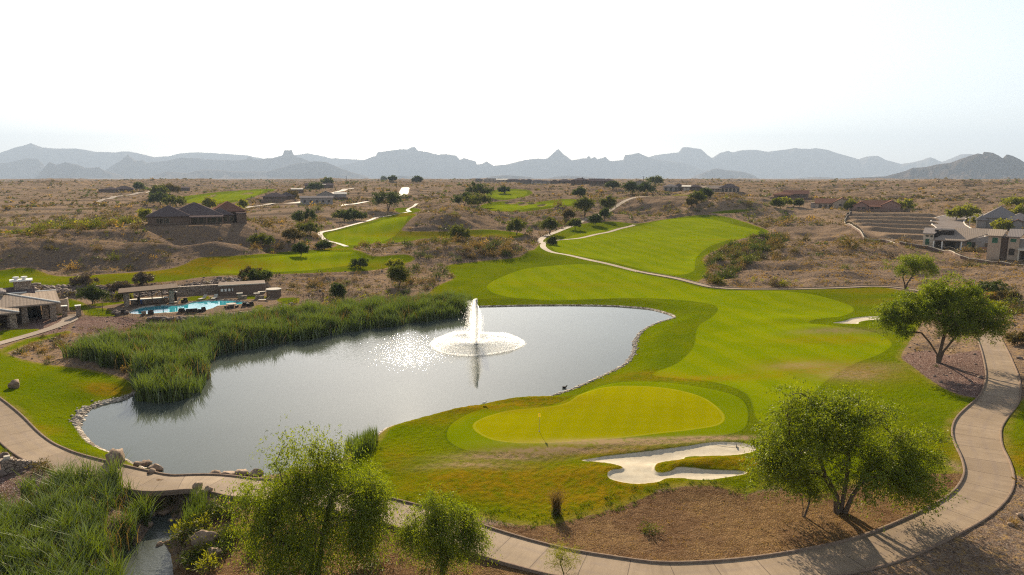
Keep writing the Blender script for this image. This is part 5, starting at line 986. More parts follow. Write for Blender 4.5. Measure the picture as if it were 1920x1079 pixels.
# middle-distance trees: (px base, py base, height m, width factor, kind, label)
MID = [(748, 540, 4.6, .42, 'green', 'bushy round tree on the stony bank above the far end of the reeds'), (634, 560, 3.0, .5, 'dark', 'small dark round tree between the pool and the stony bank'), (173, 572, 3.6, .6, 'dark', 'dark rounded tree behind the stone gate pillars'),
 (860, 458, 6.5, .5, 'green', 'loose green tree on the strip of turf behind the scrubby island'), (968, 440, 5.5, .62, 'green', 'dense green tree at the left of the branching cart path'), (1030, 440, 6.5, .45, 'green', 'slim tree standing by the fork where the two cart paths meet'),
 (1096, 404, 9, .48, 'green', 'open umbrella-shaped tree on the tan slope above the right fairway'), (1066, 416, 5, .5, 'olive', 'olive tree downhill of the open umbrella-shaped tree'), (1140, 398, 7, .55, 'green', 'broad green tree on the slope left of the bare brown knoll'), (1133, 415, 5, .4, 'dark', 'dark narrow tree casting a long shadow onto the fairway'),
 (1115, 424, 4.5, .5, 'dark', 'low dark tree leaning over the turf left of the narrow one'), (1078, 432, 4.2, .62, 'green', 'round bush-like tree beside the dirt road up the slope'), (727, 399, 11, .62, 'dark', 'large dark round tree behind the left fairway'), (1036, 460, 3.0, .5, 'green', 'small round tree inside the cart path bend'),
 (1087, 374, 6, .7, 'dark', 'dark round bush-tree on the ridge right of the far green'), (1185, 366, 8, .7, 'dark', 'dark round tree in front of the ridge houses, left one of a pair'), (1212, 367, 8, .7, 'dark', 'dark round tree in front of the ridge houses, right one of a pair'), (1227, 349, 9, .8, 'green', 'leafy green tree beside the gabled ridge house'), (1148, 358, 6, .8, 'dark', 'dark tree among the scrub below the row of ridge houses'),
 (1322, 381, 5.5, .7, 'dark', 'dark bush-tree at the foot of the bank under the ridge villa'), (1305, 389, 6, .7, 'green', 'green bush-tree beside the yellow end of the upper tee'), (1296, 396, 4, .7, 'olive', 'small olive bush-tree on the knoll beside the upper tee'),
 (1468, 388, 4.5, .8, 'lime', 'bright green bush in the far right hollow'), (1456, 393, 4, .9, 'green', 'green bush near the distant tee strips'), (1498, 392, 3.6, .8, 'green', 'small green bush below the reddish roofed house'), (1594, 394, 5, .6, 'lime', 'bright tree at the corner between the two reddish roofed houses'), (1697, 394, 5.5, .95, 'lime', 'wide bright tree behind the terraced lots'),
 (1792, 414, 5.6, .8, 'lime', 'flat bright tree by the bend of the road'), (1812, 414, 6.2, .8, 'lime', 'second flat bright tree by the road bend, touching the large house'), (1838, 424, 4.6, .7, 'lime', 'small street tree in front of the arched entry'), (1879, 432, 5.0, .62, 'lime', 'round yellow-green tree behind the modern house'), (1858, 417, 2.5, .6, 'lime', 'small clipped tree against the wall of the large house'), (1912, 412, 6, .6, 'lime', 'bright tree at the right edge beside the large house'), (1902, 392, 6, .8, 'lime', 'bright tree top behind the roof of the large house'),
 (275, 418, 5.6, .45, 'lime', 'bright green tree at the left end of the dark hip-roofed house'), (445, 414, 6.2, .42, 'lime', 'bright green tree at the right end of the dark hip-roofed house'), (456, 396, 5, .5, 'lime', 'round bright tree on the terraces right of the hip-roofed house'), (393, 396, 6, .5, 'lime', 'bright tree rising behind the hip-roofed house'),
 (262, 360, 6, .7, 'dark', 'dark tree at the right end of the far left house'), (300, 373, 8, .9, 'green', 'green tree in the clump left of the far fairway'), (318, 366, 7, .9, 'olive', 'olive tree in the clump left of the far fairway'), (300, 386, 7, 1.0, 'dark', 'dark tree low in the clump left of the far fairway'), (330, 392, 6, 1.2, 'green', 'wide green tree directly behind the hip-roofed house'),
 (592, 360, 8, .7, 'dark', 'dark tree between the far neighbourhood houses'), (614, 346, 7, 1.0, 'green', 'green tree at the right end of the topmost neighbourhood house'), (545, 374, 6, .7, 'olive', 'olive tree beside the brown neighbourhood house'), (662, 416, 6, .9, 'dark', 'wide dark tree above the pale left path'), (645, 415, 5, .9, 'green', 'green tree next to the wide dark one above the pale left path'),
 (570, 425, 6, .9, 'dark', 'dark tree on the saddle left of the pale path'), (580, 440, 5, .8, 'green', 'green tree low on the saddle left of the pale path'), (552, 462, 4.2, .7, 'olive', 'olive tree at the right foot of the scrub hill'), (490, 468, 4.0, .9, 'green', 'green bush-tree at the foot of the scrub hill above the turf'), (564, 484, 3.6, .55, 'dark', 'small dark tree standing on the edge of the middle turf'), (608, 470, 3, .6, 'dark', 'small dark tree by the lower end of the pale path'),
 (672, 506, 2.6, 1.0, 'dark', 'low dark bush alone on the middle turf'), (742, 505, 2.6, 1.0, 'lime', 'bright green bush just above the bushy round tree'), (486, 530, 3.0, 1.0, 'dark', 'dark bush on the stony bank above the pool wall'), (468, 524, 3, .8, 'olive', 'olive bush on the stony bank left of the dark one'), (225, 545, 2.6, .8, 'purple', 'bare grey bush on the rock bank above the pavilion, left one'), (268, 534, 2.6, .7, 'purple', 'bare grey bush on the rock bank above the pavilion, right one'), (160, 537, 2.6, .9, 'purple', 'bare brownish bush on the turf edge behind the gate'),
 (232, 562, 1.8, .8, 'lime', 'yellow-flowered bush left of the pool pavilion'), (1862, 556, 3.2, .9, 'dark', 'large dark bush on the right slope'), (1866, 562, 1.8, .9, 'gold', 'golden bush in front of the large dark bush'), (1892, 566, 2.0, 1, 'olive', 'olive bush right of the golden one'), (1907, 647, 1.8, .9, 'olive', 'round bush by the right edge beyond the cart path'), (1870, 590, 1.8, 1.1, 'lime', 'yellow-green bush below the dark bush on the right slope'),
 (945, 364, 5, .9, 'dark', 'bush left of the uppermost far green'), (900, 372, 9, .8, 'dark', 'dark tree left of the lower far green'), (870, 388, 7, 1, 'dark', 'dark spreading tree on the slope left of the far greens'), (895, 392, 7, 1, 'green', 'green spreading tree at the edge of the lower far green'), (720, 339, 8, .8, 'dark', 'lone dark tree on the skyline above the far road'), (783, 342, 7, .8, 'dark', 'round skyline tree right of the far road'), (735, 342, 6, .8, 'dark', 'small skyline tree left of the far road')]
for k, (px, py, H, wf, kd, lab) in enumerate(MID):
    H *= 1.12; r = np.random.default_rng(500 + k); x, y = at(px, py); dist = float(np.hypot(x[0], y[0])); ll = max(.14, dist * .0013); n = int(np.clip(9000 * (100 / dist) ** 1.0 * (H / 5) ** .8, 900, 7000))
    bush = H < 3.7
    lobes = [(0, 0, .58, wf, wf * .9, .34), (wf * .45, .05, .5 + .1 * r.random(), wf * .6, wf * .6, .26), (-wf * .45, 0, .5 + .12 * r.random(), wf * .6, wf * .6, .26), (wf * .1 * r.normal(), 0, .8, wf * .55, wf * .5, .18)]
    if bush: lobes = [(a, b, c * .8, d, e, f_ * 1.3) for a, b, c, d, e, f_ in lobes]
    tree('bush' if bush else 'tree', px, py, H, lobes, [[(0, 0, -.03), (.01, 0, .12 if bush else .2), (.0, .01, .3)], [(0, 0, -.02), (.08, 0, .22), (.16, 0, .4)]], int(26 + n / 150), n, ll * 1.5, ll * .75, LF[kd], lab, 'bush' if bush else 'tree', seed=600 + k, trunk_r=.03 * H * .8, twig=.16 * H, droop=.2, spread=.14 * H, sides=4)
# ------------------------------------------------------------------ scrub, reeds, stones
def shrub_mesh(kind, seed, n, L, W, H=1.0, R0=.75):
    r = np.random.default_rng(seed); a = r.random(n) * 6.283; el = np.arcsin(r.random(n) ** .8); rr = .45 + .55 * r.random(n)
    lob = 1 + .3 * np.sin(a * 3 + seed) + .15 * np.sin(a * 5 + seed * 2)
    d = np.stack([np.cos(a) * np.cos(el), np.sin(a) * np.cos(el), np.sin(el)], 1); c = d * (rr * lob)[:, None] * np.array([R0, R0, H * .85]); c[:, 2] += .05
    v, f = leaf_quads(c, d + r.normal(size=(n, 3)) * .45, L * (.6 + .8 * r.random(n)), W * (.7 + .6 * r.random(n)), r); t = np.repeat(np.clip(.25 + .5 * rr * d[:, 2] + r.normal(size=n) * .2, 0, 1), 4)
    v[:, 2] = np.maximum(v[:, 2], 0)
    if kind == 'full':      # a few woody stems
        p = [[(0, 0, -.05), tuple(q * .5), tuple(q * .95)] for q in c[:7]]; v2, f2 = tube_np(p, [[.03, .018, .006]] * 7, 3); return v, f, t, v2, f2
    return v, f, t
def stem_np(variant, s, rot):
    v, f, t = variant; c_, s_ = math.cos(rot), math.sin(rot); return v
def ok_desert(x, y, m=.6):
    i, j, _, _ = _idx(x, y)
    return (s_grass[i, j] < -m) & (s_path[i, j] < -m) & (s_pond[i, j] < -1.5) & (s_road[i, j] < -.8) & (s_deck[i, j] < -1) & (s_apron[i, j] < -1) & (s_stream[i, j] < -1) & (s_lot[i, j] < .5)
def free(x, y):
    k = np.ones(len(x), bool)
    for bx, by, br in blocked: k &= (x - bx) ** 2 + (y - by) ** 2 > br * br
    return k
def inview(x, y, m=30):
    px, py = project(x, y, gz(x, y)); return (px > -m) & (px < 1920 + m) & (py < 1079 + m)
r = np.random.default_rng(99)
def scatter(n, d0, d1, azr=40):
    a = np.radians((r.random(n) * 2 - 1) * azr); d = np.sqrt(r.random(n) * (d1 * d1 - d0 * d0) + d0 * d0); return np.sin(a) * d, np.cos(a) * d
# every plant: x, y, size, kind
PL = []
def add(x, y, s, kd): PL.extend(zip(x, y, s, [kd] * len(x) if isinstance(kd, str) else kd))
kinds = np.array(['olive', 'tansc', 'green', 'dark', 'purple', 'gold'])
for n, d0, d1, s0 in ((12500, 62, 260, .72), (17000, 260, 520, 1.05), (2600, 120, 420, 1.6), (13000, 520, 1100, 1.25), (9000, 1100, 2300, 2.2)):
    x, y = scatter(n, d0, d1); den = fbm(x / 46, y / 46, 71, 3) * .95 + .45
    k = (r.random(n) < den) & ok_desert(x, y) & free(x, y) & inview(x, y); i, j, _, _ = _idx(x, y); k &= (s_soil[i, j] < 0) & (s_gravel[i, j] < .3)
    x, y = x[k], y[k]; sz = s0 * np.exp(r.normal(size=len(x)) * .38); add(x, y, sz, kinds[r.choice(6, len(x), p=[.46, .26, .10, .07, .06, .05])])
# scrub belts: pixel polygons, density per m2, size, kinds
BELT = [("1310,525 1325,500 1345,478 1390,458 1440,445 1480,450 1470,465 1430,485 1400,500 1370,520 1350,538 1325,538", .24, 1.7, ('dark', 'dark', 'green', 'olive', 'tansc')), ("670,485 690,460 760,455 830,460 940,450 990,470 975,490 900,495 820,492 740,480 700,485", .07, 1.3, ('purple', 'tansc', 'tansc', 'olive', 'dark')),
 ("860,490 930,492 985,483 975,470 900,465 860,475", .22, 1.5, ('purple', 'tansc', 'tansc', 'dark')), ("740,520 780,500 835,500 850,520 800,545 790,560 740,555", .12, 1.1, ('olive', 'dark', 'green', 'tansc')), ("360,490 420,475 500,465 590,462 600,470 540,478 450,486 370,496", .12, 1.3, ('gold', 'dark', 'olive', 'tansc')),
 ("900,435 940,418 1000,412 1060,412 1080,425 1010,432 960,440", .05, 1.8, ('dark', 'dark', 'olive', 'green')), ("1100,412 1180,398 1300,395 1330,402 1230,412 1150,414", .05, 1.5, ('dark', 'green', 'olive')), ("1290,402 1330,392 1440,392 1500,400 1480,415 1420,420 1380,405", .03, 1.6, ('dark', 'green', 'olive', 'green')),
 ("0,452 0,425 110,415 200,415 262,420 200,432 100,436 60,445", .035, 1.8, ('green', 'green', 'olive', 'lime')), ("100,640 130,618 240,615 300,608 250,640 180,668 130,668", .28, .62, ('tansc', 'olive', 'gold', 'purple')), ("20,645 110,625 180,650 200,690 120,688 40,672", .20, .75, ('olive', 'gold', 'green', 'tansc', 'dark')),
 ("480,590 560,570 700,550 790,560 760,580 640,590 560,605", .2, .9, ('lime', 'green', 'olive', 'lime')), ("345,1000 370,955 420,955 440,1000 420,1070 330,1100", 1.0, .85, ('green', 'lime', 'dark')), ("380,1040 470,1030 540,1079 380,1120", .9, .8, ('dark', 'green', 'lime')), ("1330,530 1400,520 1500,530 1600,530 1650,536 1450,540 1350,540", .10, .8, ('tansc', 'olive', 'olive', 'lime')),
 ("1850,560 1920,560 1920,640 1880,620", .05, .9, ('gold', 'tansc', 'olive')), ("560,440 600,430 640,445 620,465 570,465", .03, 1.3, ('dark', 'green', 'olive')), ("130,545 260,540 340,535 330,552 200,560 110,560", .10, .8, ('purple', 'dark', 'tansc'))]
for poly, den, s0, kk in BELT:
    p = world_poly(P(poly), 3); lo, hi = p.min(0), p.max(0); n = int(min(den * np.prod(hi - lo), 6000)); x = lo[0] + r.random(n) * (hi[0] - lo[0]); y = lo[1] + r.random(n) * (hi[1] - lo[1])
    k = (sdf_pts(p, x, y) > 0) & ok_desert(x, y, .2) & free(x, y); x, y = x[k], y[k]; add(x, y, s0 * np.exp(r.normal(size=len(x)) * .3), np.array(kk)[r.integers(0, len(kk), len(x))])
# single plants that stand out near the camera (px, py, size, kind, name, label)
ONE = [(1217, 1001, 1.05, 'green', 'bush', 'low green bush alone on the brown soil below the bunker'), (1043, 968, .8, 'dark', 'bush', 'dark green clump at the foot of the dry plume of grass'), (80, 886, 1.3, 'olive', 'bush', 'twiggy bush beside the stone steps left of the path'),
 (272, 938, .8, 'green', 'bush', 'mossy green clump under the path edge, left of the stream mouth'), (296, 938, .9, 'lime', 'bush', 'yellow-green clump hanging under the path edge at the stream mouth'), (322, 938, .8, 'green', 'bush', 'mossy green clump under the path edge, right of the stream mouth'), (345, 1040, 1.5, 'green', 'bush', 'dense green mound of shrub on the right bank of the stream'), (380, 1020, 1.2, 'lime', 'bush', 'yellow-green mound above the dense shrub by the stream'), (480, 1062, 1.1, 'lime', 'bush', 'pale rounded bush at the bottom left of the tall willow'), (415, 1079, 1.3, 'dark', 'bush', 'flowering dark shrub at the bottom edge right of the stream'), (320, 1010, .7, 'dark', 'bush', 'dark tuft on the boulder bank of the stream'),
 (120, 634, 1.0, 'gold', 'bush', 'golden dome-shaped bush beside the clubhouse footpath'), (80, 634, .8, 'olive', 'bush', 'grey-green dome bush left of the golden one'), (36, 664, .9, 'dark', 'bush', 'dark bush on the upper edge of the left lawn'), (90, 684, .8, 'dark', 'bush', 'dark round bush low on the upper edge of the left lawn'), (90, 676, .7, 'gold', 'bush', 'small golden bush just behind the dark round one'),
 (165, 668, 1.5, 'lime', 'bush', 'yellow-green bush at the left end of the reeds'), (150, 650, 1.8, 'green', 'bush', 'feathery green bush above the yellow-green one at the reeds'), (215, 690, 1.7, 'dark', 'bush', 'dark broad bush hugging the front of the reed bed'), (1900, 985, .6, 'gold', 'bush', 'straw-coloured tuft on the gravel at the right edge'), (1755, 690, .4, 'dark', 'bush', 'tiny spiky plant at the foot of the flat-topped mesquite'), (880, 1000, .5, 'olive', 'bush', 'small tuft at the upper kerb behind the small willow')]
stone_skip = []
fulls = {k: [shrub_mesh('full', 10 * q + hash(k) % 7 * 0 + 3, 300, .20, .055) for q in range(3)] for k in ('x',)}['x']
def place_shrub(x, y, s, kd, name, label, group=None, var=None, first={}):
    key = (kd, var)
    if key not in first:
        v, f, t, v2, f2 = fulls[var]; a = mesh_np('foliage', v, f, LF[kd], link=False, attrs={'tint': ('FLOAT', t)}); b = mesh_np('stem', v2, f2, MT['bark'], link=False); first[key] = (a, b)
    root = empty(name, (x, y, g1(x, y) - .03), random.random() * 6.28, label, 'bush', group); root.scale = (s, s, s * random.uniform(.75, 1.05))
    for me in first[key]:
        o = bpy.data.objects.new(me.name.split('.')[0], me); COL.objects.link(o); o.parent = root
    return root
for px, py, s, kd, nm, lab in ONE:
    x, y = at(px, py); place_shrub(float(x[0]), float(y[0]), s, kd, nm, lab, var=random.randrange(3)); blocked.append((float(x[0]), float(y[0]), s * .8))
PLx = np.array([p[0] for p in PL]); PLy = np.array([p[1] for p in PL]); PLs = np.array([p[2] for p in PL]); PLk = np.array([p[3] for p in PL]); PLd = np.hypot(PLx, PLy)
_px, _py = project(PLx, PLy, gz(PLx, PLy)); vis = (_px > 0) & (_px < 1920) & (_py < 1075)
_sz = np.where(vis & free(PLx, PLy), PLs / np.hypot(PLd, 26), 0); top = np.argsort(-_sz)[:280]
DESC = {'olive': 'olive-grey', 'tansc': 'dry tan', 'green': 'green', 'dark': 'dark green', 'purple': 'bare grey-brown', 'gold': 'straw-gold', 'lime': 'yellow-green'}
def region(px, py):
    if px > 1290: return 'on the stony slope right of the fairway' if py < 545 else 'on the open ground beyond the right-hand cart path'
    if py > 900: return 'by the stream in the lower left corner'
    if px < 300 and py > 600: return 'between the clubhouse footpath and the reeds'
    if py > 540: return 'on the bank between the pool and the reeds'
    if px > 640: return 'on the scrub islands between the turf strips'
    return 'on the hillside below the dark hip-roofed house' if py < 510 else 'on the rocky bank above the pool'
for k in top:
    reg = region(_px[k], _py[k]); place_shrub(PLx[k], PLy[k], PLs[k], PLk[k], 'scrub_bush', f'{DESC[PLk[k]]} low scrub bush {reg}', f'{DESC[PLk[k]]} scrub bushes {reg}', var=int(k) % 3)
rest = np.ones(len(PLx), bool); rest[top] = False
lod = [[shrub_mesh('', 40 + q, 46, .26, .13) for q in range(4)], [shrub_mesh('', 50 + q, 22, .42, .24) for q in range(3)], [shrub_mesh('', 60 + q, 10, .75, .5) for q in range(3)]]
MATK = {'olive': 0, 'tansc': 1, 'green': 2, 'dark': 3, 'purple': 4, 'gold': 5, 'lime': 6}
def batch(name, idx, matn):
    vs_, fs_, ts_ = [], [], []; off = 0; Zs = gz(PLx[idx], PLy[idx])
    for q, k in enumerate(idx):
        L = 0 if PLd[k] < 230 else 1 if PLd[k] < 480 else 2; v, f, t = lod[L][int(k) % len(lod[L])]; a = (k * 2.39996) % 6.283; c_, s_ = math.cos(a), math.sin(a); s = PLs[k]
        w_ = np.empty_like(v); w_[:, 0] = (v[:, 0] * c_ - v[:, 1] * s_) * s + PLx[k]; w_[:, 1] = (v[:, 0] * s_ + v[:, 1] * c_) * s + PLy[k]; w_[:, 2] = v[:, 2] * s * (.75 + .3 * ((k * 7) % 10) / 10) + Zs[q] - .03
        vs_.append(w_); fs_.append(f + off); ts_.append(np.clip(t + ((k * 13) % 17 - 8) / 30, 0, 1)); off += len(v)
    return np.vstack(vs_), np.vstack(fs_), np.concatenate(ts_)
allv, allf, allt, allm = [], [], [], []; off = 0
for kd, mi in MATK.items():
    idx = np.nonzero(rest & (PLk == kd))[0]
    if len(idx) == 0: continue
    v, f, t = batch(kd, idx, mi); allv.append(v); allf.append(f + off); allt.append(t); allm.append(np.full(len(f), mi)); off += len(v)
o = mesh_np('desert_scrub', np.vstack(allv), np.vstack(allf), None, attrs={'tint': ('FLOAT', np.concatenate(allt))})
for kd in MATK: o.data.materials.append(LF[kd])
o.data.polygons.foreach_set('material_index', np.concatenate(allm).astype(np.int32)); tag(o, 'low desert scrub scattered over the slopes and plain', kind='stuff')

# reeds and grasses: bent blades
def blades(x, y, z, h, w, r, lean=.35, tint=None, seg=3):
    n = len(x); a = r.random(n) * 6.283; l = lean * (.2 + r.random(n)) * h; dx, dy = np.cos(a) * l, np.sin(a) * l; b = r.random(n) * 3.14159; sx, sy = np.cos(b) * w / 2, np.sin(b) * w / 2
    rows = []
    for k in range(seg + 1):
        t = k / seg; cx = x + dx * t ** 2.2; cy = y + dy * t ** 2.2; cz = z + h * (t - .12 * lean * 2 * t ** 3); ww = (1 - t ** 2.5) * .92 + .08
        rows.append(np.stack([np.stack([cx - sx * ww, cy - sy * ww, cz], -1), np.stack([cx + sx * ww, cy + sy * ww, cz], -1)], 1))
    v = np.stack(rows, 1).reshape(-1, 3); m = (seg + 1) * 2; base = (np.arange(n) * m)[:, None]
    f = np.concatenate([base + np.array([2 * k, 2 * k + 1, 2 * k + 3, 2 * k + 2]) for k in range(seg)], 0)
    t = np.clip((.5 + r.normal(size=n) * .22) if tint is None else tint, 0, 1); return v, f, np.repeat(t, m)
def reed_field(name, polys, dens, h, w, mat, label, z0=None, lean=.35, clump=3.0, hv=.35, extra=None, maxn=90000):
    X, Y = [], []
    for s in polys:
        p = world_poly(P(s), 4, z=z0) if z0 is not None else world_poly(P(s), 4)
        lo, hi = p.min(0), p.max(0); n = int(min(dens * np.prod(hi - lo), maxn * 3)); x = lo[0] + r.random(n) * (hi[0] - lo[0]); y = lo[1] + r.random(n) * (hi[1] - lo[1]); k = sdf_pts(p, x, y) > fbm(x / 2.2, y / 2.2, 91, 2) * .8; X.append(x[k]); Y.append(y[k])
    x = np.concatenate(X)[:maxn]; y = np.concatenate(Y)[:maxn]; cn = fbm(x / clump, y / clump, 93, 3); k = r.random(len(x)) < .75 + cn; x, y, cn = x[k], y[k], cn[k]
    hh = h * (1 + hv * cn) * (.75 + .4 * r.random(len(x))); z = np.maximum(gz(x, y), -.35 if name != 'stream_reeds' else -3)
    v, f, t = blades(x, y, z - .1, hh, w * (.7 + .6 * r.random(len(x))), r, lean, tint=.5 + cn * .55 + r.normal(size=len(x)) * .16)
    return tag(mesh_np(name, v, f, mat, attrs={'tint': ('FLOAT', t)}), label, kind='stuff')
reed_field('pond_reeds', ["118,672 160,664 220,652 300,632 420,611 520,602 620,590 740,577 830,570 878,568 882,582 862,590 780,602 700,613 600,630 520,643 450,655 400,668 388,690 384,712 360,735 310,750 262,745 245,720 262,700 240,690 190,690 140,675"], 50, 2.7, .10, LF['reed'], 'dense green reeds along the left shore of the pond', clump=3.5, hv=.45, maxn=95000)
reed_field('dry_reeds', ["118,672 220,652 300,632 420,611 520,602 620,590 740,577 878,568 860,590 700,613 520,643 400,668 384,712 310,750 245,720 190,690"], 2.2, 2.9, .07, LF['tansc'], 'dry tan stalks among the pond reeds', clump=4, hv=.4, maxn=9000)
reed_field('pond_reeds', ["640,845 660,822 700,815 712,826 700,845 660,862"], 60, 1.55, .055, LF['reed'], 'clump of reeds at the near pond edge behind the tall willow', lean=.15, clump=1.2)
reed_field('stream_reeds', ["60,935 150,925 230,925 262,940 275,965 285,985 262,1020 250,1060 235,1110 200,1250 -60,1250 -40,1000 20,985 60,975"], 80, 1.9, .06, LF['reed'], 'tall cattails filling the lower left corner beside the stream', lean=.5, clump=2.1, hv=.95, maxn=75000)
reed_field('dry_reeds', ["60,935 150,925 262,940 275,965 262,1020 235,1110 0,1200 -40,1000"], 5, 1.8, .04, LF['tansc'], 'dry bent stalks among the cattails', clump=1.8, hv=.4, lean=.5, maxn=4000)
reed_field('stream_reeds', ["345,1010 350,965 372,958 385,975 375,1010 360,1020"], 90, 1.6, .04, LF['reed'], 'small stand of cattails on the right bank of the stream', lean=.2, clump=1)
# turf tufts where the lawn runs ragged, straw on the soil
def tufts(name, polys, dens, h, w, mat, label, cond, lean=.6, thr=.0, nb=7, cl_=1.2):
    X, Y = [], []
    for s in polys:
        p = world_poly(P(s), 3); lo, hi = p.min(0), p.max(0); n = int(dens * np.prod(hi - lo)); x = lo[0] + r.random(n) * (hi[0] - lo[0]); y = lo[1] + r.random(n) * (hi[1] - lo[1]); k = (sdf_pts(p, x, y) > 0) & (fbm(x / cl_, y / cl_, 95, 2) > thr) & cond(x, y); X.append(x[k]); Y.append(y[k])
    x = np.repeat(np.concatenate(X), nb); y = np.repeat(np.concatenate(Y), nb); x = x + r.normal(size=len(x)) * .07; y = y + r.normal(size=len(y)) * .07
    v, f, t = blades(x, y, gz(x, y) - .02, h * (.5 + r.random(len(x))), w * (.7 + .6 * r.random(len(x))), r, lean, seg=2)
    return tag(mesh_np(name, v, f, mat, attrs={'tint': ('FLOAT', t)}), label, kind='stuff')
def near_s(G, a, b): return lambda x, y: (lambda q: (samp(G, x, y) > a) & (samp(G, x, y) < b))(0)
tufts('rough_grass', ["740,930 850,945 1000,960 1150,930 1230,915 1480,900 1480,940 1230,950 1150,985 1040,1005 900,990 740,965", "600,870 700,830 760,900 700,940 600,900"], 16, .17, .03, LF['turf'], 'shaggy grass where the rough meets the soil', near_s(s_grass, -.5, 1.8), thr=-.05, nb=6)
tufts('rough_grass', ["260,870 330,895 400,905 300,900 250,885", "300,925 420,935 440,960 340,990 320,950", "0,845 60,855 20,862"], 14, .28, .035, LF['turf'], 'grass tufts along the bank beside the bridge', lambda x, y: samp(s_path, x, y) < -.2, thr=-.1)
tufts('dry_grass', ["930,1000 1150,960 1330,935 1500,940 1700,905 1810,895 1815,925 1700,985 1530,1045 1300,1060 1060,1030", "440,930 700,960 900,1020 1000,1079 450,1079", "1880,900 1920,880 1920,1079 1600,1079 1760,1020"], 5, .13, .022, LF['gold'], 'short straw-dry grass on the brown soil', lambda x, y: (samp(s_path, x, y) < -.3) & (samp(s_grass, x, y) < -.4), thr=.12, nb=5, cl_=2.2)
tufts('dry_grass', ["1330,545 1500,480 1580,440 1640,470 1740,500 1920,510 1920,640 1850,600 1760,540 1560,538"], 1.5, .3, .07, LF['gold'], 'golden dry grass between the stones of the right slope', lambda x, y: ok_desert(x, y, .3), thr=.0, nb=6, cl_=5)
# grass clumps in the ragged edge: low mounds
# dry plume above the dark clump
px_, py_ = at(1043, 966); plume = empty('plume_grass', (float(px_[0]), float(py_[0]), g1(float(px_[0]), float(py_[0]))), 0, 'dry grey-tan plume of tall grass at the ragged edge of the turf', 'ornamental grass')
n = 420; v, f, t = blades(r.normal(size=n) * .12, r.normal(size=n) * .12, np.zeros(n), 1.7 * (.6 + .5 * r.random(n)), np.full(n, .035), r, .38); mesh_np('blades', v, f, LF['tansc'], plume, attrs={'tint': ('FLOAT', t)})
v, f = leaf_quads(np.stack([r.normal(size=500) * .33, r.normal(size=500) * .33, 1.15 + r.random(500) * .75], 1), r.normal(size=(500, 3)) * .3 + [0, 0, 1], .16, .04, r); mesh_np('plume', v, f, LF['tansc'], plume, attrs={'tint': ('FLOAT', np.full(len(v), .8))})

# stones
def rock_mesh(seed, sub=2, ang=.32):
    import bmesh
    rr_ = np.random.default_rng(seed); bm = bmesh.new(); bmesh.ops.create_icosphere(bm, subdivisions=sub, radius=1); v = np.array([p.co[:] for p in bm.verts]); f = np.array([[q.index for q in p.verts] for p in bm.faces]); bm.free()
    for _ in range(9):
        d = rr_.normal(size=3); d /= np.linalg.norm(d); c = .55 + .3 * rr_.random(); h = v @ d; v = v - np.maximum(h - c, 0)[:, None] * d
    v = v * (1 + .07 * rr_.normal(size=(len(v), 1))) * np.array([1, .8 + .2 * rr_.random(), .62 + .25 * rr_.random()])
    return v, f
def boulder(px, py, w, label, seed, mat='rock', hz=1.0, name='boulder', loc=None):
    if loc is None: x, y = at(px, py); x, y = float(x[0]), float(y[0])
    else: x, y = loc
    v, f = rock_mesh(seed, 3); v = v * (w / 2) * np.array([1, 1, hz]); o = mesh_np(name, v, f, MT[mat]); o.location = (x, y, g1(x, y) + v[:, 2].max() * .55); o.rotation_euler = (0, 0, seed * 1.7); return tag(o, label, 'boulder')
for a in ((219, 866, 2.2, 'large rounded boulder on the grass tip beside the path', 3), (270, 855, 1.15, 'upright pointed boulder at the water edge right of the large one', 4), (256, 867, .95, 'small round boulder between the large one and the water', 5), (289, 868, 1.4, 'flat dark boulder standing in the pond edge', 6), (283, 884, .8, 'low pale slab of rock below the flat dark boulder', 7),
          (402, 886, 1.25, 'low wide boulder, leftmost of the group left of the tall willow', 8), (427, 884, 1.6, 'tall blocky boulder, middle of the group left of the tall willow', 9), (452, 886, 1.35, 'rounded boulder, rightmost of the group left of the tall willow', 10), (478, 884, 1.5, 'flat slab of rock at the pond edge partly behind the willow', 11), (28, 728, 1.5, 'lone flat brown boulder on the left lawn', 12),
          (167, 905, 1.1, 'pale flat-topped boulder below the path at the reed tops', 14), (390, 1062, 2.1, 'long slanting boulder at the bottom edge right of the stream', 15), (405, 1085, 1.3, 'rounded boulder below the long slanting one', 16), (372, 940, 1.0, 'boulder above the stream mouth under the path, left one', 17), (392, 944, .9, 'boulder above the stream mouth under the path, right one', 18), (372, 952, .8, 'pale stone on the right bank of the stream mouth', 19),
          (283, 950, .9, 'dark boulder in the stream mouth, left one', 23), (306, 948, 1.0, 'dark boulder in the stream mouth, right one', 24), (322, 975, .7, 'wet stone on the right side of the stream', 25), (282, 990, .7, 'wet stone on the left side of the stream', 26), (300, 1035, .8, 'round stone in the lower stream', 27), (68, 935, .55, 'small stone on the reddish gravel', 20), (1912, 972, .55, 'grey stone on the gravel at the right edge', 21), (1895, 988, .45, 'smaller grey stone left of the gravel tuft', 22)): boulder(*a)
def stones(name, x, y, s, mat, label, dz=0.0):
    base = [rock_mesh(200 + q, 1) for q in range(5)]; vs_, fs_ = [], []; off = 0; z = gz(x, y)
    for k in range(len(x)):
        v, f = base[k % 5]; a = k * 2.4; c_, s_ = math.cos(a), math.sin(a); w_ = np.stack([(v[:, 0] * c_ - v[:, 1] * s_) * s[k] + x[k], (v[:, 0] * s_ + v[:, 1] * c_) * s[k] + y[k], v[:, 2] * s[k] + z[k] + s[k] * .15 + dz], 1); vs_.append(w_); fs_.append(f + off); off += len(v)
    return tag(mesh_np(name, np.vstack(vs_), np.vstack(fs_), MT[mat]), label, kind='stuff')
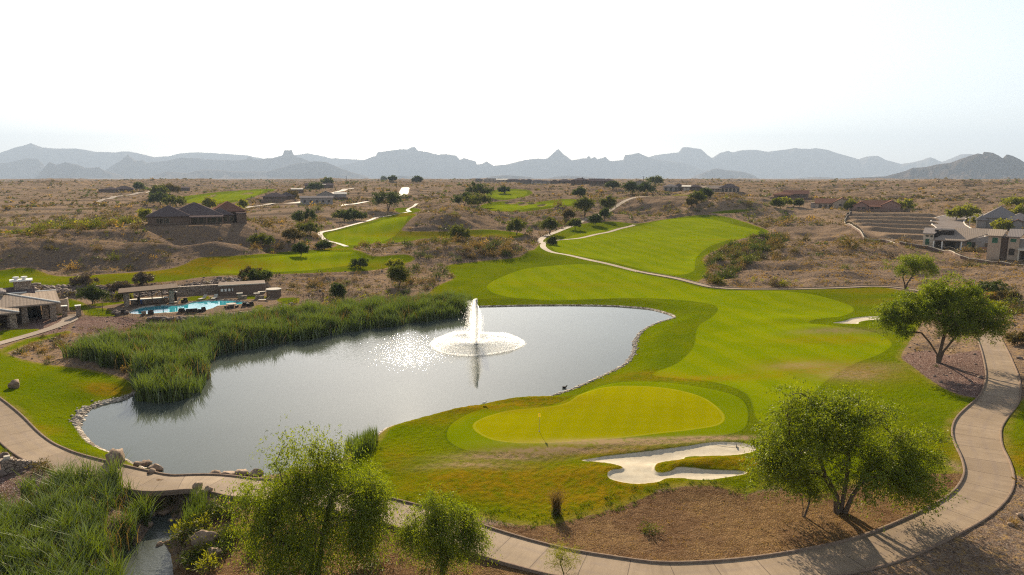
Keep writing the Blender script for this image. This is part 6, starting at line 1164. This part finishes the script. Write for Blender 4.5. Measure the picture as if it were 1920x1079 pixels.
n = 9000; x, y = scatter(n, 60, 230); k = ok_desert(x, y, .4) & free(x, y) & inview(x, y); i, j, _, _ = _idx(x, y); k &= s_soil[i, j] < -.5; x, y = x[k], y[k]; stones('loose_stones', x, y, .13 * np.exp(r.normal(size=len(x)) * .5), 'drock', 'loose dark stones strewn over the desert slopes')
def along(poly, i0, i1, n, off, jit):
    q = poly[i0:i1]; seg = np.r_[0, np.cumsum(np.hypot(*np.diff(q, axis=0).T))]; L = r.random(n) * seg[-1]; return np.interp(L, seg, q[:, 0]) + r.normal(size=n) * jit, np.interp(L, seg, q[:, 1]) + r.normal(size=n) * jit
x, y = along(POND, 0, 18, 900, 0, .35); x2, y2 = along(POND, 92, 136, 2600, 0, .26); stones('shore_stones', np.r_[x, x2], np.r_[y, y2], .12 * np.exp(r.normal(size=3500) * .4), 'prock', 'pale stones lining the pond shore')
X, Y = [], []
for s in ("60,562 110,557 240,560 330,552 420,546 480,538 480,528 400,530 300,538 200,537 110,537 60,540",):
    p = world_poly(P(s), 3); lo, hi = p.min(0), p.max(0); q = 7000; x = lo[0] + r.random(q) * (hi[0] - lo[0]); y = lo[1] + r.random(q) * (hi[1] - lo[1]); k = (sdf_pts(p, x, y) > 0) & free(x, y); X.append(x[k]); Y.append(y[k])
x, y = np.concatenate(X), np.concatenate(Y); stones('bank_rocks', x, y, .32 * np.exp(r.normal(size=len(x)) * .4), 'drock', 'rough rocks covering the bank behind the pool terrace')
x, y = wl("285,603 340,603 400,599 460,592 520,584 545,576", [1])[0].T; L = np.linspace(0, len(x) - 1, 420); x = np.interp(L, np.arange(len(x)), x) + r.normal(size=420) * .35; y = np.interp(L, np.arange(len(y)), y) + r.normal(size=420) * .35; stones('bank_rocks', x, y, .38 * np.exp(r.normal(size=420) * .3), 'drock', 'rocks stacked below the near edge of the pool terrace', .15)
# ------------------------------------------------------------------ pool terrace
def spot(name, px, py, label, cat, group=None, rot=0.0, z=None, zoff=0.0):
    x, y = at(px, py); x, y = float(x[0]), float(y[0])
    return empty(name, (x, y, (g1(x, y) if z is None else z) + zoff), -math.atan2(x, y) + rot, label, cat, group)
DZ = .865
pv = spot('pool_pavilion', 280, 573, 'long open pavilion with a flat dark roof on stone piers beside the pool', 'pavilion', z=DZ); blocked.append((pv.location.x, pv.location.y + 2, 6))
MB().slab([(-5.2, -1.4, 3.05), (5.4, -1.4, 3.35), (5.4, 4.8, 3.35), (-5.2, 4.8, 3.05)], .28).build('roof', 'wood', pv)
for x in (-3.9, 4.1):
    for y in (-.4, 3.8): MB().box(x - .45, x + .45, y - .45, y + .45, -.3, 2.75).build('pier', 'masonry', pv)
for x in (-1.6, .6, 2.4): MB().box(x - .09, x + .09, -.5, -.32, 0, 2.78).build('post', 'wood', pv)
ct = MB().box(-3.2, 3.5, 1.2, 2.0, -.1, 1.0).build('bar_counter', 'masonry', pv); MB().box(-3.4, 3.6, 1.0, 2.2, 1.002, 1.1).build('counter_top', 'white', ct)
for k in range(5):
    st = empty('bar_stool', pv.location, pv.rotation_euler.z, 'dark bar stool at the pavilion counter', 'stool', 'bar stools at the pavilion counter'); v = Matrix.Rotation(st.rotation_euler.z, 3, 'Z') @ Vector((-2.4 + k * 1.2, .55, 0)); st.location += v
    MB().cyl(0, 0, .70, .76, .2).build('seat', 'dark', st); m = MB()
    for sx, sy in ((-1, -1), (1, -1), (1, 1), (-1, 1)): MB().bar((sx * .2, sy * .2, 0), (sx * .12, sy * .12, .7), .02, 4).build('leg', 'dark', st)
def seat(name, px, py, label, W=.75, mat='dark', group=None, rot=0.0, cat='chair'):
    t = spot(name, px, py, label, cat, group, rot, z=DZ); MB().box(-W / 2, W / 2, -.35, .4, .25, .42).build('seat', mat, t); MB().box(-W / 2, W / 2, -.47, -.352, .20, .95).build('backrest', mat, t)
    for s in (-1, 1): MB().box(s * W / 2 - .05 + s * .052, s * W / 2 + .05 + s * .052, -.45, .4, .0, .62).build('armrest', mat, t)
    return t
seat('patio_chair', 341, 589, 'dark wicker chair at the near pool edge, left of the sofa', 1.0); seat('patio_sofa', 360, 590, 'wide dark wicker sofa with its back to the pond', 2.0, cat='sofa'); seat('patio_chair', 379, 587, 'dark wicker chair turned sideways right of the sofa', .9, rot=.7)
seat('patio_chair', 283, 592, 'dark chair beside the pale lounger at the near pool edge', .8); seat('patio_chair', 346, 569, 'dark sling chair on the far side of the pool by the closed parasol', .8, rot=2.6)
seat('patio_chair', 232, 590, 'dark chair low among the rocks left of the pool', .9); seat('patio_chair', 470, 576, 'dark chair at the right end of the near pool edge', .8, rot=.4); seat('patio_chair', 459, 577, 'dark chair next to the round table', .8)
def lounger(px, py, label, rot=0.0, mat='cushion'):
    t = spot('pool_lounger', px, py, label, 'lounger', None, rot, z=DZ); MB().slab([(-.38, -.3, .36), (.38, -.3, .36), (.38, 1.3, .36), (-.38, 1.3, .36)], .1).build('seat', mat, t); MB().slab([(-.38, -.9, .95), (.38, -.9, .95), (.38, -.305, .36), (-.38, -.305, .36)], .1).build('backrest', mat, t)
    for sx in (-1, 1):
        for y in (-.25, 1.2): MB().box(sx * .34 - .03, sx * .34 + .03, y, y + .06, 0, .26).build('leg', 'dark', t)
lounger(270, 593, 'pale lounger with a raised striped back at the near pool edge'); lounger(381, 563, 'pale lounger on the far pool side, left of the small table', 2.5); lounger(403, 562, 'pale lounger on the far pool side, right of the small table', 2.8); lounger(497, 566, 'white reclined lounger at the right end of the terrace', 1.2); lounger(330, 570, 'low pale lounger in front of the closed parasol', 1.9)
t = spot('side_table', 395, 562, 'small dark table between two pale loungers', 'table', z=DZ); MB().cyl(0, 0, .42, .47, .3).build('table_top', 'dark', t); MB().cyl(0, 0, 0, .42, .06).build('leg', 'dark', t)
t = spot('round_table', 434, 579, 'round stone-topped table with dark sides at the near pool edge', 'table', z=DZ); MB().cyl(0, 0, .72, .84, .95, n=24).build('table_top', 'cushion', t); MB().cyl(0, 0, 0, .719, .5, .6).build('pedestal', 'masonry', t)
for k in range(5):
    a = math.pi * (1.05 + .24 * k); s = empty('table_stool', t.location, t.rotation_euler.z, 'dark stool pushed up to the round stone-topped table', 'stool', 'stools round the stone-topped table'); s.location += Matrix.Rotation(s.rotation_euler.z, 3, 'Z') @ Vector((1.15 * math.cos(a), 1.15 * math.sin(a), 0)); MB().cyl(0, 0, .4, .48, .22, n=10).build('seat', 'dark', s); MB().cyl(0, 0, 0, .399, .16, .2, n=8).build('base', 'dark', s)
t = spot('patio_heater', 330, 566, 'dark column heater with a pale cap beside the right pier of the pavilion', 'heater', z=DZ); MB().cyl(0, 0, 0, 1.4, .28, .22).build('base', 'dark', t); MB().cyl(0, 0, 1.402, 1.9, .16).build('burner', 'dark', t); MB().cyl(0, 0, 1.902, 2.1, .45, .1).build('cap', 'white', t)
t = spot('towel_stand', 262, 573, 'dark stand hung with a blue towel under the pavilion edge', 'stand', z=DZ); MB().box(-.35, .1, -.1, .1, 0, 1.6).build('cabinet', 'dark', t); MB().slab([(.15, -.25, 1.1), (.45, -.25, 1.1), (.5, -.1, .2), (.2, -.1, .2)], .05).build('towel', 'blue', t)
for px, py, lab in ((450, 562, 'stone lamp column with a flat cap beside the far right pool end, left one'), (482, 562, 'stone lamp column with a flat cap beside the far right pool end, right one')):
    t = spot('lamp_column', px, py, lab, 'column', z=DZ - .05); MB().box(-.35, .35, -.35, .35, 0, 1.25).build('shaft', 'masonry', t); MB().box(-.6, .6, -.5, .5, 1.252, 1.36).build('cap', 'cushion', t); MB().box(.36, 1.4, -.25, .25, 0, .75).build('bench', 'masonry', t)
t = spot('changing_building', 455, 553, 'long low brown pool building with a pale roof edge and four small bright windows', 'building', z=DZ - .1); blocked.append((t.location.x, t.location.y + 2, 5.5)); w0 = 4.7
MB().box(-w0, w0, 0, 4.5, -.6, 2.2).build('wall', 'brown', t); MB().box(-w0 - .1, w0 + .1, .1, 4.6, 2.202, 2.4).build('roof', 'brown', t); MB().box(-w0 - .1, w0 + .1, -.15, .098, 2.202, 2.42).build('coping', 'cushion', t)
for k, w_ in enumerate((.5, .45, .45, .25)): window(t, -w0 + .35 + k * .75, -w0 + .35 + k * .75 + w_, 0, 1.0, 1.6, 'white', 'brown')
t = spot('pump_house', 514, 559, 'small rounded brown hut with a pale coping at the right end of the terrace', 'hut', z=DZ - .1); blocked.append((t.location.x, t.location.y + 1, 2.5)); m = MB().cyl(0, 1.2, -.4, 1.7, 1.5, n=24); m.build('wall', 'brown', t); MB().cyl(0, 1.2, 1.702, 1.85, 1.62, n=24).build('coping', 'cushion', t); MB().box(-3.2, -1.2, .6, 1.4, 1.3, 1.42).build('awning', 'cushion', t)
for a, b in ((-3.1, .7), (-1.3, .7)): MB().box(a, a + .1, b, b + .1, -.3, 1.298).build('post', 'dark', t)
t = spot('lamp_post', 193, 585, 'thin dark lamp post on the strip of lawn by the pool fence', 'lamp post'); MB().cyl(0, 0, 0, 2.4, .05, .04, 8).build('pole', 'dark', t); MB().cyl(0, 0, 2.402, 2.6, .13, .05, 8).build('lamp_head', 'dark', t)
for k, (px, py) in enumerate(((216, 590), (222, 593), (230, 586), (238, 591))): boulder(px, py, 1.5 - k * .15, ('dark boulder at the left end of the pool, leftmost of four', 'dark boulder at the left end of the pool, nearest the lawn', 'dark boulder at the left end of the pool, highest of four', 'dark boulder at the left end of the pool, rightmost of four')[k], 40 + k, 'drock')
tb = stone_w = spot('stone_block_wall', 372, 553, 'stacked rock retaining wall between the pavilion and the low brown pool building', 'wall'); m = MB(); rr2 = random.Random(4)
for row in range(4):
    x = -5.0 + (row % 2) * .4
    while x < 4.5: w_ = rr2.uniform(.5, 1.0); m.box(x, x + w_ - .04, row * .28, 1.2 + row * .28, row * .48 - .2, row * .48 + .27); x += w_
m.build('stonework', 'masonry', tb, .05)

# ------------------------------------------------------------------ fountain
WH = NT('fountain_water'); _t = WH.t; df = WH.n('ShaderNodeBsdfDiffuse'); tr = WH.n('ShaderNodeBsdfTranslucent'); df.inputs[0].default_value = (.95, .95, .95, 1); tr.inputs[0].default_value = (.98, .97, .95, 1); mx = WH.n('ShaderNodeMixShader'); mx.inputs[0].default_value = .9
_t.links.new(df.outputs[0], mx.inputs[1]); _t.links.new(tr.outputs[0], mx.inputs[2]); ts = WH.n('ShaderNodeBsdfTransparent'); m3 = WH.n('ShaderNodeMixShader'); m3.inputs[0].default_value = .35; _t.links.new(mx.outputs[0], m3.inputs[1]); _t.links.new(ts.outputs[0], m3.inputs[2]); _t.links.new(m3.outputs[0], WH.o.inputs[0]); WH = WH.m
ft = empty('fountain', (FX, FY, 0), 0, 'white pond fountain with a tall jet and a wide low ring of spray', 'fountain')
rf = np.random.default_rng(5); n = 20000; h = rf.random(n) ** .9; wdt = .95 * (1 - h ** 3.2) * (.75 + .25 * np.sin(h * 3)) + .05; a = rf.random(n) * 6.283; q = np.abs(rf.normal(size=n)) * .72
p = np.stack([np.cos(a) * q * wdt - .35 * h ** 2 * 0, np.sin(a) * q * wdt, .2 + h * 7.0], 1); p[:, 0] += -.15 * q * 2 + .25 * h
v, f = leaf_quads(p, np.stack([rf.normal(size=n) * .12, rf.normal(size=n) * .12, np.ones(n)], 1), .22, .035, rf); mesh_np('jet', v, f, WH, ft)
n = 1400; h = rf.random(n) ** .7; p = np.stack([-.7 - np.abs(rf.normal(size=n)) * .55 * (1 - .3 * h), rf.normal(size=n) * .5, .8 + h * 6.2], 1); v, f = leaf_quads(p, rf.normal(size=(n, 3)) * .5 - [0, 0, 1], .10, .018, rf); mesh_np('drift', v, f, WH, ft)
n = 30000; a = rf.random(n) * 6.283; t_ = rf.random(n) ** .62; th = 1 + .12 * np.sin(a * 7) * t_; R_ = 7.0 * (1 + .05 * np.sin(a * 3 + 1)); rad = .4 + t_ * R_; hz = (1.25 + .5 * np.maximum(0, np.sin(a * 3.5)) ** 2) * 3.2 * t_ * (1 - t_) * (.5 + .5 * rf.random(n)) + rf.random(n) * .06
p = np.stack([np.cos(a) * rad, np.sin(a) * rad, hz + .03], 1); dv = np.stack([np.cos(a), np.sin(a), .8 - 1.9 * t_], 1) + rf.normal(size=(n, 3)) * .15; v, f = leaf_quads(p, dv, .15, .034, rf); mesh_np('spray_ring', v, f, WH, ft)
n = 5200; a = rf.random(n) * 6.283; rad = 7.15 * (1 + .05 * np.sin(a * 3 + 1)) + rf.normal(size=n) * .22; p = np.stack([np.cos(a) * rad, np.sin(a) * rad, np.abs(rf.normal(size=n)) * .07 + .02], 1); v, f = leaf_quads(p, rf.normal(size=(n, 3)) * [.5, .5, 1], .12, .045, rf); mesh_np('splash_rim', v, f, WH, ft)
MB().cyl(0, 0, -.3, .12, .45, .35).build('float', 'dark', ft); MB().cyl(0, 0, .121, .42, .1, .06).build('nozzle', 'dark', ft)

# ------------------------------------------------------------------ things on the course
fs = spot('flagstick', 1011, 813, 'thin flagstick with a limp yellow flag standing in the putting green', 'flag'); MB().cyl(0, 0, -.1, 2.0, .02, .016, 8).build('pole', 'cushion', fs); m = MB()
for k in range(7):
    zt = 2.13 - k * .10; w_ = .05 + .055 * k if k < 5 else .30; w2 = .05 + .055 * (k + 1) if k < 4 else .31 - .05 * (k - 4); dy = .05 * math.sin(k * 1.7); dy2 = .05 * math.sin((k + 1) * 1.7); m.add([(-w_ * .6, dy, zt), (w_ * .7, -dy, zt), (w2 * .7, -dy2, zt - .1), (-w2 * .6, dy2, zt - .1), (-w_ * .6, dy + .02, zt), (w_ * .7, -dy + .02, zt), (w2 * .7, -dy2 + .02, zt - .1), (-w2 * .6, dy2 + .02, zt - .1)], [(0, 1, 2, 3), (7, 6, 5, 4), (0, 3, 7, 4), (1, 5, 6, 2), (0, 4, 5, 1), (3, 2, 6, 7)])
m.v = [(a * .62, b, 1.98 + (c - 2.13) * .7) for a, b, c in m.v]; m.build('flag_cloth', LF['flag'], fs); MB().cyl(0, 0, -.08, .012, .09, .09, 12).build('cup', 'dark', fs)
rk = spot('bunker_rake', 1364, 839, 'pale rake lying along the upper edge of the white bunker', 'rake', zoff=.05); MB().bar((-.95, 0, .03), (.75, .05, .05), .025).build('handle', 'white', rk); MB().box(.75, .83, -.28, .38, .02, .12).build('rake_head', 'dark', rk)
mk = spot('yardage_post', 1826, 545, 'small white post on the right slope beside the dark bush', 'post'); MB().box(-.07, .07, -.07, .07, -.2, 1.0).build('shaft', 'white', mk, .01); MB().box(-.08, .08, -.08, .08, 1.002, 1.05).build('cap', 'cushion', mk)
# stepped block wall by the path
sw = spot('stone_steps', 18, 886, 'stone block pillar with a stepped wall running down beside the reddish gravel', 'steps'); MB().box(-.55, .35, -.4, .4, -.6, 1.15).build('pillar', 'masonry', sw, .02); MB().box(-.3, .15, -.25, .2, 1.152, 1.42).build('lantern', 'cushion', sw, .03)
m = MB()
for k in range(9): m.box(.352 + k * .26, .352 + (k + 1) * .26, -.18, .18, -.6, .95 - k * .1)
m.build('stepped_wall', 'masonry', sw)
for k, (px, py, lab) in enumerate(((6, 862, 'boulder above the stone steps at the left edge'), (3, 895, 'dark boulder below the stone steps at the left edge'))): boulder(px, py, 1.0, lab, 60 + k, 'drock')
# pond birds
def duck(px, py, label, s=1.0, rot=0.0, mat='dark', z=0.0):
    x, y = flat(px, py, z); o_ = empty('duck', (float(x), float(y), z if z else .02), rot, label, 'duck'); o_.scale = (s, s, s)
    import bmesh
    bm = bmesh.new(); bmesh.ops.create_uvsphere(bm, u_segments=14, v_segments=9, radius=1)
    for v in bm.verts:
        c = v.co; t = c.x; v.co = Vector((c.x * .26, c.y * .13 * (1 - .25 * max(0, -t)), c.z * .10 + .07 + .05 * max(0, -t) ** 2 + (.03 if t > .5 else 0)))
    bmesh.ops.create_uvsphere(bm, u_segments=10, v_segments=7, radius=.055, matrix=Matrix.Translation((.25, 0, .25))); bmesh.ops.create_cone(bm, segments=8, radius1=.06, radius2=.035, depth=.17, matrix=Matrix.Translation((.225, 0, .165)) @ Matrix.Rotation(.25, 4, 'Y'), cap_ends=True); bmesh.ops.create_cone(bm, segments=6, radius1=.022, radius2=.008, depth=.07, matrix=Matrix.Translation((.33, 0, .245)) @ Matrix.Rotation(1.57, 4, 'Y'), cap_ends=True)
    me = bpy.data.meshes.new('body'); bm.to_mesh(me); bm.free(); me.materials.append(MT[mat]); me.polygons.foreach_set('use_smooth', [True] * len(me.polygons)); q = bpy.data.objects.new('body', me); COL.objects.link(q); q.parent = o_
duck(1058, 728, 'dark duck on the water by the bank above the putting green', 1.2); duck(714, 609, 'pale bird floating at the foot of the reeds', 1.3, 1, 'white'); duck(326, 987, 'dark duck in the stream, upper one', 1, .5, z=-1.36); duck(334, 990, 'dark duck in the stream, lower one', 1, 2.4, z=-1.36)
eg = spot('white_bird', 908, 766, 'small pale bird standing on the dry bank above the green', 'bird'); 
import bmesh
bm = bmesh.new(); bmesh.ops.create_uvsphere(bm, u_segments=12, v_segments=8, radius=1)
for v in bm.verts: v.co = Vector((v.co.x * .24, v.co.y * .12, v.co.z * .12 + .32 + v.co.x * .05))
bmesh.ops.create_uvsphere(bm, u_segments=8, v_segments=6, radius=.06, matrix=Matrix.Translation((.24, 0, .52))); bmesh.ops.create_cone(bm, segments=8, radius1=.05, radius2=.03, depth=.2, matrix=Matrix.Translation((.21, 0, .43)), cap_ends=True)
for s in (-1, 1): bmesh.ops.create_cone(bm, segments=5, radius1=.012, radius2=.012, depth=.26, matrix=Matrix.Translation((0, s * .04, .12)), cap_ends=True)
me = bpy.data.meshes.new('body'); bm.to_mesh(me); bm.free(); me.materials.append(MT['white']); o = bpy.data.objects.new('body', me); COL.objects.link(o); o.parent = eg
for k, (px, py, h) in enumerate(((1206, 353, 9), (650, 345, 11), (270, 362, 10), (40, 448, 0))):
    if h: t = spot('utility_pole', px, py, ('thin pole on the ridge left of the grey gabled house', 'thin pole on the plain beyond the neighbourhood houses', 'thin pole beside the far left house')[k], 'pole'); MB().cyl(0, 0, -.5, h, .22, .15, 6).build('shaft', 'wood', t); MB().box(-1.0, 1.0, -.1, .1, h - .8, h - .55).build('crossarm', 'wood', t)
